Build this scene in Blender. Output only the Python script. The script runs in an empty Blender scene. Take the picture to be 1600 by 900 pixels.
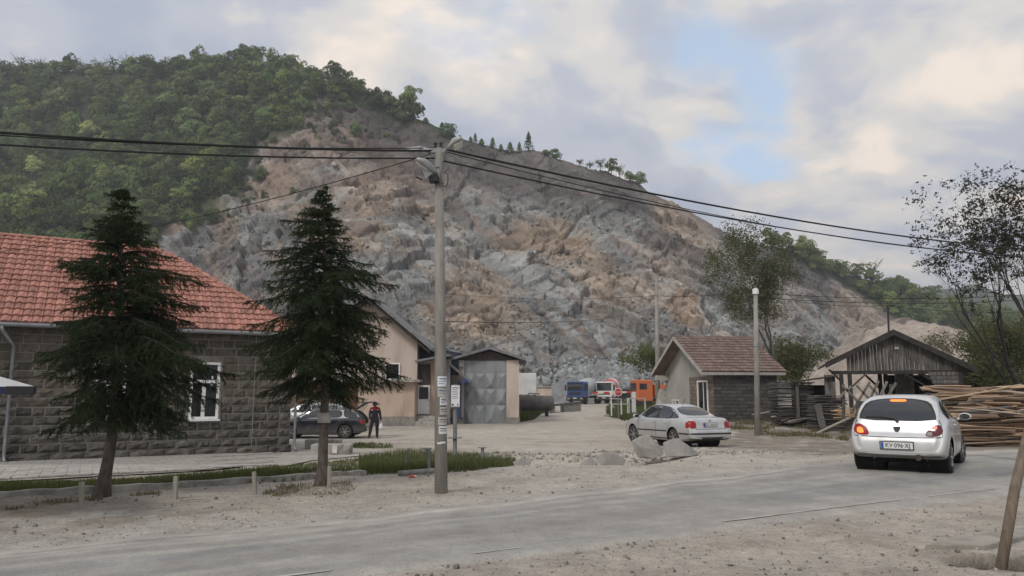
import bpy, bmesh, math, random
import numpy as np
from mathutils import Vector, Matrix, noise as mnoise
from mathutils.bvhtree import BVHTree

random.seed(11)
RNG = np.random.default_rng(11)
SC = bpy.context.scene
COL = SC.collection
rad = math.radians

# ------------------------------------------------------------------ camera
F = 1155.0            # focal length in pixels of the 1600 px wide photograph
HC = 1.5              # camera height
PITCH = math.atan(160 / F)
cam = bpy.data.cameras.new("camera")
cam.sensor_width = 36
cam.lens = F / 1600 * 36
cam.clip_start = 0.05
cam.clip_end = 6000
camo = bpy.data.objects.new("camera", cam)
COL.objects.link(camo)
camo.location = (0, 0, HC)
camo.rotation_euler = (math.pi / 2 + PITCH, 0, 0)
SC.camera = camo

# ------------------------------------------------------------------ sky, sun, exposure
SUN_EL, SUN_AZ = rad(42), rad(215)      # azimuth clockwise from +Y: behind the camera, to the left
w = bpy.data.worlds.new("World")
SC.world = w
w.use_nodes = True
nt = w.node_tree
nt.nodes.clear()
N = nt.nodes.new
L = nt.links.new
out = N("ShaderNodeOutputWorld")
bg = N("ShaderNodeBackground")
bg.inputs["Strength"].default_value = 0.1
L(bg.outputs[0], out.inputs[0])
sky = N("ShaderNodeTexSky")
sky.sky_type = 'NISHITA'
sky.sun_disc = False
sky.sun_elevation = SUN_EL
sky.sun_rotation = SUN_AZ
tc = N("ShaderNodeTexCoord")
sep = N("ShaderNodeSeparateXYZ")
L(tc.outputs["Generated"], sep.inputs[0])
zz = N("ShaderNodeMath"); zz.operation = 'MAXIMUM'; zz.inputs[1].default_value = 0.0
L(sep.outputs[2], zz.inputs[0])
za = N("ShaderNodeMath"); za.operation = 'ADD'; za.inputs[1].default_value = 0.32
L(zz.outputs[0], za.inputs[0])
dx = N("ShaderNodeMath"); dx.operation = 'DIVIDE'
dy = N("ShaderNodeMath"); dy.operation = 'DIVIDE'
L(sep.outputs[0], dx.inputs[0]); L(za.outputs[0], dx.inputs[1])
L(sep.outputs[1], dy.inputs[0]); L(za.outputs[0], dy.inputs[1])
cb = N("ShaderNodeCombineXYZ")
L(dx.outputs[0], cb.inputs[0]); L(dy.outputs[0], cb.inputs[1])
mp = N("ShaderNodeMapping")
mp.inputs["Location"].default_value = (2.2, 9.1, 0)
mp.inputs["Rotation"].default_value = (0, 0, rad(-28))
mp.inputs["Scale"].default_value = (1.0, 1.2, 1)
L(cb.outputs[0], mp.inputs[0])
def wnoise(scale, detail, rough, dist, off):
    m2 = N("ShaderNodeVectorMath"); m2.operation = 'ADD'; m2.inputs[1].default_value = (off, off * .7, off * 1.3)
    L(mp.outputs[0], m2.inputs[0])
    n = N("ShaderNodeTexNoise")
    n.inputs["Scale"].default_value = scale
    n.inputs["Detail"].default_value = detail
    n.inputs["Roughness"].default_value = rough
    n.inputs["Distortion"].default_value = dist
    L(m2.outputs[0], n.inputs["Vector"])
    return n
def wramp(src, stops):
    r = N("ShaderNodeValToRGB")
    el = r.color_ramp.elements
    el[0].position, el[0].color = stops[0]
    el[1].position, el[1].color = stops[-1]
    for p, c in stops[1:-1]:
        e = el.new(p); e.color = c
    r.color_ramp.interpolation = 'EASE'
    L(src, r.inputs[0])
    return r
n1 = wnoise(1.9, 7, .5, .2, 0.0)       # where the cloud deck is closed
n2 = wnoise(2.9, 7, .52, .25, 7.3)        # bright and grey parts of the deck
mask = wramp(n1.outputs[0], [(.31, (.0, .0, .0, 1)), (.43, (1, 1, 1, 1))])
shade = wramp(n2.outputs[0], [(.34, (3.6, 3.95, 4.8, 1)), (.46, (4.4, 4.65, 5.3, 1)), (.55, (6.0, 5.8, 5.65, 1)), (.66, (8.2, 7.2, 6.3, 1))])
skm = N("ShaderNodeVectorMath"); skm.operation = 'MULTIPLY_ADD'
skm.inputs[1].default_value = (.6, .6, .6); skm.inputs[2].default_value = (3.1, 3.7, 4.4)
L(sky.outputs[0], skm.inputs[0])
mix = N("ShaderNodeMix"); mix.data_type = 'RGBA'
L(mask.outputs[0], mix.inputs[0]); L(skm.outputs[0], mix.inputs[6]); L(shade.outputs[0], mix.inputs[7])
L(mix.outputs[2], bg.inputs["Color"])

sun = bpy.data.lights.new("sun", 'SUN')
sun.energy = 1.4
sun.angle = rad(14)
sun.color = (1, .95, .88)
suno = bpy.data.objects.new("sun", sun)
COL.objects.link(suno)
sd = Vector((math.sin(SUN_AZ) * math.cos(SUN_EL), math.cos(SUN_AZ) * math.cos(SUN_EL), math.sin(SUN_EL)))
suno.rotation_euler = sd.to_track_quat('Z', 'Y').to_euler()
suno.location = sd * 50

SC.view_settings.view_transform = 'Standard'
SC.view_settings.look = 'None'
SC.view_settings.exposure = 0.38
SC.view_settings.gamma = 1.0
SC.view_settings.use_curve_mapping = False
try:
    SC.cycles.use_denoising = True
    SC.cycles.max_bounces = 6
    SC.cycles.transparent_max_bounces = 6
    SC.cycles.volume_bounces = 0
    SC.cycles.caustics_reflective = False
    SC.cycles.caustics_refractive = False
except Exception:
    pass

# ------------------------------------------------------------------ placing
CP, SP = math.cos(PITCH), math.sin(PITCH)
def ray(px, py):
    x = (px - 800) / F; y = (450 - py) / F
    return Vector((x, CP - y * SP, SP + y * CP))
def at(px, py, Y):
    d = ray(px, py)
    return Vector((0, 0, HC)) + d * (Y / d.y)
_LY = [-100, 14, 19.5, 23.3, 27, 31, 37, 50, 70, 112, 3000]
_LZ = [0, 0, -.38, -.40, -.45, -.62, -.8, -.7, -.55, -.34, -.3]
_RZ = [0, 0, -.10, -.28, -.42, -.30, -.06, 0, 0, 0, 0]
def _pch(xs, ys, x):
    """monotone cubic through xs, ys"""
    xs = np.asarray(xs, float); ys = np.asarray(ys, float); x = np.asarray(x, float)
    h = np.diff(xs); d = np.diff(ys) / h
    m = np.zeros(len(xs)); m[0], m[-1] = d[0], d[-1]
    for i in range(1, len(xs) - 1):
        if d[i-1] * d[i] > 0:
            w1, w2 = 2*h[i]+h[i-1], h[i]+2*h[i-1]
            m[i] = (w1+w2) / (w1/d[i-1] + w2/d[i])
    k = np.clip(np.searchsorted(xs, x, side='right') - 1, 0, len(xs) - 2)
    t = np.clip((x - xs[k]) / h[k], 0, 1)
    return ((2*t**3-3*t**2+1)*ys[k] + (t**3-2*t**2+t)*h[k]*m[k] + (-2*t**3+3*t**2)*ys[k+1] + (t**3-t**2)*h[k]*m[k+1])
def sstep(a, b, x):
    t = np.clip((np.asarray(x, float) - a) / (b - a), 0, 1)
    return t * t * (3 - 2 * t)
def gz(x, y):
    x = np.asarray(x, float); y = np.asarray(y, float)
    b = sstep(.15, .27, x / np.maximum(y, 1.0))
    return _pch(_LY, _LZ, y) * (1 - b) + _pch(_LY, _RZ, y) * b
def G(x, y):
    return Vector((x, y, float(gz(x, y))))
def gnd(px, py):
    d = ray(px, py); lo, hi = 2.0, 400.0
    f = lambda Y: (HC + d.z / d.y * Y) - float(gz(d.x / d.y * Y, Y))
    Y = 2.0
    while Y < 400 and f(Y) > 0: Y += .25
    return G(d.x / d.y * Y, Y)

# road edges as functions of x
_NX = [-60, -12, -.24, 7.74, 16, 40, 90]; _NY = [-26, .3, 6.8, 11.2, 15.0, 23, 38]
_FX = [-60, -12, -5, -.86, 2.6, 7.8, 14, 40, 90]; _FY = [-22.5, 3.2, 7.25, 9.9, 12.7, 16.8, 20.6, 31, 48]
def road_near(x): return _pch(_NX, _NY, x)
def road_far(x): return _pch(_FX, _FY, x)

# ------------------------------------------------------------------ noise in numpy
def _hash(ix, iy, iz, s):
    h = (ix.astype(np.int64) * 374761393 + iy.astype(np.int64) * 668265263 + iz.astype(np.int64) * 2147483647 + s * 974634777) & 0xffffffff
    h = ((h ^ (h >> 13)) * 1274126177) & 0xffffffff
    h = ((h ^ (h >> 16)) * 2246822519) & 0xffffffff
    return ((h ^ (h >> 15)) & 0xffffff) / float(0x1000000)
def vnoise(P, s=0):
    i = np.floor(P); f = P - i; u = f * f * (3 - 2 * f); i = i.astype(np.int64)
    r = 0
    for a in (0, 1):
        for b in (0, 1):
            for c in (0, 1):
                wgt = (u[..., 0] if a else 1-u[..., 0]) * (u[..., 1] if b else 1-u[..., 1]) * (u[..., 2] if c else 1-u[..., 2])
                r = r + wgt * _hash(i[..., 0]+a, i[..., 1]+b, i[..., 2]+c, s)
    return r
def fbm(P, o=4, s=0):
    r, a, t = 0, 1, 0
    for k in range(o):
        r = r + a * vnoise(P * 2.03 ** k + k * 17.3, s + k); t += a; a *= .5
    return r / t
def facets(P, s=0, gap=False):
    """fractured rock: every Voronoi cell is a tilted, offset plane; returns height and a random number per cell"""
    i = np.floor(P).astype(np.int64)
    best = np.full(P.shape[:-1], 1e9); sec = best.copy(); hgt = np.zeros(P.shape[:-1]); rid = np.zeros(P.shape[:-1])
    for a in (-1, 0, 1):
        for b in (-1, 0, 1):
            for c in (-1, 0, 1):
                cx, cy, cz = i[..., 0]+a, i[..., 1]+b, i[..., 2]+c
                q = np.stack([cx + _hash(cx, cy, cz, s), cy + _hash(cx, cy, cz, s+1), cz + _hash(cx, cy, cz, s+2)], -1)
                d = P - q; dd = (d * d).sum(-1); m = dd < best
                g = np.stack([_hash(cx, cy, cz, s+3), _hash(cx, cy, cz, s+4), _hash(cx, cy, cz, s+5)], -1) - .5
                hh = (d * g).sum(-1) * 1.7 + (_hash(cx, cy, cz, s+6) - .5)
                sec = np.where(m, best, np.minimum(sec, dd)); best = np.where(m, dd, best); hgt = np.where(m, hh, hgt); rid = np.where(m, _hash(cx, cy, cz, s+7), rid)
    return (hgt, rid, np.sqrt(sec) - np.sqrt(best)) if gap else (hgt, rid)

# ------------------------------------------------------------------ materials
def _lin(c): return (c[0], c[1], c[2], 1)
def mat(name, c1, c2=None, scale=6, rough=.8, metal=0, bump=0, bscale=None, rand=0, spec=.4, lo=.38, hi=.62, detail=7,
        c3=None, s3=1.2, lo3=.5, hi3=.68, stretch=None, coat=0, emit=0, world=False, bdist=.02):
    m = bpy.data.materials.new(name); m.use_nodes = True
    t = m.node_tree; n = t.nodes; b = n["Principled BSDF"]; l = t.links.new
    b.inputs["Roughness"].default_value = rough; b.inputs["Metallic"].default_value = metal
    b.inputs["Specular IOR Level"].default_value = spec
    if coat: b.inputs["Coat Weight"].default_value = coat; b.inputs["Coat Roughness"].default_value = .06
    b.inputs["Base Color"].default_value = _lin(c1)
    if world:
        vec = n.new("ShaderNodeNewGeometry").outputs["Position"]
    else:
        vec = n.new("ShaderNodeTexCoord").outputs["Object"]
        if rand:
            oi = n.new("ShaderNodeObjectInfo")
            sc_ = n.new("ShaderNodeVectorMath"); sc_.operation = 'SCALE'; sc_.inputs[0].default_value = (37, 53, 71)
            l(oi.outputs["Random"], sc_.inputs["Scale"])
            ad = n.new("ShaderNodeVectorMath"); ad.operation = 'ADD'
            l(vec, ad.inputs[0]); l(sc_.outputs[0], ad.inputs[1]); vec = ad.outputs[0]
    if stretch:
        mp_ = n.new("ShaderNodeMapping"); mp_.inputs["Scale"].default_value = stretch; l(vec, mp_.inputs[0]); vec = mp_.outputs[0]
    def nz(s, d=detail):
        q = n.new("ShaderNodeTexNoise"); q.inputs["Scale"].default_value = s; q.inputs["Detail"].default_value = d
        q.inputs["Roughness"].default_value = .6; l(vec, q.inputs["Vector"]); return q.outputs[0]
    def rng(src, a, c):
        q = n.new("ShaderNodeMapRange"); q.inputs[1].default_value = a; q.inputs[2].default_value = c; l(src, q.inputs[0]); return q.outputs[0]
    col = None
    if c2 is not None:
        mx = n.new("ShaderNodeMix"); mx.data_type = 'RGBA'
        mx.inputs[6].default_value = _lin(c1); mx.inputs[7].default_value = _lin(c2)
        l(rng(nz(scale), lo, hi), mx.inputs[0]); col = mx.outputs[2]
    if c3 is not None:
        mx = n.new("ShaderNodeMix"); mx.data_type = 'RGBA'; mx.inputs[7].default_value = _lin(c3)
        if col is not None: l(col, mx.inputs[6])
        else: mx.inputs[6].default_value = _lin(c1)
        l(rng(nz(s3), lo3, hi3), mx.inputs[0]); col = mx.outputs[2]
    if rand:
        oi = n.new("ShaderNodeObjectInfo")
        hs = n.new("ShaderNodeHueSaturation")
        q = n.new("ShaderNodeMapRange"); q.inputs[3].default_value = 1 - rand; q.inputs[4].default_value = 1 + rand
        l(oi.outputs["Random"], q.inputs[0]); l(q.outputs[0], hs.inputs["Value"])
        if col is not None: l(col, hs.inputs["Color"])
        else: hs.inputs["Color"].default_value = _lin(c1)
        col = hs.outputs[0]
    if col is not None: l(col, b.inputs["Base Color"])
    if bump:
        bp = n.new("ShaderNodeBump"); bp.inputs["Strength"].default_value = bump; bp.inputs["Distance"].default_value = bdist
        l(nz(bscale or scale * 2), bp.inputs["Height"]); l(bp.outputs[0], b.inputs["Normal"])
    if emit:
        b.inputs["Emission Color"].default_value = _lin(c1); b.inputs["Emission Strength"].default_value = emit
    return m
def leafmat(name, c1, c2, attr=None, trans=.35, rand=.25):
    m = bpy.data.materials.new(name); m.use_nodes = True
    t = m.node_tree; n = t.nodes; l = t.links.new; n.clear()
    o = n.new("ShaderNodeOutputMaterial"); d = n.new("ShaderNodeBsdfDiffuse"); tr = n.new("ShaderNodeBsdfTranslucent"); ms = n.new("ShaderNodeMixShader")
    ms.inputs[0].default_value = trans
    l(d.outputs[0], ms.inputs[1]); l(tr.outputs[0], ms.inputs[2]); l(ms.outputs[0], o.inputs[0])
    ge = n.new("ShaderNodeNewGeometry"); mx = n.new("ShaderNodeMix"); mx.data_type = 'RGBA'
    mx.inputs[6].default_value = _lin(c1); mx.inputs[7].default_value = _lin(c2)
    l(ge.outputs["Random Per Island"], mx.inputs[0]); col = mx.outputs[2]
    if attr:
        a = n.new("ShaderNodeAttribute"); a.attribute_name = attr
        mu = n.new("ShaderNodeMix"); mu.data_type = 'RGBA'; mu.blend_type = 'MULTIPLY'; mu.inputs[0].default_value = 1
        l(col, mu.inputs[6]); l(a.outputs["Color"], mu.inputs[7]); col = mu.outputs[2]
    elif rand:
        oi = n.new("ShaderNodeObjectInfo"); hs = n.new("ShaderNodeHueSaturation")
        q = n.new("ShaderNodeMapRange"); q.inputs[3].default_value = 1 - rand; q.inputs[4].default_value = 1 + rand
        l(oi.outputs["Random"], q.inputs[0]); l(q.outputs[0], hs.inputs["Value"]); l(col, hs.inputs["Color"]); col = hs.outputs[0]
    l(col, d.inputs[0]); l(col, tr.inputs[0])
    return m

# ------------------------------------------------------------------ objects
def tag(o, label=None, cat=None, group=None, kind=None):
    if label: o["label"] = label
    if cat: o["category"] = cat
    if group: o["group"] = group
    if kind: o["kind"] = kind
    return o
def link(name, me, parent=None, loc=None):
    o = bpy.data.objects.new(name, me); COL.objects.link(o)
    if parent is not None: o.parent = parent
    if loc is not None: o.location = loc
    return o
def empty(name, loc, label, cat, group=None, rz=0):
    o = bpy.data.objects.new(name, None); COL.objects.link(o)
    o.location = loc; o.rotation_euler = (0, 0, rz); o.empty_display_size = .2
    return tag(o, label, cat, group)
def base_of(o):
    v = Vector((0, 0, 0))
    while o is not None:
        v += o.location; o = o.parent
    return v
class MB:
    """collects shapes; build() links them as one mesh object"""
    def __init__(s): s.v = []; s.f = []
    def add(s, vs, fs):
        k = len(s.v); s.v += [Vector(p) for p in vs]; s.f += [tuple(i + k for i in f) for f in fs]; return s
    def box(s, c, d, m=None):
        a, b, e = d[0]/2, d[1]/2, d[2]/2
        vs = [Vector((x, y, z)) for x in (-a, a) for y in (-b, b) for z in (-e, e)]
        if m is not None: vs = [m @ p for p in vs]
        c = Vector(c)
        return s.add([p + c for p in vs], [(0,1,3,2), (4,6,7,5), (0,4,5,1), (2,3,7,6), (0,2,6,4), (1,5,7,3)])
    def beam(s, p0, p1, wd, th, up=(0, 0, 1)):
        p0, p1 = Vector(p0), Vector(p1); d = (p1 - p0).normalized(); sd_ = d.cross(Vector(up))
        if sd_.length < 1e-4: sd_ = d.cross(Vector((0, 1, 0)))
        sd_.normalize(); u = sd_.cross(d)
        vs = []
        for p in (p0, p1):
            for a, b in ((-1, -1), (1, -1), (1, 1), (-1, 1)): vs.append(p + sd_ * a * wd / 2 + u * b * th / 2)
        return s.add(vs, [(3,2,1,0), (4,5,6,7), (0,1,5,4), (1,2,6,5), (2,3,7,6), (3,0,4,7)])
    def cyl(s, p0, p1, r0, r1=None, n=12, cap=True):
        return s.tube([p0, p1], [r0, r0 if r1 is None else r1], n, cap)
    def tube(s, pts, r, n=8, cap=True):
        pts = [Vector(p) for p in pts]
        if not hasattr(r, '__len__'): r = [r] * len(pts)
        rings = []; prev = None
        for i, p in enumerate(pts):
            d = (pts[min(i+1, len(pts)-1)] - pts[max(i-1, 0)]).normalized()
            if prev is None:
                a = d.cross(Vector((0, 0, 1)))
                if a.length < 1e-3: a = d.cross(Vector((1, 0, 0)))
            else:
                a = prev - d * prev.dot(d)
            a.normalize(); prev = a; b = d.cross(a)
            rings.append([p + (a * math.cos(2*math.pi*k/n) + b * math.sin(2*math.pi*k/n)) * r[i] for k in range(n)])
        vs = [q for R_ in rings for q in R_]; fs = []
        for i in range(len(pts) - 1):
            for k in range(n): fs.append((i*n+k, i*n+(k+1) % n, (i+1)*n+(k+1) % n, (i+1)*n+k))
        if cap: fs += [tuple(range(n-1, -1, -1)), tuple((len(pts)-1)*n + k for k in range(n))]
        return s.add(vs, fs)
    def lathe(s, prof, c=(0, 0, 0), n=16, ax='z'):
        c = Vector(c); vs = []; fs = []
        for r, z in prof:
            for k in range(n):
                a = 2*math.pi*k/n
                p = (r*math.cos(a), r*math.sin(a), z)
                if ax == 'y': p = (p[0], p[2], p[1])
                if ax == 'x': p = (p[2], p[0], p[1])
                vs.append(c + Vector(p))
        for i in range(len(prof)-1):
            for k in range(n): fs.append((i*n+k, i*n+(k+1) % n, (i+1)*n+(k+1) % n, (i+1)*n+k))
        fs += [tuple(range(n-1, -1, -1)), tuple((len(prof)-1)*n + k for k in range(n))]
        return s.add(vs, fs)
    def prism(s, poly, off):
        """polygon (list of 3-D points) pushed along off"""
        n = len(poly); off = Vector(off); vs = [Vector(p) for p in poly]; vs += [p + off for p in vs]
        fs = [tuple(range(n-1, -1, -1)), tuple(range(n, 2*n))] + [(i, (i+1) % n, n+(i+1) % n, n+i) for i in range(n)]
        return s.add(vs, fs)
    def mesh(s, name, m, off=None, smooth=False, fix=True, bevel=0):
        me = bpy.data.meshes.new(name)
        vs = s.v if off is None else [p - off for p in s.v]
        me.from_pydata([tuple(p) for p in vs], [], s.f)
        if fix or bevel:
            bm = bmesh.new(); bm.from_mesh(me)
            if fix: bmesh.ops.recalc_face_normals(bm, faces=bm.faces)
            if bevel: bmesh.ops.bevel(bm, geom=[e for e in bm.edges], offset=bevel, segments=1, affect='EDGES', clamp_overlap=True)
            bm.to_mesh(me); bm.free()
        if m: me.materials.append(m)
        if smooth: me.polygons.foreach_set("use_smooth", [True] * len(me.polygons))
        me.update(); return me
    def build(s, name, m, parent=None, smooth=False, world=True, bevel=0, **tags):
        off = base_of(parent) if (parent is not None and world) else None
        return tag(link(name, s.mesh(name, m, off, smooth, True, bevel), parent), **tags)
def autosmooth(me, ang=40):
    bm = bmesh.new(); bm.from_mesh(me)
    for f in bm.faces: f.smooth = True
    for e in bm.edges:
        if len(e.link_faces) == 2 and e.calc_face_angle(0) > rad(ang): e.smooth = False
    bm.to_mesh(me); bm.free()
def npmesh(name, V, Fq, m, attr=None, attrname="col", smooth=False):
    """big mesh from arrays: V (n,3), Fq (m,3) or (m,4)"""
    me = bpy.data.meshes.new(name); V = np.ascontiguousarray(V, np.float32); Fq = np.ascontiguousarray(Fq, np.int32)
    k = Fq.shape[1]
    me.vertices.add(len(V)); me.vertices.foreach_set("co", V.ravel())
    me.loops.add(Fq.size); me.loops.foreach_set("vertex_index", Fq.ravel())
    me.polygons.add(len(Fq)); me.polygons.foreach_set("loop_start", np.arange(0, Fq.size, k, dtype=np.int32))
    if smooth: me.polygons.foreach_set("use_smooth", np.ones(len(Fq), bool))
    if attr is not None:
        a = me.attributes.new(attrname, 'FLOAT_COLOR', 'POINT')
        A = np.ones((len(V), 4), np.float32); A[:, :attr.shape[1]] = attr
        a.data.foreach_set("color", A.ravel())
    if m: me.materials.append(m)
    me.update(calc_edges=True); me.validate(); return me
def text_mesh(txt, size, m, depth=.002, align='CENTER'):
    cu = bpy.data.curves.new("lettering", 'FONT'); cu.body = txt; cu.size = size; cu.extrude = depth
    cu.align_x = align; cu.align_y = 'CENTER'; cu.resolution_u = 2
    o = bpy.data.objects.new("lettering_source", cu); COL.objects.link(o)
    bpy.context.view_layer.update()
    me = bpy.data.meshes.new_from_object(o.evaluated_get(bpy.context.evaluated_depsgraph_get()))
    bpy.data.objects.remove(o); bpy.data.curves.remove(cu)
    me.name = "lettering"; me.materials.clear(); me.materials.append(m)
    return me
class Plane:
    """upright wall plane: origin (x, y), direction along the wall; hit() turns a pixel into (u, z)"""
    def __init__(s, o, d):
        s.o = Vector((o[0], o[1], 0)); s.d = Vector((d[0], d[1], 0)).normalized(); s.n = Vector((-s.d.y, s.d.x, 0))   # n points away from the camera
    def hit(s, px, py):
        r = ray(px, py); c = Vector((0, 0, HC)); k = (s.o - c).dot(s.n) / r.dot(s.n); p = c + r * k
        return (p - s.o).dot(s.d), p.z
    def p(s, u, z, v=0):
        q = s.o + s.d * u + s.n * v; return Vector((q.x, q.y, z))
    def M(s): return Matrix((s.d, s.n, (0, 0, 1))).transposed()
    def box(s, mb, u0, u1, v0, v1, z0, z1):
        return mb.box(s.p((u0+u1)/2, (z0+z1)/2, (v0+v1)/2), (abs(u1-u0), abs(v1-v0), abs(z1-z0)), s.M())

# ================================================================== GROUND
DUST = np.array([.395, .37, .33]); YARD = np.array([.45, .41, .35]); DIRT = np.array([.26, .228, .188]); ASPH = np.array([.305, .298, .283]); WEED = np.array([.10, .115, .05])
def dustmat(name, bump=.6, fine=70, mid=(.84, 1.14)):
    m = bpy.data.materials.new(name); m.use_nodes = True; t = m.node_tree; n = t.nodes; l = t.links.new; b = n["Principled BSDF"]
    b.inputs["Roughness"].default_value = .95; b.inputs["Specular IOR Level"].default_value = .15
    pos = n.new("ShaderNodeNewGeometry").outputs["Position"]
    a = n.new("ShaderNodeAttribute"); a.attribute_name = "col"
    def nz(s, d=5, r=.65):
        q = n.new("ShaderNodeTexNoise"); q.inputs["Scale"].default_value = s; q.inputs["Detail"].default_value = d; q.inputs["Roughness"].default_value = r
        l(pos, q.inputs["Vector"]); return q.outputs[0]
    def rg(src, a0, a1, b0, b1):
        q = n.new("ShaderNodeMapRange"); q.inputs[1].default_value = a0; q.inputs[2].default_value = a1; q.inputs[3].default_value = b0; q.inputs[4].default_value = b1; l(src, q.inputs[0]); return q.outputs[0]
    def mul(x, y):
        q = n.new("ShaderNodeMath"); q.operation = 'MULTIPLY'; l(x, q.inputs[0]); l(y, q.inputs[1]); return q.outputs[0]
    f = mul(mul(rg(nz(1.3, 8), .3, .7, .8, 1.2), rg(nz(7, 6, .7), .34, .66, mid[0], mid[1])), rg(nz(fine, 3), .3, .7, .72, 1.24))
    vo = n.new("ShaderNodeTexVoronoi"); vo.inputs["Scale"].default_value = 22; l(pos, vo.inputs["Vector"])
    peb = rg(vo.outputs["Distance"], .08, .3, .72, 1.0)
    f = mul(f, peb)
    hs = n.new("ShaderNodeMix"); hs.data_type = 'RGBA'; hs.blend_type = 'MULTIPLY'; hs.inputs[0].default_value = 1
    l(a.outputs["Color"], hs.inputs[6]); l(f, hs.inputs[7]); l(hs.outputs[2], b.inputs["Base Color"])
    bp = n.new("ShaderNodeBump"); bp.inputs["Strength"].default_value = bump; bp.inputs["Distance"].default_value = .03
    ad = n.new("ShaderNodeMath"); ad.operation = 'ADD'; l(nz(9, 8, .7), ad.inputs[0]); l(mul(vo.outputs["Distance"], nz(3, 2)), ad.inputs[1])
    l(ad.outputs[0], bp.inputs["Height"]); l(bp.outputs[0], b.inputs["Normal"])
    return m
M_DUST = dustmat("dusty_gravel", .9)
M_ASPH = dustmat("dusty_asphalt", .22, 120, (.93, 1.06))

def cat(*a): return np.concatenate(a)
gxs = cat([-2500, -1200, -600, -300], np.arange(-160, -60, 8), np.arange(-60, -16, 1.0), np.arange(-16, 16, .115), np.arange(16, 60, .8), np.arange(60, 200, 8), [300, 600, 1200, 2500])
gys = cat([-600, -200, -60, -20], np.arange(-6, 4, .8), np.arange(4, 20, .085), np.arange(20, 44, .22), np.arange(44, 140, 1.4), np.arange(140, 300, 12), [400, 700, 1200, 2500])
GX, GY = np.meshgrid(gxs, gys, indexing='ij')
base = gz(GX, GY)
P3 = np.stack([GX, GY, np.zeros_like(GX)], -1)
n_a, n_b, n_c, n_d = fbm(P3 * .45, 3, 3), fbm(P3 * 1.7, 4, 9), fbm(P3 * 6, 3, 15), fbm(P3 * .12, 3, 21)
rn, rf = road_near(GX), road_far(GX)
edge = np.maximum(rn - GY, GY - rf)              # >0 off the road
off = sstep(-.1, .7, edge)
# pavement polygon
HC0 = Vector((-6.86, 23.3, 0)); HD = Vector((.868, .497, 0)).normalized(); HN = Vector((-HD.y, HD.x, 0))
pv_near = [gnd(-260, 768), gnd(0, 754), gnd(330, 738), gnd(480, 722), gnd(590, 711)]
_px = np.array([p.x for p in pv_near]); _py = np.array([p.y for p in pv_near])
def pave_in(x, y):
    vv = (x - HC0.x) * HN.x + (y - HC0.y) * HN.y
    return np.minimum(np.minimum(y - np.interp(x, _px, _py), -vv), -(x - (-4.1)))
pin = pave_in(GX, GY)
far_fade = 1 - sstep(60, 140, GY)
bump = (.07 * (n_a - .5) + .06 * (n_b - .5) * off + .022 * (n_c - .5)) * off * far_fade
bump *= 1 - sstep(-.3, .0, pin)
gzv = base + bump - .012 * (1 - sstep(0, .25, edge)) - .03 * sstep(-.1, .05, pin)
bumps = [(gnd(868, 722), .9, .16), (gnd(950, 716), .7, .14), (gnd(1035, 706), 1.0, .10), (gnd(800, 716), .8, .1), (gnd(905, 735), 1.2, .05)]
for c, r_, h_ in bumps:
    gzv += h_ * np.exp(-((GX - c.x)**2 / (r_*1.6)**2 + (GY - c.y)**2 / r_**2)) * (.6 + .8 * n_b)
pit = gnd(1590, 886)
pd = np.sqrt(((GX - pit.x) / .62)**2 + ((GY - pit.y) / .30)**2) + (n_b - .5) * .5
gzv -= .28 * (1 - sstep(.55, 1.1, pd))
# colours
col = np.empty(GX.shape + (3,)); col[:] = DUST
def blend(c, k): 
    global col
    col = col * (1 - k[..., None]) + np.asarray(c) * k[..., None]
yard = sstep(13.5, 18, GY - .25 * np.abs(GX)) * (1 - sstep(16, 30, np.abs(GX)))
blend(YARD, yard * .9)
left_verge = (1 - sstep(-.5, 1.2, GX)) * sstep(.3, 1.2, GY - rf) * (1 - sstep(12, 15, GY))
blend(DIRT, left_verge * sstep(.30, .52, n_b) * sstep(.2, 1.5, GY - rf + (n_a - .5) * 2) * .9)
blend(DIRT * 1.25, sstep(.5, .68, n_a) * .55 * off)
blend(np.array([.50, .46, .40]), sstep(.52, .7, n_d + (n_b - .5) * .3) * .5 * off)
right_scrub = sstep(6.3, 8, GX) * sstep(.8, 2.2, GY - rf) * (1 - sstep(36, 60, GY))
blend(DIRT * .95, right_scrub * sstep(.36, .55, n_b + .1))
trk = np.abs(GX - (8.2 + (GY - 40) * .1 - 0.0022 * (GY - 60)**2))
blend(np.array([.42, .375, .31]), (np.exp(-((trk - .9) / .35)**2)) * sstep(24, 30, GY) * .5)
track_c = np.interp(GY, [15, 25, 37, 50, 70, 112], [2.5, 2.8, 3.2, 4.5, 7.5, 15.5])
for o_ in (-1.0, 1.0):
    blend(np.array([.44, .39, .32]), np.exp(-((GX - track_c - o_) / .3)**2) * sstep(.35, .6, n_b) * .6 * sstep(17, 24, GY))
near_side = (rn - GY > 0)
blend(np.array([.40, .355, .30]), near_side * .7)
blend(np.array([.30, .265, .22]), near_side * sstep(.5, .66, n_b) * .5)
blend(np.array([.08, .068, .052]), 1 - sstep(.7, 1.25, pd))
blend(np.array([.16, .16, .12]), sstep(140, 220, GY))
ny = len(gys)
idx = np.arange(GX.size).reshape(GX.shape)
Fq = np.stack([idx[:-1, :-1], idx[1:, :-1], idx[1:, 1:], idx[:-1, 1:]], -1).reshape(-1, 4)
V = np.stack([GX, GY, gzv], -1).reshape(-1, 3)
tag(link("ground", npmesh("ground", V, Fq, M_DUST, col.reshape(-1, 3), smooth=True)), kind="structure")
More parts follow.
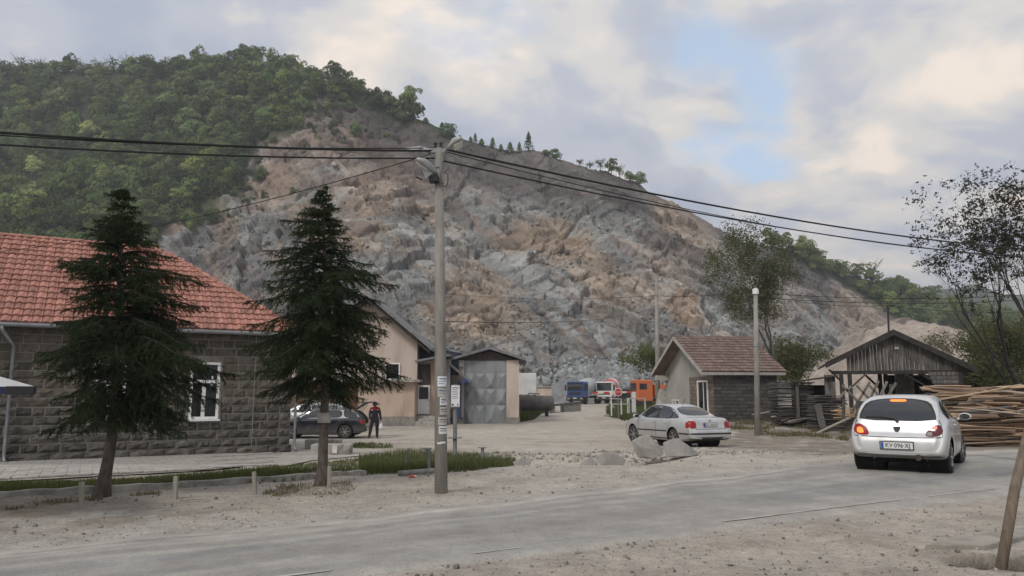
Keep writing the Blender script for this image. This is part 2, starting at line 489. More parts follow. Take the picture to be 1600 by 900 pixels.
def gtop(x, y):
    i = min(max(np.searchsorted(gxs, x) - 1, 0), len(gxs) - 2); j = min(max(np.searchsorted(gys, y) - 1, 0), len(gys) - 2)
    a = (x - gxs[i]) / (gxs[i+1] - gxs[i]); b = (y - gys[j]) / (gys[j+1] - gys[j])
    return float(gzv[i, j]*(1-a)*(1-b) + gzv[i+1, j]*a*(1-b) + gzv[i, j+1]*(1-a)*b + gzv[i+1, j+1]*a*b)
def GT(px, py):
    p = gnd(px, py); return Vector((p.x, p.y, gtop(p.x, p.y)))

# ------------------------------------------------------------------ road
rx = cat(np.arange(-40, -14, 1.0), np.arange(-14, 20, .12), np.arange(20, 80, 1.0))
rv = np.linspace(0, 1, 46)
RX, RV = np.meshgrid(rx, rv, indexing='ij')
PN = np.stack([RX, RV * 4, np.zeros_like(RX)], -1)
jn = (fbm(PN * np.array([1.1, 0, 1]), 4, 31) - .5) * .5; jf = (fbm(PN * np.array([1.1, 0, 1]) + 9, 4, 37) - .5) * .5
RY = (road_near(RX) + jn) * (1 - RV) + (road_far(RX) + jf) * RV
crown = .006 + .03 * (1 - (2 * RV - 1)**2) - .05 * (1 - sstep(0, .05, np.minimum(RV, 1 - RV)))
RZ = gz(RX, RY) + crown
PW = np.stack([RX, RY, np.zeros_like(RX)], -1)
PR = np.stack([RX * .16, RV * 9 + .25 * fbm(PW * .5, 3, 44), np.zeros_like(RX)], -1)
r1, r2, r3 = fbm(PR, 4, 41), fbm(PR * np.array([1.7, 2.6, 1]) + 5, 4, 47), fbm(PW * 5, 3, 53)
dust = np.clip(1 - sstep(.0, .07 + .10 * r3, RV) + sstep(.86 - .12 * r3, 1.0, RV), 0, 1)
dust = np.maximum(dust, .7 * sstep(.48, .7, r1)); dust = np.maximum(dust, .55 * sstep(.45, .65, r2)); dust = np.clip(dust * (.7 + .6 * r3), 0, 1)
rc = ASPH * (1 - dust[..., None]) + DUST * dust[..., None]
def rblend(c, k):
    global rc
    rc = rc * (1 - k[..., None]) + np.asarray(c) * k[..., None]
for v0, wv, am in ((.74, .03, .55), (.86, .05, .85), (.60, .025, .3), (.40, .03, .22), (.28, .02, .3)):
    vv = v0 + .03 * np.sin(RX * .35) + .04 * (r2 - .5)
    rblend([.50, .47, .42], np.exp(-((RV - vv) / wv)**2) * am * sstep(.35, .6, r2 * .6 + r3 * .4) * (1 - sstep(3, 9, RX) * .8))
rblend([.21, .206, .196], np.exp(-((RV - .36) / .1)**2) * .5 + np.exp(-((RV - .68) / .05)**2) * .25)
tr = np.hypot(RX - 6.2, RY - 17.6)
rblend([.13, .13, .128], np.exp(-((tr - 4.9) / .13)**2) * (RX > 8.3) * .6)
rblend([.22, .21, .20], sstep(.6, .72, r1) * .25)
idx = np.arange(RX.size).reshape(RX.shape)
Fq = np.stack([idx[:-1, :-1], idx[1:, :-1], idx[1:, 1:], idx[:-1, 1:]], -1).reshape(-1, 4)
tag(link("road", npmesh("road", np.stack([RX, RY, RZ], -1).reshape(-1, 3), Fq, M_ASPH, rc.reshape(-1, 3), smooth=True)), kind="structure")

# worn remains of the painted edge line on the near side
M_LINE = mat("worn_white_paint", (.52, .495, .445), (.36, .335, .295), 3, rough=.9, lo=.42, hi=.58)
def road_line(x0, x1, v, wv):
    xs = np.linspace(x0, x1, max(4, int((x1 - x0) / .2))); mb = MB(); vs = []
    for x in xs:
        yn, yf = float(road_near(x)), float(road_far(x)); wj = wv * (.7 + .5 * random.random())
        for k in (-.5, .5):
            y = yn + (yf - yn) * v + k * wj
            vs.append((x, y, float(gz(x, y)) + .012 + .03 * (1 - (2*v-1)**2) - .05 * (1 - float(sstep(0, .05, v)))))
    n = len(xs)
    mb.add(vs, [(2*i, 2*i+2, 2*i+3, 2*i+1) for i in range(n-1)])
    o = mb.build("edge_line", M_LINE); tag(o, kind="structure")
for x0, x1 in ((2.4, 5.3), (5.9, 7.4), (7.7, 12.5)): road_line(x0, x1, .10, .055)
for x0, x1 in ((-2.2, -1.5), (-.35, .1)): road_line(x0, x1, .09, .05)

# ------------------------------------------------------------------ pavement with pavers
M_PAVE = mat("pavement_bed", (.40, .375, .335), (.30, .28, .245), 3, rough=.95, bump=.3, bscale=40, c3=(.46, .43, .385), s3=.8, world=True)
M_PAVER = mat("paver", (.42, .40, .365), (.32, .30, .27), 7, rough=.92, bump=.3, bscale=60, rand=.13)
pave = MB()
us = np.linspace(-24, 2.5, 60); vs_ = np.linspace(0, 1, 24); vs = []
for u in us:
    a = HC0 + HD * u - HN * .02
    # march away from the wall until the near edge
    lo = 0.0
    while lo < 12 and float(pave_in(a.x - HN.x * lo, a.y - HN.y * lo)) > -.02 - (lo < .3): lo += .05
    for v in vs_:
        p = a - HN * lo * v; vs.append((p.x, p.y, float(gz(p.x, p.y)) + .022))
nv = len(vs_)
pave.add(vs, [(i*nv+j, i*nv+j+1, (i+1)*nv+j+1, (i+1)*nv+j) for i in range(len(us)-1) for j in range(nv-1)])
pavement = pave.build("pavement", M_PAVE, smooth=True); tag(pavement, kind="structure")
pm = MB().box((0, 0, .004), (.385, .205, .03)).mesh("paver", M_PAVER, bevel=.006)
cand = []
for r in range(44):
    for c in range(46):
        u = -17 + c * .4 + (r % 2) * .2; v = -.18 - r * .22
        p = HC0 + HD * u + HN * v
        if float(pave_in(p.x, p.y)) < .16: continue
        q = (p.x / p.y) * F + 800
        if q < -160 or q > 385 + 60 * math.sin(r): continue
        cand.append((p.y + (0 if q > -10 else 40), p))
cand.sort(key=lambda a: a[0])
rest = MB()
for k, (d_, p) in enumerate(cand):
    z = float(gz(p.x, p.y)) + .035 + random.uniform(-.003, .003); e = .3
    sl = (float(gz(p.x, p.y + e)) - float(gz(p.x, p.y - e))) / (2*e); slx = (float(gz(p.x + e, p.y)) - float(gz(p.x - e, p.y))) / (2*e)
    nrm = Vector((-slx, -sl, 1)).normalized(); xa = (HD - nrm * HD.dot(nrm)).normalized(); ya = nrm.cross(xa)
    R = Matrix((xa, ya, nrm)).transposed() @ Matrix.Rotation(random.uniform(-.012, .012), 3, 'X')
    if k < 300:
        o = link("paver", pm, pavement); o.matrix_local = Matrix.Translation((p.x, p.y, z)) @ R.to_4x4()
    else:
        rest.box((p.x, p.y, z + .004), (.385, .205, .03), R)
if rest.v: rest.build("paver_field", M_PAVER, pavement, kind="stuff")

# ------------------------------------------------------------------ kerb of the grass strip
M_CONC = mat("old_concrete", (.40, .385, .35), (.27, .255, .23), 5, rough=.92, bump=.4, bscale=30, c3=(.17, .16, .14), s3=2.5)
M_CONCL = mat("pale_concrete", (.46, .445, .41), (.34, .325, .295), 4, rough=.92, bump=.3, bscale=40, c3=(.24, .225, .2), s3=1.6)
kp = [gnd(x, y) for x, y in ((-200, 792), (0, 779), (130, 771), (260, 763), (400, 756), (520, 747), (572, 743))]
kpts = []
for a, b in zip(kp[:-1], kp[1:]):
    for k in range(6): kpts.append(a.lerp(b, k / 6))
kpts.append(kp[-1])
mb = MB(); vs = []
for i, p in enumerate(kpts):
    d = (kpts[min(i+1, len(kpts)-1)] - kpts[max(i-1, 0)]); d.z = 0; d.normalize(); nn = Vector((-d.y, d.x, 0))
    h = .085 + .008 * math.sin(i * 1.7) + random.uniform(-.008, .008)
    for a, z in ((-.045, -.15), (-.04, h), (.04, h + .006), (.05, -.15)):
        vs.append((p.x + nn.x * a, p.y + nn.y * a, p.z + z))
for i in range(len(kpts) - 1):
    for k in range(3): mb.add([], []); mb.f.append((4*i+k, 4*(i+1)+k, 4*(i+1)+k+1, 4*i+k+1))
mb.v = [Vector(p) for p in vs]; mb.f += [(0, 1, 2, 3), tuple(4*(len(kpts)-1)+k for k in (3, 2, 1, 0))]
tag(mb.build("kerb", M_CONC), kind="structure")

# ------------------------------------------------------------------ grass (strip behind the kerb, yard edges, bank)
def lerp_poly(top, bot, n, jx=0):
    """n random ground points between two pixel polylines"""
    tx = [p[0] for p in top]; tyy = [p[1] for p in top]; bx = [p[0] for p in bot]; byy = [p[1] for p in bot]
    outp = []
    x0, x1 = max(tx[0], bx[0]), min(tx[-1], bx[-1])
    for _ in range(n):
        x = random.uniform(x0, x1); a = np.interp(x, tx, tyy); b = np.interp(x, bx, byy)
        t = random.random(); outp.append((x, a + (b - a) * t, min(t, 1 - t, (x - x0) / 60, (x1 - x) / 60)))
    return outp
def fast_gnd(pxs, pys):
    """vectorised pixel -> ground"""
    pxs = np.asarray(pxs, float); pys = np.asarray(pys, float)
    dx_ = (pxs - 800) / F; up = (450 - pys) / F; dy_ = CP - up * SP; dz_ = SP + up * CP
    Y = np.full(pxs.shape, 2.0); 
    Ys = np.concatenate([np.arange(3, 40, .1), np.arange(40, 140, .5)]); done = np.zeros(pxs.shape, bool)
    for y in Ys:
        h = HC + dz_ / dy_ * y - gz(dx_ / dy_ * y, y); hit = (~done) & (h <= 0); Y[hit] = y; done |= hit
    Y[~done] = 139
    return np.stack([dx_ / dy_ * Y, Y], -1)
def blades(P, h, wd, seed, lean=.45):
    r = np.random.default_rng(seed); n = len(P)
    z = gz(P[:, 0], P[:, 1]) - .01
    a = r.uniform(0, 2*np.pi, n); hh = h * r.uniform(.35, 1.25, n); ww = wd * r.uniform(.6, 1.4, n)
    la = r.uniform(0, 2*np.pi, n); ln = lean * hh * r.uniform(.1, 1.2, n)
    b = np.stack([P[:, 0], P[:, 1], z], -1); s_ = np.stack([np.cos(a), np.sin(a), np.zeros(n)], -1) * ww[:, None]
    m_ = b + np.stack([np.cos(la) * ln * .35, np.sin(la) * ln * .35, hh * .6], -1)
    t_ = b + np.stack([np.cos(la) * ln, np.sin(la) * ln, hh], -1)
    V = np.stack([b - s_, b + s_, m_ + s_ * .7, m_ - s_ * .7, t_], 1).reshape(-1, 3)
    k = np.arange(n) * 5
    T = np.concatenate([np.stack([k, k+1, k+2], -1), np.stack([k, k+2, k+3], -1), np.stack([k+3, k+2, k+4], -1)])
    return V, T
M_GRASS = leafmat("grass", (.070, .092, .03), (.155, .165, .07), rand=0)
M_DRYGRASS = leafmat("dry_grass", (.12, .115, .055), (.24, .21, .13), rand=0)
def grass(name, pts, h, wd, seed, m, lbl, keep=None):
    P = fast_gnd([p[0] for p in pts], [p[1] for p in pts])
    Pn = fbm(np.stack([P[:, 0], P[:, 1], P[:, 0]*0], -1) * 1.3, 3, seed)
    ed = np.array([p[2] for p in pts])
    P = P[(Pn > (keep or 0) + np.clip(.16 - ed, 0, 1) * 2.2 + .12)]
    V, T = blades(P, h, wd, seed)
    o = link(name, npmesh(name, V, T, m)); tag(o, lbl, "grass", None, "stuff"); return o
strip_top = [(-120, 766), (0, 757), (200, 752), (330, 741), (430, 730), (520, 722), (600, 712), (700, 712), (800, 712)]
strip_bot = [(-120, 787), (0, 778), (130, 770), (260, 762), (400, 755), (520, 746), (575, 744), (690, 740), (800, 730)]
grass("grass", lerp_poly(strip_top, strip_bot, 46000), .085, .0055, 3, M_GRASS, "green grass strip along the pavement behind the low kerb")
grass("grass", lerp_poly([(560, 716), (640, 705), (720, 712), (805, 715)], [(560, 744), (640, 742), (720, 741), (805, 728)], 13000), .17, .006, 4, M_GRASS, "taller grass around the metal posts by the pole")
grass("weeds", lerp_poly([(0, 782), (560, 748)], [(0, 812), (560, 775)], 16000), .05, .0045, 5, M_DRYGRASS, "thin dry weeds on the dirt in front of the kerb", keep=.40)
grass("grass", lerp_poly([(812, 645), (835, 622), (848, 632)], [(812, 660), (835, 656), (848, 645)], 6000), .5, .03, 6, M_GRASS, "grass bank beside the garage under the dark tank")
grass("grass", lerp_poly([(948, 640), (975, 620), (1050, 620)], [(948, 650), (975, 658), (1050, 664)], 15000), .45, .025, 7, M_GRASS, "grass bank under the white posts by the stop sign")
grass("grass", lerp_poly([(1130, 655), (1200, 652), (1330, 662)], [(1130, 672), (1200, 684), (1330, 692)], 14000), .16, .014, 8, M_DRYGRASS, "scrubby grass in front of the old plank stacks", keep=.45)
grass("grass", lerp_poly([(1490, 676), (1600, 668), (1700, 664)], [(1490, 694), (1600, 692), (1700, 688)], 12000), .14, .012, 9, M_GRASS, "low grass below the loose boards by the road", keep=.4)
grass("weeds", lerp_poly([(520, 694), (620, 690)], [(520, 704), (620, 704)], 4000), .12, .01, 10, M_GRASS, "weeds at the edge of the yard behind the concrete blocks", keep=.45)

# ================================================================== HILL WITH THE QUARRY
rid = [(-420, 132), (-200, 128), (0, 120), (100, 112), (200, 106), (300, 100), (400, 104), (450, 114), (500, 124), (560, 140), (620, 163), (650, 181), (700, 203), (740, 222), (800, 236),
       (832, 233), (862, 241), (900, 252), (950, 270), (1000, 287), (1012, 298), (1060, 322), (1100, 341), (1140, 360), (1162, 374), (1200, 381), (1232, 386), (1280, 403), (1320, 427),
       (1380, 442), (1430, 457), (1500, 482), (1560, 492), (1650, 505), (1800, 525), (2050, 545)]
RPX = np.array([r[0] for r in rid], float); RPY = np.array([r[1] for r in rid], float)
NC, NR = 920, 320
hpx = cat(np.linspace(-420, 215, 110), np.linspace(220, 1600, 960), np.linspace(1608, 2050, 60)); NC = len(hpx); ht = np.linspace(0, 1, NR)
HPX, HT = np.meshgrid(hpx, ht, indexing='ij')
Yb = np.interp(HPX, [-420, 100, 400, 800, 1000, 1250, 1500, 2050], [95, 108, 128, 138, 142, 150, 165, 190])
Yr = np.interp(HPX, [-420, 100, 400, 700, 900, 1010, 1150, 1280, 1500, 2050], [300, 290, 270, 235, 225, 222, 232, 250, 300, 340])
rpy = np.interp(HPX, RPX, RPY)
pyb = 610 + 3.2 * F / Yb
HPY = pyb + (rpy - pyb) * HT
HY = Yb + (Yr - Yb) * HT ** np.interp(HPX, [350, 500, 1100, 1250], [1.0, 1.25, 1.25, 1.0])
def at_np(px, py, Y):
    x = (px - 800) / F; u = (450 - py) / F; dy_ = CP - u * SP; k = Y / dy_
    return np.stack([x * k, Y + 0 * k, HC + (SP + u * CP) * k], -1)
HP = at_np(HPX, HPY, HY)
# where woods cover the hill: left of / above this line
wx = [-500, 150, 235, 262, 330, 372, 395, 470, 488, 560, 640, 700, 742, 900]
wy = [560, 520, 395, 340, 318, 292, 212, 203, 162, 166, 186, 206, 226, 226]
wline = np.interp(HPX, wx, wy)
wn = (fbm(HP * .06, 3, 61) - .5) * 40
wood = sstep(12, -10, HPY - wline + wn) * (HPX < 760)
wxr = [1180, 1230, 1290, 1330, 1400, 1450, 1560, 1800, 2100]; wyr = [372, 396, 426, 452, 494, 512, 540, 560, 575]
wood_r = sstep(10, -8, HPY - np.interp(HPX, wxr, wyr) + wn * .5) * (HPX > 1190)
wood = np.maximum(wood, wood_r)
# benches cut in the upper left woods too: bare slope patches
# strata run obliquely; stretch the noise along them
c_, s_ = math.cos(rad(28)), math.sin(rad(28))
Q = np.stack([(HP[..., 0] * c_ + HP[..., 2] * s_) * .55, HP[..., 1] * .8, (-HP[..., 0] * s_ + HP[..., 2] * c_) * 1.15], -1)
warp = np.stack([fbm(HP * .12, 3, 71), fbm(HP * .12 + 31, 3, 72), fbm(HP * .12 + 57, 3, 73)], -1) - .5
Q = Q + warp * 4
c_, s_ = math.cos(rad(-40)), math.sin(rad(-40)); Q2 = np.stack([(HP[..., 0] * c_ + HP[..., 2] * s_) * .24, HP[..., 1] * .5, (-HP[..., 0] * s_ + HP[..., 2] * c_) * 1.3], -1) + warp * 3
f4, i4, g4 = facets(Q2 / 5.6 + 11, 301, True)
f1, i1 = facets(Q / 15, 81); f2, i2, g2 = facets(Q / 6.0 + 3, 91, True); f3, i3 = facets(Q / 2.4 + 7, 101)
low = fbm(HP * .03, 4, 111) - .5
fine = fbm(HP * .9, 3, 121) - .5
lump = sstep(.35, .75, fbm(HP * .05 + 9, 3, 131))           # smooth scree between broken faces
disp = low * 13 + (f1 * 2.2 + f2 * 1.4 * (1 - .35 * lump) + f4 * 2.2 * (1 - .3 * lump) + f3 * .8 * (1 - .4 * lump) + fine * .2 - .55 * (1 - sstep(0, .08, g4)) - .3 * (1 - sstep(0, .06, g2))) * (1 - .75 * wood)
fadeb = sstep(0, .06, HT); faded = disp * fadeb * (1 - .55 * sstep(.9, 1, HT))
nd = np.array([0, -.78, .62])
HP = HP + faded[..., None] * nd
# back of the hill
back = []
for k, (dy_, dzf) in enumerate(((12, .02), (60, .10), (200, .45), (420, 1.05))):
    b = HP[:, -1].copy(); b[:, 1] += dy_; b[:, 2] = b[:, 2] * (1 - dzf) - 2 * dzf
    back.append(b)
HA = np.concatenate([HP] + [b[:, None] for b in back], 1)
# colours of the rock
def ell(px, py, rx, ry, ang, soft=.45):
    a = rad(ang); dx_, dy_ = HPX - px, HPY - py
    u = (dx_ * math.cos(a) + dy_ * math.sin(a)) / rx; v = (-dx_ * math.sin(a) + dy_ * math.cos(a)) / ry
    d = np.sqrt(u*u + v*v) + (fbm(HP * .11, 4, 141) - .5) * 1.1 + (i2 - .5) * .45
    return sstep(1 + soft, 1 - soft, d)
GREY = np.array([.212, .215, .21]); DGREY = np.array([.12, .118, .118]); LGREY = np.array([.295, .30, .293]); TAN = np.array([.345, .265, .195]); ORA = np.array([.31, .215, .15]); BRO = np.array([.18, .138, .112]); PINK = np.array([.36, .305, .26]); TOP = np.array([.095, .083, .076])
hc = np.empty(HPX.shape + (3,)); hc[:] = GREY
def hb(c, k):
    global hc
    hc = hc * (1 - k[..., None]) + np.asarray(c) * k[..., None]
hb(LGREY, sstep(.45, .75, fbm(HP * .045, 4, 151) + (i2 - .5) * .3) * .8)
hb(DGREY, sstep(.52, .7, fbm(HP * .05 + 40, 4, 161) + (i1 - .5) * .22) * .6)
for c, px, py, rx_, ry_, an, am in (
        (PINK, 440, 250, 70, 42, 10, .75), (ORA, 575, 285, 60, 60, 30, .6), (ORA, 275, 338, 80, 22, -8, .85), (ORA, 350, 385, 26, 60, 10, .7), (TAN, 520, 365, 60, 30, 25, .6), (BRO, 460, 225, 90, 25, 15, .5), (BRO, 530, 205, 130, 38, 15, .75), (TOP, 600, 195, 90, 30, 25, .7), (BRO, 650, 260, 70, 40, 20, .6), (BRO, 470, 290, 60, 30, 15, .5), (ORA, 420, 300, 60, 40, 30, .5),
        (DGREY, 320, 395, 60, 46, 0, .8), (DGREY, 430, 440, 60, 80, 0, .55), (BRO, 570, 370, 42, 16, -5, .85), (BRO, 640, 395, 26, 18, 0, .5), (TAN, 690, 340, 50, 20, 25, .5), (TAN, 820, 365, 40, 14, 20, .85),
        (TAN, 875, 375, 70, 22, 22, .9), (BRO, 790, 375, 34, 14, 20, .7), (TAN, 745, 450, 62, 45, 45, .75), (TAN, 740, 505, 70, 40, 10, .8), (BRO, 722, 425, 14, 32, -30, .7), (TAN, 960, 455, 62, 34, 35, .75),
        (PINK, 1040, 440, 60, 40, 0, .6), (TAN, 1062, 345, 52, 34, 38, .95), (PINK, 1105, 372, 60, 20, 30, .7), (BRO, 1080, 400, 40, 18, 20, .5), (ORA, 1068, 490, 24, 26, 30, .75), (BRO, 1030, 425, 24, 9, 40, .7),
        (LGREY, 900, 500, 110, 50, 10, .6), (LGREY, 700, 385, 60, 34, 20, .5), (LGREY, 760, 300, 60, 24, 0, .4), (GREY, 620, 450, 60, 40, 0, .5),
        (PINK, 1340, 480, 46, 70, -35, .95), (PINK, 1440, 510, 100, 34, 20, .85), (DGREY, 1265, 440, 44, 60, 0, .75), (PINK, 1210, 480, 60, 50, 0, .5), (DGREY, 1160, 400, 40, 24, 30, .55), (PINK, 1560, 540, 120, 40, 15, .7)):
    hb(c, ell(px, py, rx_, ry_, an) * am)
st = fbm(Q2 * np.array([.16, .2, .55]), 4, 311); hb(TAN, sstep(.56, .67, st) * .42 * (HPX < 1200)); hb(BRO, sstep(.57, .67, fbm(Q2 * np.array([.2, .2, .7]) + 33, 4, 317)) * .6)
# brown overburden along the rim
rim = sstep(95, 45, HPY - rpy - 22 * (fbm(HP * .07, 3, 171) - .5)) * sstep(460, 520, HPX) * sstep(1015, 985, HPX)
hb(TOP, rim * .85)
hb(TOP, sstep(28, 10, HPY - rpy) * sstep(1010, 1040, HPX) * .35)
hc = hc * (.50 + .28 * i2[..., None] + .48 * i4[..., None] + .22 * i3[..., None])
hb(np.array([.035, .045, .02]), wood * .95)
veg = sstep(.55, .68, fbm(HP * .09 + 70, 4, 181)) * sstep(520, 380, HPX) * sstep(430, 330, HPY)
hb(np.array([.06, .08, .035]), veg * .7)
hcA = np.concatenate([hc] + [np.broadcast_to(np.array([.05, .06, .03]), (NC, 1, 3))] * 4, 1)
nr = HA.shape[1]
idx = np.arange(NC * nr).reshape(NC, nr)
Fq = np.stack([idx[:-1, :-1], idx[1:, :-1], idx[1:, 1:], idx[:-1, 1:]], -1).reshape(-1, 4)
def rockmat(name):
    m = bpy.data.materials.new(name); m.use_nodes = True; t = m.node_tree; n = t.nodes; l = t.links.new; b = n["Principled BSDF"]
    b.inputs["Roughness"].default_value = .9; b.inputs["Specular IOR Level"].default_value = .25
    pos = n.new("ShaderNodeNewGeometry").outputs["Position"]
    a = n.new("ShaderNodeAttribute"); a.attribute_name = "col"
    q = n.new("ShaderNodeTexNoise"); q.inputs["Scale"].default_value = 1.1; q.inputs["Detail"].default_value = 8; q.inputs["Roughness"].default_value = .7; l(pos, q.inputs["Vector"])
    r = n.new("ShaderNodeMapRange"); r.inputs[1].default_value = .32; r.inputs[2].default_value = .68; r.inputs[3].default_value = .72; r.inputs[4].default_value = 1.28; l(q.outputs[0], r.inputs[0])
    mu = n.new("ShaderNodeMix"); mu.data_type = 'RGBA'; mu.blend_type = 'MULTIPLY'; mu.inputs[0].default_value = 1
    l(a.outputs["Color"], mu.inputs[6]); l(r.outputs[0], mu.inputs[7]); l(mu.outputs[2], b.inputs["Base Color"])
    vo = n.new("ShaderNodeTexVoronoi"); vo.inputs["Scale"].default_value = .7; vo.feature = 'F1'
    wv = n.new("ShaderNodeVectorMath"); wv.operation = 'ADD'; l(pos, wv.inputs[0]); l(q.outputs["Color"], wv.inputs[1]); l(wv.outputs[0], vo.inputs["Vector"])
    ad = n.new("ShaderNodeMath"); ad.operation = 'ADD'; l(q.outputs[0], ad.inputs[0]); l(vo.outputs["Distance"], ad.inputs[1])
    bp = n.new("ShaderNodeBump"); bp.inputs["Strength"].default_value = .55; bp.inputs["Distance"].default_value = .6; l(ad.outputs[0], bp.inputs["Height"]); l(bp.outputs[0], b.inputs["Normal"])
    return m
M_ROCK = rockmat("quarry_rock")
tag(link("hill", npmesh("hill", HA.reshape(-1, 3), Fq, M_ROCK, hcA.reshape(-1, 3))), kind="structure")
def hill_at(px, py):
    """surface point of the hill seen at about that pixel of the photograph"""
    i = int(np.argmin(np.abs(hpx - px))); j = int(np.argmin(np.abs(HPY[i] - py)))
    return Vector(HP[i, j]), i, j

# distant wooded hill on the right
M_FAR = mat("far_wooded_hill", (.045, .065, .03), (.075, .095, .045), .05, rough=1, bump=1, bscale=.12, bdist=6, world=True)
mb = []; fx = np.linspace(-700, 1500, 120); fy = np.linspace(0, 1, 24)
FX, FY_ = np.meshgrid(fx, fy, indexing='ij')
fh = 100 + 40 * (fbm(np.stack([FX * .004, FX*0, FX*0], -1), 4, 191) - .5) * 2
FZ = -3 + fh * np.sin(FY_ * np.pi) ** .8 * (.8 + .35 * fbm(np.stack([FX * .03, FY_ * 8, FX*0], -1), 3, 197))
idx = np.arange(FX.size).reshape(FX.shape)
Fq = np.stack([idx[:-1, :-1], idx[1:, :-1], idx[1:, 1:], idx[:-1, 1:]], -1).reshape(-1, 4)
tag(link("far_hill", npmesh("far_hill", np.stack([FX, 620 + FY_ * 420, FZ], -1).reshape(-1, 3), Fq, M_FAR, smooth=True)), kind="structure")

# spoil heap in front of the hill on the right
sx = np.linspace(-1, 1, 110); SX, SY = np.meshgrid(sx, sx, indexing='ij')
sc_ = at(1425, 615, 112); rr = np.sqrt(SX**2 + SY**2)
PS = np.stack([SX * 14, SY * 16, SX * 0], -1)
SZ = 12.6 * np.clip(1 - rr ** 1.7, 0, 1) ** .9 * (.75 + .5 * fbm(PS * .14, 3, 201)) + (fbm(PS * .8, 4, 203) - .5) * 1.3 * (rr < .95) - .8
fs_, is_ = facets(PS * .45, 207); SZ += fs_ * .5
SCc = (PINK * 1.02)[None, None] * (.75 + .5 * fbm(PS * .5, 4, 205)[..., None])
SCc = SCc * (1 - .75 * (sstep(.58, .66, fbm(PS * .35 + 20, 4, 209)) * sstep(-.9, .3, SX))[..., None])
idx = np.arange(SX.size).reshape(SX.shape)
Fq = np.stack([idx[:-1, :-1], idx[1:, :-1], idx[1:, 1:], idx[:-1, 1:]], -1).reshape(-1, 4)
tag(link("spoil_heap", npmesh("spoil_heap", np.stack([sc_.x + SX * 18, sc_.y + SY * 18, SZ], -1).reshape(-1, 3), Fq, M_ROCK, SCc.reshape(-1, 3))), kind="structure")
# grey mound behind the tank
SZ = 4.3 * np.clip(1 - rr, 0, 1) ** .7 * (.85 + .3 * fbm(PS * .2 + 5, 3, 211)) - .6
mp_ = at(893, 622, 118)
tag(link("gravel_mound", npmesh("gravel_mound", np.stack([mp_.x + SX * 6.0, mp_.y + SY * 6, SZ], -1).reshape(-1, 3), Fq, M_ROCK, np.broadcast_to(np.array([.20, .205, .21]), SX.shape + (3,)).reshape(-1, 3), smooth=True)), kind="structure")

# ------------------------------------------------------------------ broken rock: rubble at the foot, scree on the faces
def hull_rock(seed, n=11, flat=.75):
    r = random.Random(seed); bm = bmesh.new()
    for _ in range(n):
        v = Vector((r.gauss(0, 1), r.gauss(0, 1), r.gauss(0, 1))).normalized() * r.uniform(.75, 1.1); v.z *= flat; bm.verts.new(v)
    bmesh.ops.convex_hull(bm, input=bm.verts)
    for v in [v for v in bm.verts if not v.link_faces]: bm.verts.remove(v)
    bmesh.ops.triangulate(bm, faces=bm.faces)
    bm.verts.index_update()
    V = np.array([v.co for v in bm.verts]); T = np.array([[v.index for v in f.verts] for f in bm.faces]); bm.free(); return V, T
ROCKS = [hull_rock(s) for s in range(10)]
def rand_rot(n, r):
    q = r.normal(size=(n, 4)); q /= np.linalg.norm(q, axis=1)[:, None]; a, b, c, d = q.T
    return np.stack([np.stack([1-2*(c*c+d*d), 2*(b*c-a*d), 2*(b*d+a*c)], -1), np.stack([2*(b*c+a*d), 1-2*(b*b+d*d), 2*(c*d-a*b)], -1), np.stack([2*(b*d-a*c), 2*(c*d+a*b), 1-2*(b*b+c*c)], -1)], 1)
def scatter(variants, P, S, cols, seed):
    r = np.random.default_rng(seed); n = len(P); which = r.integers(0, len(variants), n); R = rand_rot(n, r); Vs, Ts, Cs, k = [], [], [], 0
    for j, (V, T) in enumerate(variants):
        m_ = np.where(which == j)[0]
        if not len(m_): continue
        W = np.einsum('nij,vj->nvi', R[m_], V) * S[m_, None, None] + P[m_][:, None]
        Vs.append(W.reshape(-1, 3)); Ts.append((T[None] + (np.arange(len(m_)) * len(V))[:, None, None] + k).reshape(-1, 3)); Cs.append(np.repeat(cols[m_], len(V), 0)); k += len(m_) * len(V)
    return np.concatenate(Vs), np.concatenate(Ts), np.concatenate(Cs)
def stones(name, P, S, cols, seed, m, lbl, cat_):
    V, T, C_ = scatter(ROCKS, P, S, cols, seed); o = link(name, npmesh(name, V, T, m, C_)); return tag(o, lbl, cat_, None, "stuff")
n = 2600; pp = np.stack([RNG.normal(945, 42, n), 607 - np.abs(RNG.normal(0, 22, n))], -1)
pp = pp[(pp[:, 0] > 835) & (pp[:, 0] < 1040) & (pp[:, 1] > 558)]
Yd = 126 + (607 - pp[:, 1]) * .36 + RNG.uniform(-1, 1, len(pp))
Pr = at_np(pp[:, 0], pp[:, 1], Yd); Sr = .25 + RNG.exponential(.26, len(pp)); Sr = np.clip(Sr, .2, 1.5)
stones("rubble", Pr, Sr, LGREY * RNG.uniform(.65, 1.25, len(pp))[:, None] * np.array([.98, 1, 1.02]), 5, M_ROCK, "pile of broken grey blasted rock at the quarry foot behind the trucks", "rubble")
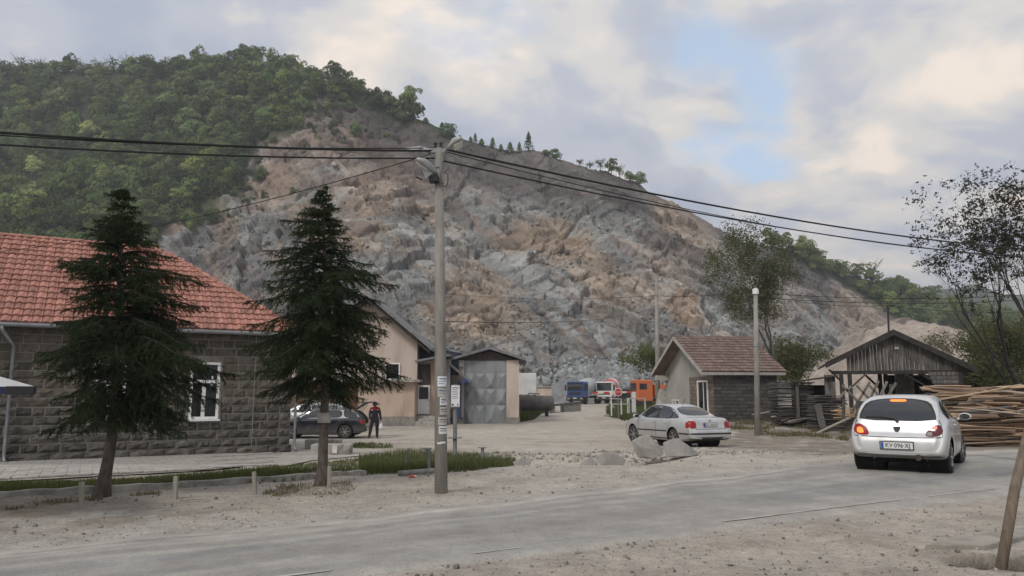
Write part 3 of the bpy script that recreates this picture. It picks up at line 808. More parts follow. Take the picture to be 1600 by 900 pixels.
# solid core under the rubble
SZ = 7.0 * np.clip(1 - rr, 0, 1) ** .9 * (.8 + .4 * fbm(PS * .3, 3, 221)) + fs_ * .9 - .8
mp_ = at(945, 622, 136)
tag(link("rubble_slope", npmesh("rubble_slope", np.stack([mp_.x + SX * 12, mp_.y + SY * 10, SZ], -1).reshape(-1, 3), Fq, M_ROCK, np.broadcast_to(GREY, SX.shape + (3,)).reshape(-1, 3))), kind="structure")
n = 4200; ii = RNG.integers(0, NC, n * 3); jj = RNG.integers(5, int(NR * .8), n * 3)
ok = (wood[ii, jj] < .2) & (HPX[ii, jj] > 280) & (HPX[ii, jj] < 1620) & (fbm(HP[ii, jj] * .06, 3, 231) > .47); ii, jj = ii[ok][:n], jj[ok][:n]
Sr = np.clip(.16 + RNG.exponential(.2, len(ii)), .15, 1.6)
stones("scree", HP[ii, jj] + np.array([0, -.1, .1]), Sr, hc[ii, jj] * RNG.uniform(.8, 1.45, len(ii))[:, None], 6, M_ROCK, "loose blocks lying on the ledges of the quarry face", "scree")
# loose gravel on verge, yard edge and near roadside
n = 12000
gp = np.stack([RNG.uniform(-9, 13, n), 4.6 + RNG.exponential(5.5, n)], -1)
e_ = np.maximum(road_near(gp[:, 0]) - gp[:, 1], gp[:, 1] - road_far(gp[:, 0])); gp = gp[(e_ > -.25) & (gp[:, 1] < 30) & (pave_in(gp[:, 0], gp[:, 1]) < -.05)]
gzz = np.array([gtop(a, b) for a, b in gp]); Sg = np.clip(.005 + RNG.exponential(.0055, len(gp)), .005, .04)
stones("gravel", np.column_stack([gp, gzz + Sg * .3]), Sg, np.array([.36, .33, .29]) * RNG.uniform(.45, 1.25, len(gp))[:, None], 7, M_DUST, "loose gravel scattered over the dusty roadside", "gravel")
cl = []
for c, r_, k in ((gnd(868, 722), 1.3, 420), (gnd(950, 716), 1.2, 420), (gnd(1090, 708), 1.6, 500), (gnd(1040, 708), 1.2, 300), (gnd(800, 718), .8, 200)):
    cl.append(np.column_stack([RNG.normal(c.x, r_, k), RNG.normal(c.y, r_ * .6, k)]))
gp = np.concatenate(cl); gzz = np.array([gtop(a, b) for a, b in gp]); Sg = np.clip(.01 + RNG.exponential(.012, len(gp)), .008, .10)
stones("gravel", np.column_stack([gp, gzz + Sg * .3]), Sg, np.array([.36, .335, .30]) * RNG.uniform(.5, 1.3, len(gp))[:, None], 8, M_DUST, "coarse gravel spilled around the grey boulders", "gravel")

# ================================================================== TREES
def quads(C, Nrm, S, r, asp=.8):
    """leaf-sized quads at C facing Nrm"""
    n = len(C); Nrm = Nrm / np.maximum(np.linalg.norm(Nrm, axis=1), 1e-6)[:, None]
    t = r.normal(size=(n, 3)); u = np.cross(Nrm, t); u /= np.maximum(np.linalg.norm(u, axis=1), 1e-6)[:, None]; v = np.cross(Nrm, u)
    u = u * S[:, None]; v = v * (S * asp)[:, None]
    V = np.stack([C - u, C - v * .8 + u * .1, C + u, C + v * .8 - u * .1], 1)
    return V.reshape(-1, 3)
def crown_variant(seed, nb=18, per=46, leaf=.105, tall=1.15, open_=0):
    r = np.random.default_rng(seed); V = []
    bl = r.normal(size=(nb, 3)); bl /= np.linalg.norm(bl, axis=1)[:, None]; bl *= (r.uniform(.25, .78, nb))[:, None]; bl[:, 2] *= tall
    for b in bl:
        br = r.uniform(.32, .5) * (1 - .12 * b[2]); d = r.normal(size=(per, 3)); d /= np.linalg.norm(d, axis=1)[:, None]; d[:, 2] = np.abs(d[:, 2]) * .9 - .2
        C = b + d * br * r.uniform(.8, 1.1, per)[:, None]
        V.append(quads(C, d * 1.2 + r.normal(size=d.shape) * .32 + b * .35, leaf * r.uniform(.6, 1.25, per), r))
    V = np.concatenate(V); V[:, 2] += .95 * tall
    return V
CROWNS = [crown_variant(s, nb=13 + s % 5, tall=1.0 + .12 * (s % 4)) for s in range(8)]
THIN = [crown_variant(40 + s, nb=12, per=15, leaf=.10, tall=1.35) for s in range(4)]
M_WOOD = leafmat("woodland_leaves", (.105, .15, .056), (.19, .24, .09), attr="col", trans=.3)
M_BARK = mat("bark", (.085, .07, .058), (.045, .038, .032), 9, rough=.95, bump=.6, bscale=25, bdist=.03)
M_BARKD = mat("dark_bark", (.05, .043, .038), (.028, .025, .022), 7, rough=.95, bump=.5, bscale=20, bdist=.03)
def qfaces(n): return np.arange(n * 4).reshape(n, 4)
def rotz(V, a):
    c, s = math.cos(a), math.sin(a); W = V.copy(); W[:, 0] = V[:, 0]*c - V[:, 1]*s; W[:, 1] = V[:, 0]*s + V[:, 1]*c; return W
def forest(name, pts, lbl, seed, rmin, rmax):
    r = np.random.default_rng(seed); Vs, Cs = [], []; tr = MB()
    for p in pts:
        q = r.uniform(rmin, rmax); V = rotz(CROWNS[r.integers(0, 8)], r.uniform(0, 6.28)) * q * np.array([1, 1, r.uniform(.9, 1.25)]) + np.array([p.x, p.y, p.z - .2 * q])
        k = r.choice((.5, .7, .85, 1.0, 1.15, 1.4)) * r.uniform(.9, 1.1); c = np.array([k * r.uniform(.9, 1.12), k, k * r.uniform(.8, 1.2)])
        if r.random() < .07: c = c * np.array([1.45, 1.3, 1.3])
        Vs.append(V); Cs.append(np.broadcast_to(c, V.shape))
    V = np.concatenate(Vs); o = link(name, npmesh(name, V, qfaces(len(V) // 4), M_WOOD, np.concatenate(Cs)))
    return tag(o, lbl, "woods", None, "stuff")
fp = []; R_ = random.Random(5)
for j in range(46):
    for i in range(38):
        px = -190 + i * 25 + (j % 2) * 12 + R_.uniform(-9, 9); py = 108 + j * 11.5 + R_.uniform(-4, 4)
        if px > 770: continue
        q, a, b = hill_at(px, py)
        if py < RPY[0] * 0 + float(np.interp(px, RPX, RPY)) + 3: continue
        if wood[a, b] < .45 + R_.uniform(-.2, .2): continue
        if wood_r[a, b] > .4: continue
        fp.append(q)
forest("woods", fp, "dense green deciduous woods covering the hillside left of the quarry", 3, 2.6, 4.9)
for px in np.arange(-190, 500, 11):
    q, a, b = hill_at(px, float(np.interp(px, RPX, RPY)) + R_.uniform(1, 7)); fp.append(q)
forest("woods", fp[-63:], "thin line of shrubby trees along the top edge of the left hill", 8, 1.5, 2.8)
fp = []
for j in range(14):
    for i in range(36):
        px = 1195 + i * 19 + (j % 2) * 9 + R_.uniform(-7, 7); py = 376 + j * 12 + R_.uniform(-4, 4)
        if py < float(np.interp(px, RPX, RPY)) + 2: continue
        q, a, b = hill_at(px, py)
        if wood_r[a, b] < .5: continue
        fp.append(q)
forest("woods", fp, "dark green woods on the lower ridge right of the quarry", 4, 2.4, 4.2)
# brush on the slope edges
fp = []
for px, py, k in ((300, 335, 16), (340, 300, 18), (285, 352, 14), (420, 205, 12), (500, 175, 16), (560, 172, 8), (360, 260, 12), (400, 290, 6), (540, 200, 8)):
    for _ in range(k): fp.append(hill_at(px + R_.gauss(0, 22), max(py + R_.gauss(0, 10), float(np.interp(px, RPX, RPY)) + 6))[0])
forest("brush", fp, "green bushes at the edge of the bare quarry slope", 6, 1.0, 2.2)

fp = []
for _ in range(130):
    px, py = R_.choice(((R_.uniform(400, 660), R_.uniform(165, 235)), (R_.uniform(270, 420), R_.uniform(235, 350))))
    py = max(py, float(np.interp(px, RPX, RPY)) + 8)
    if py < 260 - (px - 400) * .25 or px < 420: fp.append(hill_at(px, py)[0])
forest('brush', fp, 'low scrub thinning out over the dark earth above the quarry', 9, .5, 1.3)
# ---- single trees of the skyline
def far_tree(px, top, rw, kind, lbl, group="trees standing out on the skyline", py=None, col_=(1, 1, 1), cat_="tree"):
    """rw: crown half width in photo pixels, top: photo row of the tree top"""
    yr = float(np.interp(px, RPX, RPY)); q, a, b = hill_at(px, yr + 3 if py is None else py)
    fwd = group.startswith('blossoming'); q = q + (Vector((0, 0, HC)) - q).normalized() * (14 if fwd else 0); s = F / q.y; R0 = rw / s; base_py = (yr + 1 if py is None else py); H = max((base_py - top) / s, R0 * .8)
    root = empty("pine_tree" if kind == 'con' else "tree", q, lbl, cat_, group)
    r = np.random.default_rng(int(px * 7 + top)); tr = MB()
    if kind == 'con':
        R0 = R0 * .85; n = 330; t = np.round(r.uniform(.10, 1, n) ** .8 * 9) / 9 + r.normal(0, .02, n); t = np.clip(t, .05, 1); a_ = r.uniform(0, 6.28, n); rad_ = R0 * np.maximum(1.02 - t, 0) ** .75 * r.uniform(.3, 1.25, n) + .1
        C = np.stack([np.cos(a_) * rad_, np.sin(a_) * rad_, t * H - rad_ * .15], -1)
        V = quads(C, np.stack([np.cos(a_), np.sin(a_), 0*a_ + .6], -1) + r.normal(size=C.shape) * .4, R0 * .17 * r.uniform(.6, 1.2, n) + .05, r)
        tr.cyl((0, 0, -.5), (0, 0, H * .95), H * .022 + .05, .03, 5)
    elif kind == 'bare':
        V = rotz(THIN[int(px) % 4], px); V = V * np.array([R0, R0, H * 1.05 / 2.45]); V[:, 2] -= H * .05
        for _ in range(16):
            a_ = r.uniform(0, 6.28); z0 = H * r.uniform(.25, .6); e = Vector((math.cos(a_) * R0 * .8, math.sin(a_) * R0 * .8, H * r.uniform(.7, 1.0)))
            tr.tube([(0, 0, z0), Vector((0, 0, z0)).lerp(e, .5) + Vector((0, 0, .2)), e], [.09, .06, .03], 4)
        tr.cyl((0, 0, -12 if fwd else -.8), (0, 0, H * .8), .16, .05, 5)
    else:
        V = rotz(CROWNS[int(px) % 8], px * 1.3); V = V * np.array([R0, R0, H * 1.05 / 2.2]); V[:, 2] -= H * .10
        tr.cyl((0, 0, -12 if fwd else -.8), (0, 0, H * .6), H * .03 + .05, .05, 5)
    A = np.broadcast_to(np.array(col_) * r.uniform(.8, 1.1), V.shape)
    o = link("crown", npmesh("crown", V, qfaces(len(V) // 4), M_WOOD, A), root); tr.build("trunk", M_BARK, root, world=False)
    return root
ORD = ("first", "second", "third", "fourth", "fifth", "sixth", "seventh", "eighth", "ninth", "tenth", "eleventh", "twelfth", "thirteenth", "fourteenth")
for k, (px, top, rw) in enumerate(((8, 92, 18), (36, 86, 22), (64, 88, 18), (118, 84, 19), (150, 82, 18), (172, 78, 20), (200, 74, 20), (216, 76, 16))):
    far_tree(px, top, rw, 'bare', ORD[k] + " half bare pale skyline tree counted from the photo's left edge", col_=(1.25, 1.15, 1.2))
far_tree(97, 82, 20, 'rnd', "bright leafy tree on the skyline among the half bare trees", col_=(1.3, 1.3, 1.1))
far_tree(237, 72, 22, 'rnd', "round dark tree rising highest on the wooded skyline", col_=(.75, .8, .8))
for k, (px, top, rw) in enumerate(((290, 82, 20), (312, 86, 22), (330, 81, 19), (356, 86, 22), (378, 82, 20), (432, 98, 18), (468, 104, 19), (486, 101, 17), (506, 108, 17), (528, 114, 17), (548, 114, 17), (566, 122, 16), (590, 135, 14), (608, 141, 12))):
    far_tree(px, top, rw, 'rnd', ORD[k] + " bushy green skyline tree to the right of the round dark tree", col_=(1, 1, 1.05))
far_tree(402, 74, 20, 'bare', "half bare tree at the crown of the hill above the quarry", col_=(1.3, 1.1, 1.1))
far_tree(453, 92, 8, 'con', "single dark conifer among the leafy trees on the hilltop", col_=(.7, .8, .8))
for k, (px, top, rw) in enumerate(((622, 146, 10), (634, 154, 8))):
    far_tree(px, top, rw, 'bare', ("larger", "smaller")[k] + " of two small bare trees where the skyline starts down to the quarry", col_=(1.3, 1.1, 1))
cons = ((645, 166, 7), (664, 179, 8), (690, 186, 8), (705, 194, 6), (718, 207, 6), (735, 211, 5), (742, 207, 5), (752, 215, 7), (770, 212, 7), (782, 220, 6), (797, 218, 9), (812, 218, 6))
for k, (px, top, rw) in enumerate(cons):
    far_tree(px, top, rw, 'con', ORD[len(cons) - 1 - k] + " small conifer on the quarry rim leftward from the tall pine", col_=(.9, 1, .95))
far_tree(826, 202, 10, 'con', "tall dark pine standing alone on the quarry rim", col_=(.55, .62, .65))
far_tree(868, 219, 13, 'rnd', "dark rounded bush right of the tall pine on the rim", col_=(.7, .8, .75))
far_tree(852, 228, 9, 'rnd', "low shrub between the tall pine and the rounded bush", col_=(.9, .95, .8))
for k, (px, top, rw) in enumerate(((906, 242, 8), (922, 245, 10), (938, 246, 12), (955, 241, 13), (968, 252, 12), (984, 257, 12), (999, 258, 14))):
    far_tree(px, top, rw, 'rnd' if k in (3, 5, 6) else 'bare', ORD[k] + " tree from the left in the row at the quarry lip", "row of young trees at the quarry lip", col_=(1.1, 1.1, .9))
for k, (px, top, rw) in enumerate(((1240, 370, 15), (1258, 374, 16), (1278, 382, 17), (1300, 390, 17), (1318, 400, 15))):
    far_tree(px, top, rw, 'rnd', ORD[k] + " tree from the left on the right hand ridge before the round airy tree", "trees on the right ridge", col_=(.95, 1, 1))
far_tree(1364, 397, 22, 'bare', "round airy tree standing above the right ridge", col_=(.95, 1, .95))
for k, (px, top, rw) in enumerate(((1338, 416, 15), (1392, 419, 17), (1412, 426, 15))):
    far_tree(px, top, rw, 'rnd', ("low tree just left of the round airy tree on the right ridge", "low tree touching the round airy tree's right side", "low tree farther right than the round airy tree")[k], "low trees on the right ridge", col_=(1.1, 1.1, 1))
far_tree(1148, 350, 3, 'con', "tiny conifer on the bare edge of the quarry slope", col_=(.7, .8, .7))
far_tree(132, 170, 20, 'rnd', "pale cream blossoming tree high in the left woods", "blossoming trees in the woods", py=207, col_=(2.9, 2.4, 2.6), cat_="tree")
far_tree(46, 232, 17, 'rnd', "pale grey green blossoming tree at far left in the woods", "blossoming trees in the woods", py=262, col_=(3.0, 2.6, 3.0))
far_tree(158, 257, 14, 'rnd', "small pale tree below the large blossoming one", "blossoming trees in the woods", py=284, col_=(2.3, 2.1, 2.2))

# ---- branching trees nearer by
def grow_tree(root, stems, depth, leaf_n, leaf_s, leafm, barkm, seed, spread=.5, shrink=.74, kids=(2, 3), wob=.12, up=.06, side=.5, tipspread=.25, flat=.6, endonly=False):
    r = random.Random(seed); rn = np.random.default_rng(seed); br = MB(); tips = []
    def go(p, d, ln, rd, k):
        pts = [p.copy()]; rr_ = [rd]; q = p.copy(); dd = d.copy(); ns = 4 if k < 3 else 3
        for i in range(ns):
            dd = (dd + Vector((r.gauss(0, wob), r.gauss(0, wob), r.gauss(0, wob) + up))).normalized(); q = q + dd * ln / ns; pts.append(q.copy()); rr_.append(rd * (1 - .42 * (i+1) / ns))
            if k >= 2 and k < depth and r.random() < side * .6:
                a = dd.cross(Vector((r.gauss(0, 1), r.gauss(0, 1), r.gauss(0, 1)))).normalized(); go(q.copy(), (dd * .6 + a * .8).normalized(), ln * .55, rr_[-1] * .5, k + 2)
            if k >= depth - 1 and (not endonly or r.random() < .12): tips.append(q.copy())
        br.tube(pts, rr_, 7 if k < 2 else (5 if k < 4 else 3), cap=False)
        if k >= depth: tips.append(q); return
        n = r.choice(kids); a0 = r.uniform(0, 6.28); ax = dd.orthogonal().normalized(); bx = dd.cross(ax)
        for j in range(n):
            an = a0 + j * 6.283 / n + r.gauss(0, .4); sp = spread * r.uniform(.55, 1.2)
            if j == 0 and k < 3: sp *= .45
            nd_ = (dd * math.cos(sp) + (ax * math.cos(an) + bx * math.sin(an)) * math.sin(sp)).normalized()
            go(q.copy(), nd_, ln * shrink * r.uniform(.8, 1.15), rr_[-1] * (.82 if j == 0 else .66), k + 1)
    for p, d, ln, rd in stems: go(Vector(p), Vector(d).normalized(), ln, rd, 0)
    o = br.build("trunk", barkm, root, smooth=True, world=False)
    T = np.array([tuple(t) for t in tips]); n = len(T) * leaf_n
    C = np.repeat(T, leaf_n, 0) + rn.normal(size=(n, 3)) * tipspread * np.array([1, 1, flat]); Nn = rn.normal(size=(n, 3)); Nn[:, 2] = np.abs(Nn[:, 2]) + .3
    V = quads(C, Nn, leaf_s * rn.uniform(.5, 1.3, n), rn, .6)
    link("crown", npmesh("crown", V, qfaces(n), leafm), root); return len(T)
M_LEAFD = leafmat("dark_new_leaves", (.030, .031, .02), (.065, .062, .038), trans=.3, rand=0)
M_LEAFO = leafmat("olive_leaves", (.085, .095, .036), (.14, .14, .062), trans=.4, rand=0)
M_LEAFB = leafmat("bright_leaves", (.11, .135, .04), (.17, .18, .07), trans=.4, rand=0)
def tree_at(px, py, Y, lbl, name="tree", group=None):
    p = at(px, py, Y); return empty(name, Vector((p.x, p.y, float(gz(p.x, p.y)))), lbl, "tree", group)
t = tree_at(1622, 610, 33, "large dark tree with many bare stems and sparse leaves right of the shed")
grow_tree(t, [((.1, 0, -.2), (-.24, 0, 1), 3.3, .17), ((.35, .1, -.2), (-.12, .1, 1), 3.5, .18), ((.6, .2, -.2), (.05, .2, 1), 3.6, .19), ((.95, 0, -.2), (.28, -.1, 1), 3.5, .16), ((-.1, .3, -.2), (-.36, .1, 1), 2.6, .10), ((.45, .3, -.2), (-.05, -.2, 1), 3.4, .14)], 6, 3, .075, M_LEAFD, M_BARKD, 5, spread=.40, shrink=.72, up=.07, side=.3, tipspread=.065, endonly=True, kids=(2, 3, 3))
t = tree_at(1207, 640, 62, "slender olive green tree with dark trunk behind the small house")
grow_tree(t, [((0, 0, -.2), (.02, 0, 1), 4.6, .24)], 6, 3, .11, M_LEAFO, M_BARKD, 9, spread=.40, shrink=.72, up=.05, side=.9, tipspread=.38, kids=(2, 3, 3))
t = tree_at(1250, 640, 55, "broad low olive tree between the small house and the shed")
grow_tree(t, [((0, 0, -.2), (.25, 0, 1), 1.5, .11), ((.2, 0, -.2), (-.4, 0, 1), 1.35, .09), ((0, .2, -.2), (.6, 0, .9), 1.4, .08)], 5, 4, .11, M_LEAFO, M_BARKD, 12, spread=.6, shrink=.78, tipspread=.4)
t = tree_at(1016, 632, 88, "bright green young tree behind the orange truck", "young_tree")
grow_tree(t, [((0, 0, -.2), (0, 0, 1), 2.3, .09), ((.2, .1, -.2), (.2, 0, 1), 2.0, .08)], 4, 7, .16, M_LEAFB, M_BARK, 15, spread=.55, tipspread=.3)
t = tree_at(1490, 625, 46, "small thin bare tree behind the shed's right end", "young_tree")
grow_tree(t, [((0, 0, -.2), (-.1, 0, 1), 1.7, .06)], 5, 2, .07, M_LEAFO, M_BARKD, 18, spread=.6, tipspread=.2)
for k, (px, Y, h, lb) in enumerate(((1572, 48, 1.5, "drooping olive tree left of the large dark tree"), (1620, 52, 1.9, "leafy tree behind the large dark tree"), (1556, 43, .7, "low green shrub beside the white wrapped heap"))):
    t = tree_at(px, 620, Y, lb)
    grow_tree(t, [((0, 0, -.2), (-.25, 0, 1), h, .07), ((.3, 0, -.2), (.35, 0, 1), h, .07), ((0, .3, -.2), (0, .3, 1), h * 1.2, .08)], 5, 6, .11, M_LEAFO, M_BARKD, 21 + k, spread=.6, shrink=.8, tipspread=.35)

# ---- the two spruces by the road
M_NEEDLE = leafmat("spruce_needles", (.027, .040, .022), (.055, .074, .036), trans=.15, rand=0)
M_SBARK = mat("spruce_bark", (.145, .12, .10), (.075, .062, .052), 14, rough=.95, bump=.9, bscale=28, bdist=.02, stretch=(1, 1, .45))
def spruce(px, pyb, pyt, trunk_px, prof, lbl, seed, band=False):
    r = random.Random(seed); rn = np.random.default_rng(seed)
    b = GT(px, pyb); s = F / b.y; root = empty("spruce_tree", b, lbl, "tree", "spruces by the road")
    top = at(trunk_px[-1][0], pyt, b.y)
    axis = [b] + [at(x, y, b.y) for x, y in trunk_px]
    H = top.z - b.z; zs = [a.z for a in axis]
    def ax(z): return Vector((np.interp(z, zs, [a.x for a in axis]), b.y, z))
    tb = MB(); zz_ = np.linspace(b.z - .1, top.z, 26); r0 = .088
    tb.tube([ax(z) for z in zz_], [r0 * (1.0 + .55 * max(0, 1 - (z - b.z) / .3)) * (1 - (z - b.z) / H * .93) for z in zz_], 12)
    tb.build("trunk", M_SBARK, root, smooth=True)
    # half widths of the crown, in metres, by photo row
    py_ = [p[0] for p in prof]
    def wl(z):   # photo row of height z
        d = z - HC; u = (CP * 0 + math.atan2(d, b.y)); return 450 - F * math.tan(u - PITCH)
    segs = []; limbs = MB(); z = np.interp(0, [0, 1], [0, 1])
    zc0 = at(px, prof[-1][0], b.y).z
    z = zc0 + .12
    while z < top.z - .03:
        f = (z - zc0) / (top.z - zc0); row = wl(z)
        lw = np.interp(row, py_, [p[1] for p in prof]) / s; rw = np.interp(row, py_, [p[2] for p in prof]) / s
        nb = r.choice((4, 5, 6, 6)) if f < .85 else 4; a0 = r.uniform(0, 6.28)
        for k in range(nb):
            a = a0 + k * 6.283 / nb + r.gauss(0, .18); c = math.cos(a)
            ln = (rw * max(c, 0) ** 2 + lw * max(-c, 0) ** 2 + (lw + rw) / 2 * (1 - c * c)) * (.66 + .75 * mnoise.noise(Vector((c * 1.6 + seed, math.sin(a) * 1.6, z * 2.6))) + r.uniform(.0, .55))
            if ln < .06: ln = .06
            p = ax(z + r.uniform(-.07, .07)); d = Vector((math.cos(a), math.sin(a), 0)); pts = [p.copy()]
            rise = .35 + .5 * f; n_ = max(4, int(ln / .11))
            for i in range(n_):
                t = (i + 1) / n_; slope = rise * (1 - t * 1.2) - .75 * (1 - f) * math.sin(t * 2.6) + (.55 * max(0, t - .75) / .25) * .5
                pts.append(pts[-1] + (d + Vector((r.gauss(0, .07), r.gauss(0, .07), slope + r.gauss(0, .05)))).normalized() * ln / n_)
            limbs.tube(pts, [.017 * (1 - i / len(pts)) * min(1, ln) + .003 for i in range(len(pts))], 4, cap=False)
            for i in range(len(pts) - 1):
                t = (i + .5) / n_
                segs.append((pts[i], pts[i+1]))
                if t < .12: continue
                dv = (pts[i+1] - pts[i]).normalized(); sdv = dv.cross(Vector((0, 0, 1))).normalized()
                for sg in (-1, 1):
                    for q in range(3):
                        tl = ln * .38 * (1.15 - t) * r.uniform(.5, 1.2) + .05
                        st = pts[i].lerp(pts[i+1], r.random()); e = st; tdir = (dv * r.uniform(.6, 1.0) + sdv * sg * r.uniform(.6, 1.0) + Vector((0, 0, r.uniform(-1.1, .25)))).normalized()
                        m_ = max(1, int(tl / .09))
                        for u in range(m_):
                            tdir = (tdir + Vector((r.gauss(0, .1), r.gauss(0, .1), -.10 + r.gauss(0, .08)))).normalized(); e2 = e + tdir * tl / m_; segs.append((e, e2)); 
                            if u > 0 and r.random() < .7:
                                sd2 = (tdir + sdv * r.uniform(-1, 1) + Vector((0, 0, r.uniform(-.7, .1)))).normalized(); segs.append((e, e + sd2 * r.uniform(.04, .10)))
                            e = e2
        z += (.105 if f < .6 else .095) * r.uniform(.6, 1.4)
    limbs.build("limb", M_BARKD, root, kind="stuff")
    A = np.array([tuple(a) for a, _ in segs]); B = np.array([tuple(b_) for _, b_ in segs]); D = B - A; ln = np.linalg.norm(D, axis=1)
    cnt = np.maximum(4, (ln * 180).astype(int)); I = np.repeat(np.arange(len(A)), cnt); n = len(I)
    t = rn.random(n)[:, None]; P = A[I] + D[I] * t; Dn = D[I] / np.maximum(ln[I], 1e-5)[:, None]
    R0 = rn.normal(size=(n, 3)); R0 -= Dn * (R0 * Dn).sum(1)[:, None]; R0 /= np.linalg.norm(R0, axis=1)[:, None]
    nd_ = R0 * .85 + Dn * .7; nd_ /= np.linalg.norm(nd_, axis=1)[:, None]; nl = rn.uniform(.022, .042, n)[:, None]
    W = np.cross(nd_, rn.normal(size=(n, 3))); W /= np.linalg.norm(W, axis=1)[:, None]
    V = np.stack([P - W * .0046, P + W * .0046, P + nd_ * nl], 1).reshape(-1, 3) - np.array(b)
    link("crown", npmesh("crown", V, np.arange(n * 3).reshape(n, 3), M_NEEDLE), root)
    return root, ax, n
sp1, ax1, n1_ = spruce(158, 776, 297, [(166, 735), (174, 690), (178, 650), (183, 500), (188, 400), (192, 297)],
    [(297, 4, 4), (330, 28, 30), (370, 50, 48), (400, 66, 60), (450, 74, 108), (480, 68, 122), (550, 84, 146), (600, 82, 160), (635, 76, 126), (655, 46, 66)],
    "dense dark spruce with leaning trunk in front of the stone house", 31)
sp2, ax2, n2_ = spruce(503, 760, 288, [(505, 700), (507, 640), (510, 560), (508, 430), (504, 288)],
    [(288, 3, 3), (330, 24, 20), (361, 66, 32), (400, 76, 64), (440, 76, 88), (470, 92, 112), (500, 108, 134), (520, 120, 138), (548, 116, 138), (580, 95, 106), (605, 62, 55), (618, 30, 30)],
    "spruce with a straight trunk wrapped in a white paper band", 37)
print("needles", n1_, n2_)

# ================================================================== STONE HOUSE
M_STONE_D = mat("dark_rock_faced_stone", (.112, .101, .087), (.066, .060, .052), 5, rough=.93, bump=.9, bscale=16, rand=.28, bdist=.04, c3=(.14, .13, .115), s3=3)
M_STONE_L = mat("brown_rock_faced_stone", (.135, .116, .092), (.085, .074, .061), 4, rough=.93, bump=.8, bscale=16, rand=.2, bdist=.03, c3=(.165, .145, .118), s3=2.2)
M_MORTAR = mat("grey_mortar", (.255, .235, .20), (.18, .165, .14), 3, rough=.95, bump=.4, bscale=22)
M_TILE = mat("red_roof_tile", (.42, .20, .15), (.33, .15, .113), 7, rough=.75, rand=.22, bump=.15, bscale=60, c3=(.27, .135, .115), s3=1.8, lo3=.55, hi3=.75)
M_ZINC = mat("grey_painted_metal", (.26, .27, .28), (.20, .205, .21), 4, rough=.45, metal=.4)
M_UPVC = mat("white_window_frame", (.80, .80, .79), (.72, .72, .71), 5, rough=.35)
M_GLASSD = mat("dark_window_glass", (.012, .014, .017), rough=.05, spec=.6)
M_GLASSG = mat("grey_window_glass", (.05, .055, .06), rough=.07, spec=.6)
M_WOODD = mat("dark_eaves_wood", (.07, .055, .045), (.045, .036, .03), 6, rough=.85, stretch=(1, 1, .2))
def stone_variant(seed, l=1.0, h=.235, d=.05):
    """rock-faced block about l long: front face swollen and broken, seen from -y"""
    r = random.Random(seed); nx, nz = 4, 3; vs = []; fs = []
    for j in range(nz + 1):
        for i in range(nx + 1):
            edge_ = i in (0, nx) or j in (0, nz)
            vs.append((-l/2 + l*i/nx + (0 if edge_ else r.uniform(-.05, .05)), (r.uniform(-.012, .004) if edge_ else -d * r.uniform(.45, 1.35)), -h/2 + h*j/nz + (0 if edge_ else r.uniform(-.02, .02))))
    for j in range(nz):
        for i in range(nx): k = j*(nx+1)+i; fs.append((k, k+1, k+nx+2, k+nx+1))
    b = len(vs); corners = [0, nx, (nx+1)*(nz+1)-1, (nx+1)*nz]
    vs += [(vs[c][0], .05, vs[c][2]) for c in corners]
    bot = list(range(0, nx+1)); topr = [(nx+1)*nz+i for i in range(nx+1)]; lef = [j*(nx+1) for j in range(nz+1)]; rig = [j*(nx+1)+nx for j in range(nz+1)]
    fs += [tuple(bot[::-1] + [b, b+1]), tuple(topr + [b+2, b+3]), tuple(lef + [b+3, b]), tuple(rig[::-1] + [b+1, b+2])]
    return MB().add(vs, fs)
house = empty("stone_house", HC0 + Vector((0, 0, -.42)), "long dark stone house with red tiled hip roof at the left", "house")
HW = Plane((HC0.x, HC0.y), HD)                    # u = 0 at the right corner, negative to the left
ZB = -.42; ZE = HW.hit(430, 519)[1] - .06
ULEN = 9.4; DEP = 8.4
mb = MB(); HW.box(mb, -17, -.02, .03, DEP, ZB - .3, ZE + .05)
wall = mb.build("wall", M_MORTAR, house)
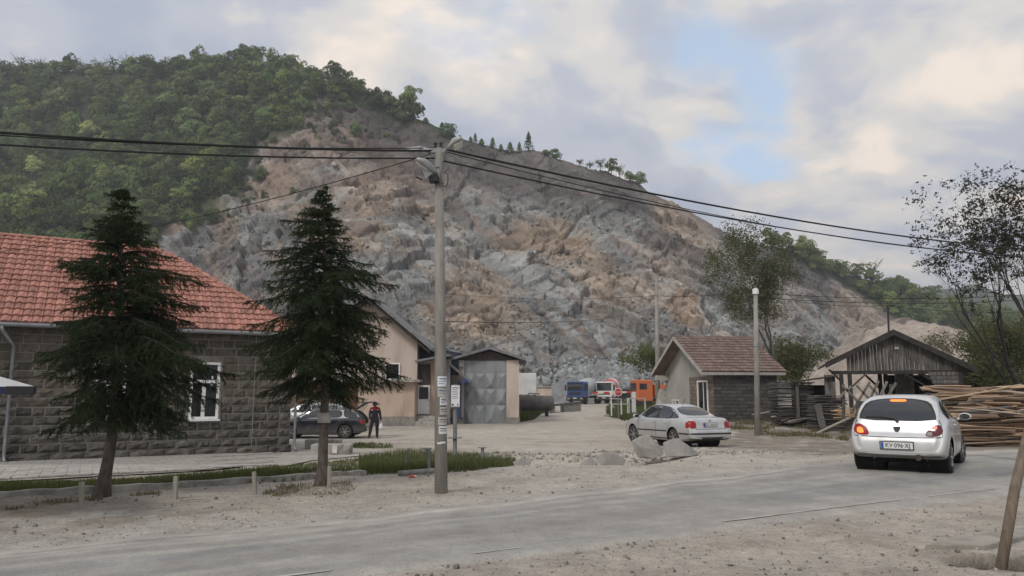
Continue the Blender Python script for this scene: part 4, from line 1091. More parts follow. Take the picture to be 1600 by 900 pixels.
# windows (u, z from the photograph)
wins = []
for (x0, x1, yt, yb) in ((148, 199, 566, 655), (299, 345, 566, 655)):
    (ua, zt), (ub, _) = HW.hit(x0, yt), HW.hit(x1, yt); _, zbm = HW.hit((x0+x1)/2, yb); _, ztm = HW.hit((x0+x1)/2, yt); wins.append((ua, ub, zbm, ztm))
wins.append((wins[0][0] - 3.1, wins[0][1] - 3.1, wins[0][2], wins[0][3]))
for wi, (ua, ub, z0, z1) in enumerate(wins):
    fr = MB(); t = .075; um = (ua + ub) / 2 - .02; zt = z1 - (z1 - z0) * .34
    for a in ((ua, ua+t, z0, z1), (ub-t, ub, z0, z1), (ua+t, ub-t, z0, z0+t), (ua+t, ub-t, z1-t, z1), (ua+t, ub-t, zt-.045, zt+.045), (um-.05, um+.05, z0+t, zt-.045)):
        HW.box(fr, a[0], a[1], -.005, .06, a[2], a[3])
    f = fr.build("window", M_UPVC, house)
    for a in ((ua+t, um-.05, z0+t, zt-.045), (um+.05, ub-t, z0+t, zt-.045), (ua+t, ub-t, zt+.045, z1-t)):
        p = MB(); HW.box(p, a[0]+.004, a[1]-.004, .022, .034, a[2]+.004, a[3]-.004); p.build("pane", M_GLASSD, f)
    sl = MB(); HW.box(sl, ua-.05, ub+.05, -.10, .01, z0-.05, z0-.004); sl.build("sill", M_UPVC, f)
    for (su, sz) in ((um + (ub-um)*.45, zt - .13), (um + (ub-um)*.5, zt + .12)):
        st = MB(); HW.box(st, su-.035, su+.035, .014, .02, sz-.04, sz+.04); st.build("sticker", M_UPVC, f)
    rv = MB()                       # dark reveal round the opening
    for a in ((ua-.05, ua-.004, z0, z1+.05), (ub+.004, ub+.05, z0, z1+.05), (ua-.004, ub+.004, z1+.004, z1+.05)): HW.box(rv, a[0], a[1], -.012, .05, a[2], a[3])
    rv.build("reveal", M_MORTAR, f)
# stone courses
SV = [stone_variant(s) for s in range(12)]
SMD = [v.mesh("stone_block", M_STONE_D) for v in SV]; SML = [v.mesh("stone_block", M_STONE_L) for v in SV]
NCOURSE = 14; CH = (ZE - ZB - .26) / NCOURSE; r_ = random.Random(77); nst = 0
for c in range(NCOURSE):
    zc = ZB + .26 + CH * (c + .5); u = -.015
    while u > -ULEN:
        l = r_.uniform(.28, .62) if r_.random() < .8 else r_.uniform(.6, .85)
        if c % 2 == 0 and u > -.1: l = .34
        u0 = u - l; nst_ok = True
        for (ua, ub, z0, z1) in wins:
            if zc + CH*.4 > z0 and zc - CH*.4 < z1:
                if u > ub + .06 > u0: u0 = ub + .065; l = u - u0
                elif u0 < ub + .06 and u > ua - .06: u = ua - .065; nst_ok = False
        if not nst_ok: continue
        if l < .09: u = u0 if u0 < u else u - .05; continue
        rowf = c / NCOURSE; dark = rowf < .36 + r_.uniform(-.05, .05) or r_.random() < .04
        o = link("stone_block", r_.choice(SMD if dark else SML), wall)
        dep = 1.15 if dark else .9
        p = HW.p((u + u0) / 2, zc, .028) - base_of(wall)
        gap = .034 if dark else .026
        M_ = HW.M().to_4x4() @ Matrix.Diagonal((max(.06, l - gap) , dep * r_.uniform(.7, 1.2), (CH - gap) / .235, 1))
        o.matrix_local = Matrix.Translation(p) @ M_ @ (Matrix.Rotation(math.pi, 4, 'Y') if r_.random() < .5 else Matrix.Identity(4))
        nst += 1; u = u0
# rough plinth of longer blocks
PV = [stone_variant(90 + s, 1.0, .26, .10) for s in range(4)]; PM = [v.mesh("plinth_stone", M_STONE_D) for v in PV]
u = .04
while u > -ULEN:
    l = r_.uniform(.7, 1.3); o = link("plinth_stone", r_.choice(PM), wall); p = HW.p(u - l/2, ZB + .12, -.03) - base_of(wall)
    o.matrix_local = Matrix.Translation(p) @ HW.M().to_4x4() @ Matrix.Diagonal((l - .02, 1, 1.05, 1)); u -= l
# end wall (right, seen from aside only)
# roof: hip
OV = .36; ZR = 6.32; HR = 3.75; SL = (ZR - ZE) / (DEP / 2 + OV)
e0 = HW.p(.12 + OV * .5, ZE, -OV); rdg0 = HW.p(-HR, ZR, DEP / 2); 
mb = MB(); A = HW.p(.30, ZE, -OV); B = HW.p(-20, ZE, -OV); C_ = HW.p(-20, ZR, DEP/2); D_ = HW.p(-HR, ZR, DEP/2); E_ = HW.p(.30, ZE, DEP + OV); F_ = HW.p(-20, ZE, DEP + OV)
dn = Vector((0, 0, -.03))
mb.add([A, B, C_, D_, E_, F_], [(1, 0, 3, 2), (0, 4, 3), (4, 5, 2, 3), (0, 1, 5, 4)])
roof = mb.build("roof", M_TILE, house)
def tile_mesh(name, w, l, m, th=.045, amp=.045, n=7):
    """interlocking tile: w across, l up the slope (+y), wavy; origin at its lower middle"""
    vs = []; fs = []
    def zf(t): return amp * (1 - math.cos(2 * math.pi * t)) * .5 + (amp * .7 if t > .86 else 0)
    for j, y in enumerate((0, l * 1.12)):
        for i in range(n):
            t = i / (n-1); vs.append((-w/2 + w*t*1.03, y, zf(t) + (th if j == 0 else 0)))
    for i in range(n-1): fs.append((i, i+1, n+i+1, n+i))
    k = len(vs)
    for i in range(n): t = i/(n-1); vs.append((-w/2 + w*t*1.03, .004, zf(t) - .02))
    for i in range(n-1): fs.append((k+i, k+i+1, i+1, i))
    return MB().add(vs, fs).mesh(name, m, fix=False)
def tile_slope(parent, o, du, ds, tw, tl, ncol, nrow, inside, tm, seed, name="roof_tile", nmax=300, vis=None):
    """tiles on a slope: o lower left corner, du along the eave, ds up the slope"""
    r = random.Random(seed); nrm = du.cross(ds).normalized(); R = Matrix((du, ds, nrm)).transposed(); b = base_of(parent); items = []
    for j in range(nrow):
        for i in range(ncol):
            p = o + du * (i + .5) * tw + ds * j * tl
            if inside(p + ds * tl * .5): items.append((p, (vis(p) if vis else p.length)))
    items.sort(key=lambda a: a[1]); V0 = np.array([v.co for v in tm.vertices]); T0 = [tuple(pl.vertices) for pl in tm.polygons]; rv, rf_ = [], []
    for k, (p, _) in enumerate(items):
        M_ = Matrix.Translation(p - b + nrm * .012) @ (R @ Matrix.Rotation(r.gauss(0, .012), 3, 'Z') @ Matrix.Rotation(r.gauss(0, .014), 3, 'X')).to_4x4()
        if k < nmax: o_ = link(name, tm, parent); o_.matrix_local = M_
        else:
            kk = len(rv); rv += [M_ @ Vector(v) for v in V0]; rf_ += [tuple(q + kk for q in f) for f in T0]
    if rv:
        me = bpy.data.meshes.new("tile_field"); me.from_pydata([tuple(v) for v in rv], [], rf_); me.materials.append(tm.materials[0]); tag(link("tile_field", me, parent), kind="stuff")
    return len(items)
sdir = (HW.p(-6, ZR, DEP/2) - HW.p(-6, ZE, -OV)).normalized(); slen = (HW.p(-6, ZR, DEP/2) - HW.p(-6, ZE, -OV)).length
TW, TL = .235, slen / 16
tmesh = tile_mesh("roof_tile", TW, TL, M_TILE)
def in_hip(p):
    u = (p - HW.o).dot(HW.d); v = (p - HW.o).dot(HW.n); f = (v + OV) / (DEP/2 + OV); return u < .30 - (HR + .30) * f + .04
def vis_h(p):
    q = 800 + p.x / p.y * F; return p.y + (60 if q < -8 else 0) + (8 if 110 < q < 270 else 0)
tile_slope(roof, HW.p(.30 - 64 * TW, ZE + .01, -OV), HD, sdir, TW, TL, 64, 16, in_hip, tmesh, 5, vis=vis_h)
# hip and ridge caps
def cap_line(parent, a, b, m, step=.36, rad_=.10, name="ridge_cap"):
    d = (b - a); n = int(d.length / step); d.normalize(); me = None
    for i in range(n):
        mb = MB(); vs = []; s = d.cross(Vector((0, 0, 1))).normalized(); u = s.cross(d)
        if me is None:
            for y, k in ((0, 1.12), (step * 1.1, .95)):
                for q in range(7): an = math.pi * q / 6; vs.append((math.cos(an) * rad_ * k, y, math.sin(an) * rad_ * k * .8))
            mb.add(vs, [(q, q+1, q+8, q+7) for q in range(6)] + [(0, 1, 2, 3, 4, 5, 6)]); me = mb.mesh(name, m)
        o = link(name, me, parent); o.matrix_local = Matrix.Translation(a + d * i * step - base_of(parent)) @ Matrix((s, d, u)).transposed().to_4x4()
cap_line(roof, A + Vector((0, 0, .02)), D_ + Vector((0, 0, .03)), M_TILE)
cap_line(roof, D_ + Vector((0, 0, .03)), HW.p(-12.5, ZR + .03, DEP/2), M_TILE)
# eaves board, gutter, downpipes
mb = MB(); HW.box(mb, -20, .28, -OV, -.0, ZE - .07, ZE - .02); mb.build("soffit", M_WOODD, house)
gp_ = [HW.p(u, ZE - .03 + .0 * u, -OV - .05) for u in np.linspace(-18, .32, 20)]
MB().tube(gp_, .06, 8).build("gutter", M_ZINC, house, smooth=True)
u0, _ = HW.hit(2, 523); zt = ZE - .06
def pipe(u, vv0, jog=True):
    pts = [HW.p(u - (.28 if jog else 0), zt, -OV - .05), HW.p(u - (.26 if jog else 0), zt - .12, -OV - .05), HW.p(u, zt - .5, -.12), HW.p(u, ZB + .28, -.12), HW.p(u + .02, ZB + .14, -.16), HW.p(u + .04, ZB + .10, -.26)]
    MB().tube(pts, .045, 8).build("downpipe", M_ZINC, house, smooth=True)
pipe(HW.hit(15, 620)[0], 0); pipe(HW.hit(459.5, 620)[0] + .03, 0, False)
mb = MB(); HW.box(mb, HW.hit(397, 600)[0] - .012, HW.hit(397, 600)[0] + .012, -.045, -.03, ZB + .2, ZE - .1); mb.build("cable", M_ZINC, house)
print("stones", nst)

# ================================================================== PINK HOUSE AND GARAGE IN THE YARD
M_PINK = mat("pink_render", (.52, .41, .335), (.46, .355, .285), 1.2, rough=.92, bump=.25, bscale=25, c3=(.33, .25, .195), s3=1.4, lo3=.5, hi3=.75, stretch=(1, 1, .3))
M_CREAM = mat("pale_peach_render", (.56, .475, .41), (.50, .415, .355), 1.0, rough=.92, bump=.2, bscale=25, c3=(.39, .315, .265), s3=1.3, lo3=.5, hi3=.75, stretch=(1, 1, .3))
M_PINKSHADE = mat("pink_render_painted_shade", (.30, .185, .13), (.24, .15, .105), 2, rough=.92)  # darker pink-brown: shadow of the recess painted into the wall colour
M_SHEET = mat("grey_sheet_roof", (.22, .225, .235), (.16, .162, .17), 2, rough=.6, metal=.2, c3=(.13, .12, .11), s3=3)
M_DARKB = mat("dark_blue_cladding", (.028, .032, .055), (.02, .022, .035), 4, rough=.6)
M_BLUE = mat("blue_painted_board", (.035, .055, .17), (.028, .042, .12), 5, rough=.5)
M_GATE = mat("grey_painted_steel", (.27, .285, .295), (.215, .225, .232), 1.6, rough=.55, metal=.15, c3=(.20, .185, .17), s3=3, lo3=.56, hi3=.8, stretch=(1, 1, .25))
M_PLINTH = mat("grey_plinth", (.26, .245, .22), (.17, .16, .145), 3, rough=.95, bump=.6, bscale=14, bdist=.04)
GYD = 50.0
garage = empty("garage", Vector((at(765, 660, GYD).x, GYD, -.72)), "garage with pink walls and tall grey steel gate in the yard", "garage")
PG = Plane((0, GYD), (1, 0))
ux = lambda px, py=600: PG.hit(px, py)[0]
uz = lambda py, px=765: PG.hit(px, py)[1]
gz0 = -.75; gl, gr = ux(700), ux(811); g0, g1 = ux(725), ux(791.5); gt = uz(561); ztop = uz(563)
mb = MB()
PG.box(mb, gl, g0, 0, .3, gz0, ztop); PG.box(mb, g1, gr, 0, .3, gz0, ztop); PG.box(mb, gl, gl+.3, .3, 9, gz0, ztop); PG.box(mb, gr-.3, gr, .3, 9, gz0, ztop); PG.box(mb, gl, gr, 9, 9.3, gz0, ztop)
mb.build("wall", M_CREAM, garage)
mb = MB(); PG.box(mb, g1 + .02, gr + .05, -.06, 0, gz0, uz(652)); PG.box(mb, gl, g0 - .02, -.06, 0, gz0, uz(652)); mb.build("plinth", M_PLINTH, garage)
ap = ux(765); za, ze = uz(546), uz(562)
mb = MB(); mb.prism([PG.p(gl, ztop - .02, .06), PG.p(gr, ztop - .02, .06), PG.p(ap, za - .1, .06)], (0, .2, 0)); mb.build("gable", M_WOODD, garage)
mb = MB()
for a, b in (((ap, za), (ux(699), uz(565))), ((ap, za), (ux(822), uz(564)))):
    mb.prism([PG.p(a[0], a[1], -.5), PG.p(b[0], b[1], -.5), PG.p(b[0], b[1] + .16, -.5), PG.p(a[0], a[1] + .20, -.5)], (0, 10.2, 0))
mb.build("roof", M_SHEET, garage)
mb = MB(); e = PG.p(ux(822), uz(565), -.3); mb.tube([e, e + Vector((0, 9, -.05))], .07, 6); w_ = PG.p(gr + .06, uz(572), .1); mb.tube([e + Vector((0, .3, 0)), w_], .04, 6); mb.build("gutter", M_ZINC, garage)
# gate: four columns, four rows of pressed panels
gate = MB(); PG.box(gate, g0, g1, .10, .16, gz0, gt); gate = gate.build("gate", M_GATE, garage)
cw = (g1 - g0) / 4; rh = [gz0 + (gt - gz0) * f for f in (0, .29, .54, .78, 1)]
for i in range(4):
    for j in range(4):
        a, b, c, d = g0 + cw*i + .025, g0 + cw*(i+1) - .025, rh[j] + .02, rh[j+1] - .02
        mb = MB(); cx_, cz_ = (a+b)/2, (c+d)/2
        k = -.16 if j < 3 else -.02
        if j == 3: pts = [PG.p(a, c, .10), PG.p(b, c, .10), PG.p(b, d, .10), PG.p(a, d, .10), PG.p(cx_, cz_, .085)]
        else:
            tip = d if (i + j) % 2 == 0 else c
            pts = [PG.p(a, c, .10), PG.p(b, c, .10), PG.p(b, d, .10), PG.p(a, d, .10), PG.p(cx_, cz_ + (.22 if (i+j) % 2 else -.22) * (d-c), .10 + k)]
        mb.add(pts, [(0, 1, 4), (1, 2, 4), (2, 3, 4), (3, 0, 4)]); mb.build("gate_panel", M_GATE, gate)
mb = MB()
for i in range(5): u = g0 + cw*i; PG.box(mb, u-.02, u+.02, .075, .1, gz0, gt)
mb.build("gate_frame", M_GATE, gate)
mb = MB(); PG.box(mb, ux(742), ux(743.5), .04, .07, uz(634), uz(630)); mb.build("handle", M_ZINC, gate)
mb = MB(); q = PG.p(ux(720), uz(570), -.12); mb.box(q, (.28, .2, .3)); mb.build("lamp", M_ZINC, garage)
# lean-to with the blue end beside the gate
mb = MB(); mb.prism([PG.p(ux(699), uz(563), -.2), PG.p(ux(738), uz(596), -.2), PG.p(ux(738), uz(599), -.2), PG.p(ux(699), uz(567), -.2)], (0, -1.6, 0)); leanto = mb.build("porch_roof", M_SHEET, garage)
mb = MB(); mb.prism([PG.p(ux(722), uz(598), -1.82), PG.p(ux(737), uz(598), -1.82), PG.p(ux(733), uz(594.5), -1.82), PG.p(ux(728), uz(591), -1.82)], (0, -.03, 0)); mb.build("porch_trim", M_BLUE, garage)
mb = MB(); PG.box(mb, ux(717.5), ux(721), -.9, -.12, uz(652), uz(596)); mb.build("blue_board", M_BLUE, garage)
mb = MB(); PG.box(mb, ux(702), ux(706), -1.5, -1.4, gz0, uz(573)); PG.box(mb, ux(709), ux(712), -.3, -.2, gz0, uz(580)); mb.build("porch_post", M_ZINC, garage)

PYD = 47.5
ph = empty("pink_house", Vector((at(600, 655, PYD).x, PYD, -.75)), "two storey pink house with steep dark roof behind the spruce", "house")
PP = Plane((0, PYD), (1, 0)); ux = lambda px, py=610: PP.hit(px, py)[0]; uz = lambda py, px=620: PP.hit(px, py)[1]
b0 = -.78
mb = MB(); PP.box(mb, ux(420), ux(648), 1.0, 8.5, uz(596), uz(528)); mb.prism([PP.p(ux(490), uz(528), 1.02), PP.p(ux(648), uz(528), 1.02), PP.p(ux(569), uz(466), 1.02)], (0, 7.4, 0)); mb.build("upper_wall", M_CREAM, ph)
mb = MB(); PP.box(mb, ux(560), ux(648), .0, 3.9, b0, uz(597)); mb.build("lower_wall", M_PINK, ph)
mb = MB(); PP.box(mb, ux(400), ux(560), 1.3, 3.9, b0, uz(597)); mb.build("recess_wall", M_PINKSHADE, ph)
mb = MB(); PP.box(mb, ux(400), ux(657), -.55, 1.0, uz(597), uz(593.5)); mb.build("canopy", M_CONC, ph)
mb = MB(); PP.box(mb, ux(558), ux(650), -.12, 0, b0, uz(651)); mb.build("plinth", M_PLINTH, ph)
mb = MB()
for a, b in (((569, 462), (674, 548)), ((569, 462), (464, 548))):
    A0, B0 = PP.p(ux(a[0]), uz(a[1]), -.2), PP.p(ux(b[0]), uz(b[1]), -.2); up = Vector((0, 0, .2)); mb.prism([A0, B0, B0 + up, A0 + up], (0, 9, 0))
mb.build("roof", M_SHEET, ph)
mb = MB(); 
for a, b in (((569, 466), (670, 549)), ((569, 466), (468, 549))):
    A0, B0 = PP.p(ux(a[0]), uz(a[1]), .0), PP.p(ux(b[0]), uz(b[1]), .0); mb.prism([A0, B0, B0 + Vector((0, 0, -.12)), A0 + Vector((0, 0, -.12))], (0, .9, 0))
mb.build("soffit", M_WOODD, ph)
def small_window(parent, PL, x0, x1, y0, y1, v, fm=M_UPVC, gm=M_GLASSD, t=.09):
    ua, ub, za_, zb_ = PL.hit(x0, y0)[0], PL.hit(x1, y0)[0], PL.hit((x0+x1)/2, y1)[1], PL.hit((x0+x1)/2, y0)[1]
    fr = MB()
    for a in ((ua, ua+t, za_, zb_), (ub-t, ub, za_, zb_), (ua+t, ub-t, za_, za_+t), (ua+t, ub-t, zb_-t, zb_)): PL.box(fr, a[0], a[1], v-.06, v+.02, a[2], a[3])
    f = fr.build("window", fm, parent); p = MB(); PL.box(p, ua+t, ub-t, v-.02, v-.008, za_+t, zb_-t); p.build("pane", gm, f); return f
small_window(ph, PP, 598, 622, 566, 593, .97); small_window(ph, PP, 470, 486, 624, 642, 1.27); small_window(ph, PP, 516, 527, 624, 642, 1.27)
# dark cladding and porch between the house and the garage
mb = MB(); PP.box(mb, ux(648.5), ux(712), 2.2, 6, uz(585), uz(549)); mb.prism([PP.p(ux(648.5), uz(549), 2.2), PP.p(ux(716), uz(549), 2.2), PP.p(ux(672), uz(541), 2.2)], (0, 3.8, 0)); mb.build("dark_shed", M_DARKB, ph)
mb = MB(); PP.box(mb, ux(648.5), ux(700), 1.6, 2.2, b0, uz(560)); mb.build("porch_wall", M_PINK, ph)
mb = MB(); PP.box(mb, ux(648.5), ux(668), 1.5, 1.6, uz(600), uz(568)); mb.build("dark_transom", M_WOODD, ph)
mb = MB(); mb.prism([PP.p(ux(648), uz(566), -.2), PP.p(ux(702), uz(556), -.2), PP.p(ux(702), uz(553), -.2), PP.p(ux(648), uz(563), -.2)], (0, 2.6, 0)); mb.build("porch_roof", M_SHEET, ph)
mb = MB(); PP.box(mb, ux(648.5), ux(667.5), 1.46, 1.55, uz(648), uz(602)); door = mb.build("door", M_UPVC, ph)
mb = MB(); PP.box(mb, ux(650.5), ux(665.5), 1.43, 1.458, uz(624), uz(604.5)); mb.build("pane", M_GLASSG, door)
mb = MB(); PP.box(mb, ux(665.8), ux(666.8), 1.40, 1.458, uz(627), uz(625)); mb.build("handle", M_ZINC, door)
for k, (x0, x1, v0, y0) in enumerate(((620, 694, -.1, 659), (626, 694, .3, 655), (632, 694, .7, 651))):
    mb = MB(); PP.box(mb, ux(x0), ux(x1), v0, 1.58, b0 - .05, uz(y0) + .02); mb.build("step", M_CONC, ph, bevel=.01)

# ================================================================== SMALL HOUSE ON THE RIGHT
M_BTILE = mat("brown_roof_tile", (.20, .135, .115), (.135, .095, .083), 7, rough=.8, rand=.2, bump=.2, bscale=50, c3=(.25, .19, .165), s3=1.6)
M_PLAST = mat("grey_plaster", (.36, .355, .33), (.27, .265, .245), 1.6, rough=.95, bump=.4, bscale=12, c3=(.42, .415, .39), s3=.8)
M_BRICKB = mat("brown_block", (.20, .165, .13), (.14, .115, .092), 5, rough=.92, rand=.22, bump=.4, bscale=20)
M_BRICKD = mat("dark_block", (.105, .098, .09), (.065, .06, .056), 5, rough=.92, rand=.28, bump=.5, bscale=16)
c12 = rad(12); SE = Vector((math.cos(c12), math.sin(c12), 0)); SN = Vector((-SE.y, SE.x, 0)); SO = Vector((10.26, 38, 0)); zb0 = -.12
sh = empty("small_house", SO + Vector((0, 0, zb0)), "small grey house with brown tiled roof behind the silver saloon", "house")
PS_ = Plane((SO.x, SO.y), SE); PGb = Plane((SO.x, SO.y), SN)     # side wall; gable wall (u = depth)
PGb.n = SE.copy() * 1.0
LW = 3.62; DW = 6.0; ze = 2.42; zr = PS_.hit(1060, 529)[1] * 1.0; zr = 4.42; OVg = .75; OVe = .32
mb = MB(); c_ = lambda u, v, z: SO + SE * u + SN * v + Vector((0, 0, z))
def sbox(mb, u0, u1, v0, v1, z0, z1): return mb.box(c_((u0+u1)/2, (v0+v1)/2, (z0+z1)/2), (abs(u1-u0), abs(v1-v0), abs(z1-z0)), PS_.M())
sbox(mb, .03, LW, .03, DW, zb0 - .3, ze + .25); mb.prism([c_(.03, .03, ze + .25), c_(.03, DW, ze + .25), c_(.03, DW/2, zr - .1)], SE * (LW - .03)); swall = mb.build("wall", M_PLAST, sh)
bm_d = MB().box((0, 0, 0), (1, .06, .16)).mesh("block", M_BRICKD, bevel=.012); bm_b = MB().box((0, 0, 0), (1, .06, .16)).mesh("block", M_BRICKB, bevel=.012)
r_ = random.Random(3)
def blocks(parent, org, du, nv, length, z0, z1, me, holes=(), hgt=.18):
    R = Matrix((du, nv, (0, 0, 1))).transposed(); b = base_of(parent); n = int((z1 - z0) / hgt)
    for j in range(n):
        u = -r_.uniform(0, .2) if j % 2 else 0.0
        while u < length:
            l = r_.uniform(.36, .5); a, c = max(u, 0), min(u + l, length); zc = z0 + (j + .5) * hgt; u += l
            for (h0, h1, hz0, hz1) in holes:
                if zc > hz0 and zc < hz1:
                    if a < h0 < c: c = h0
                    elif a < h1 < c: a = h1
                    elif a >= h0 and c <= h1: a = c
            if c - a < .06: continue
            o = link("block", me, parent); p = org + du * (a + c) / 2 + Vector((0, 0, zc)) - b
            o.matrix_local = Matrix.Translation(p + nv * r_.uniform(-.006, .006)) @ R.to_4x4() @ Matrix.Diagonal((c - a - .012, 1, (hgt - .014) / .16, 1))
blocks(swall, SO + SN * .012, SE, SN, LW, zb0, ze - .05, bm_d)
# door on the gable side, near the corner
dv0, dv1 = .55, 1.75; dz1 = 2.02
blocks(swall, SO + SE * .012 + SN * 0, SN, -SE, 2.75, zb0, ze - .1, bm_b, holes=((dv0, dv1, zb0, dz1),))
mb = MB()
for (a, b, z0, z1) in ((dv0, dv0 + .09, zb0, dz1), (dv1 - .09, dv1, zb0, dz1), (dv0 + .09, dv1 - .09, dz1 - .09, dz1)): sbox(mb, -.06, .05, a, b, z0, z1)
dr = mb.build("door", M_UPVC, sh); mb = MB(); sbox(mb, -.012, .02, dv0 + .09, dv1 - .09, zb0, dz1 - .09); mb.build("pane", M_GLASSD, dr)
mb = MB(); sbox(mb, -.03, -.014, 1.05, 1.11, zb0, dz1 - .1); mb.build("frame", M_UPVC, dr)
# roof
sl_ = (zr - ze) / (DW/2 + OVe); mb = MB()
P0, P1, P2, P3_ = c_(-OVg, -OVe, ze), c_(LW + .35, -OVe, ze), c_(LW + .35, DW/2, zr), c_(-OVg, DW/2, zr); P4, P5 = c_(-OVg, DW + OVe, ze), c_(LW + .35, DW + OVe, ze); th = Vector((0, 0, -.07))
for q in ((P0, P1, P2, P3_), (P3_, P2, P5, P4)): mb.prism(q, th)
sroof = mb.build("roof", M_BTILE, sh)
ds = (P3_ - P0).normalized(); nrow = 13; tl = (P3_ - P0).length / nrow; tw = .215; ncol = int((P1 - P0).length / tw) + 1
tmb = tile_mesh("roof_tile", tw, tl, M_BTILE, th=.04, amp=.035)
tile_slope(sroof, P0 + Vector((0, 0, .012)), SE, ds, tw, tl, ncol, nrow, lambda p: (p - P0).dot(SE) < (P1 - P0).length - .02, tmb, 8)
cap_line(sroof, P3_, P2, M_BTILE, rad_=.11)
M_BARGE = mat("weathered_barge_board", (.42, .40, .37), (.32, .30, .275), 4, rough=.85, stretch=(1, 1, .3))
mb = MB()
for a, b in ((P0, P3_), (P4, P3_)): mb.prism([a - SE * .03 + Vector((0, 0, -.17)), b - SE * .03 + Vector((0, 0, -.17)), b - SE * .03 + Vector((0, 0, .04)), a - SE * .03 + Vector((0, 0, .04))], SE * .028)
mb.build("barge_board", M_BARGE, sh)
mb = MB(); sbox(mb, -OVg, LW + .3, -OVe - .03, -OVe - .002, ze - .14, ze - .005); mb.build("fascia", M_BARGE, sh)
mb = MB(); sbox(mb, -.72, 0, DW - .5, DW - .2, ze - .32, ze - .06); mb.build("beam_end", M_CONCL, sh)
mb = MB(); mb.prism([c_(-.30, DW - .1, zb0), c_(-.30, DW + 1.1, zb0), c_(-.30, DW + .55, 1.05), c_(-.30, DW + .2, 1.55), c_(-.30, DW - .05, 1.6)], SE * .5); mb.build("buttress", M_CONCL, sh)
for v, z in ((2.2, ze + .9), (1.0, ze + .12)):
    mb = MB(); mb.lathe([(.02, .1), (.09, .06), (.11, -.04), (.05, -.12)], c_(-.06, v, z), 10); mb.build("lamp", M_UPVC, sh, smooth=True)
# pale frame of an old window leaning at the gable
M_WPAINT = mat("peeling_white_paint", (.66, .64, .59), (.5, .47, .42), 9, rough=.8)
fo = c_(-.7, 2.6, float(gz(9, 40))); wf = empty("window_frame", fo, "old white window frame leaning on the small house's gable wall", "window frame")
mb = MB()
for k in range(3): mb.box(fo + SN * (k * .42) + Vector((0, 0, .72)), (.07, .06, 1.0), PS_.M())
mb.box(fo + SN * .42 + Vector((0, 0, 1.25)), (.07, 1.0, .07), PS_.M()); mb.box(fo + SN * .42 + Vector((0, 0, .22)), (.07, 1.0, .07), PS_.M()); mb.build("frame", M_WPAINT, wf)
mb = MB(); mb.box(fo + SN * .21 + SE * .02 + Vector((0, 0, .72)), (.01, .34, .94), PS_.M()); mb.build("pane", M_GLASSG, wf)

# ================================================================== OLD TIMBER SHED
M_OLDW = mat("weathered_grey_board", (.115, .105, .096), (.045, .041, .038), 7, rough=.92, rand=.35, bump=.5, bscale=18, stretch=(3, 3, .25), c3=(.19, .175, .16), s3=4)
M_BLKW = mat("blackened_timber", (.045, .04, .036), (.025, .023, .021), 5, rough=.9, bump=.4)
M_OLDROOF = mat("old_dark_roofing", (.058, .052, .048), (.04, .036, .033), 3, rough=.9, bump=.5, bscale=20, c3=(.12, .105, .09), s3=1.2)
BA = Vector((17.0, 33.0, 0)); BR = Vector((.342, .94, 0)); BC = Vector((.94, -.342, 0))      # front apex, ridge direction, across the gable to the right
shed = empty("timber_shed", Vector((17, 33, 0)), "old dark open timber shed with weathered gable boards", "shed")
bp_ = lambda c, d, z: BA + BC * c + BR * d + Vector((0, 0, z))
ZA = 4.02; SLL, SLR = .50, .55; DL = 8.0
rl = lambda c: ZA - (SLL * -c if c < 0 else SLR * c)
PB = Plane((BA.x, BA.y), BC)
mb = MB()
for c0, c1 in ((0, -2.85), (0, 3.12)):
    mb.prism([bp_(c0, -.35, rl(c0) + .03), bp_(c1, -.35, rl(c1) + .03), bp_(c1, -.35, rl(c1) + .13), bp_(c0, -.35, rl(c0) + .13)], BR * DL)
mb.build("roof", M_OLDROOF, shed)
mb = MB()
for c0, c1 in ((0, -2.85), (0, 3.12)):
    mb.prism([bp_(c0, -.39, rl(c0) - .10), bp_(c1, -.39, rl(c1) - .10), bp_(c1, -.39, rl(c1) + .16), bp_(c0, -.39, rl(c0) + .16)], BR * .035)
mb.build("barge_board", M_BLKW, shed)
r_ = random.Random(9); c = -1.95
while c < 2.55:
    wd = r_.uniform(.13, .20); cm = c + wd/2; zt_ = rl(cm) - .02; zbm = 2.36 + r_.uniform(-.025, .02)
    if zt_ - zbm > .06:
        mb = MB(); wz = (zt_ - zbm); mb.box((0, 0, 0), (wd - .014, .024, wz)); o = mb.build("board", M_OLDW, shed, world=False)
        o.matrix_local = Matrix.Translation(bp_(cm, r_.uniform(-.012, .012), (zt_ + zbm) / 2) - base_of(shed)) @ PB.M().to_4x4() @ Matrix.Rotation(r_.gauss(0, .004), 4, 'Y')
    c += wd
mb = MB(); mb.box(bp_(.1, .06, 2.30), (5.4, .16, .16), PB.M()); mb.build("tie_beam", M_BLKW, shed)
def post(c, d, z1=2.3, w_=.17): mb = MB(); mb.box(bp_(c, d, z1/2 - .05), (w_, w_, z1 + .1), PB.M()); mb.build("post", M_BLKW, shed)
for c, d in ((-2.2, .05), (-1.85, .05), (-.35, 2.5), (-.1, 2.6), (1.6, 4.0), (2.5, .05), (-2.2, 7), (2.6, 7), (.6, 7)): post(c, d)
def brace(a, b, w_=.09, m=M_BLKW, nm="brace"): MB().beam(a, b, w_, w_).build(nm, m, shed)
brace(bp_(-1.85, .0, 1.6), bp_(-1.15, .0, 2.26), .08, M_OLDW); brace(bp_(-.35, 2.45, 1.55), bp_(-1.0, 2.4, 2.25)); brace(bp_(.35, .02, 2.25), bp_(1.5, -.05, 1.45), .06)
brace(bp_(1.0, .1, 2.25), bp_(2.4, .1, 1.3), .12); brace(bp_(.8, 2.4, 2.2), bp_(1.6, 2.4, 1.8), .12); brace(bp_(-2.2, .05, 1.9), bp_(-2.7, .05, 2.45), .08)
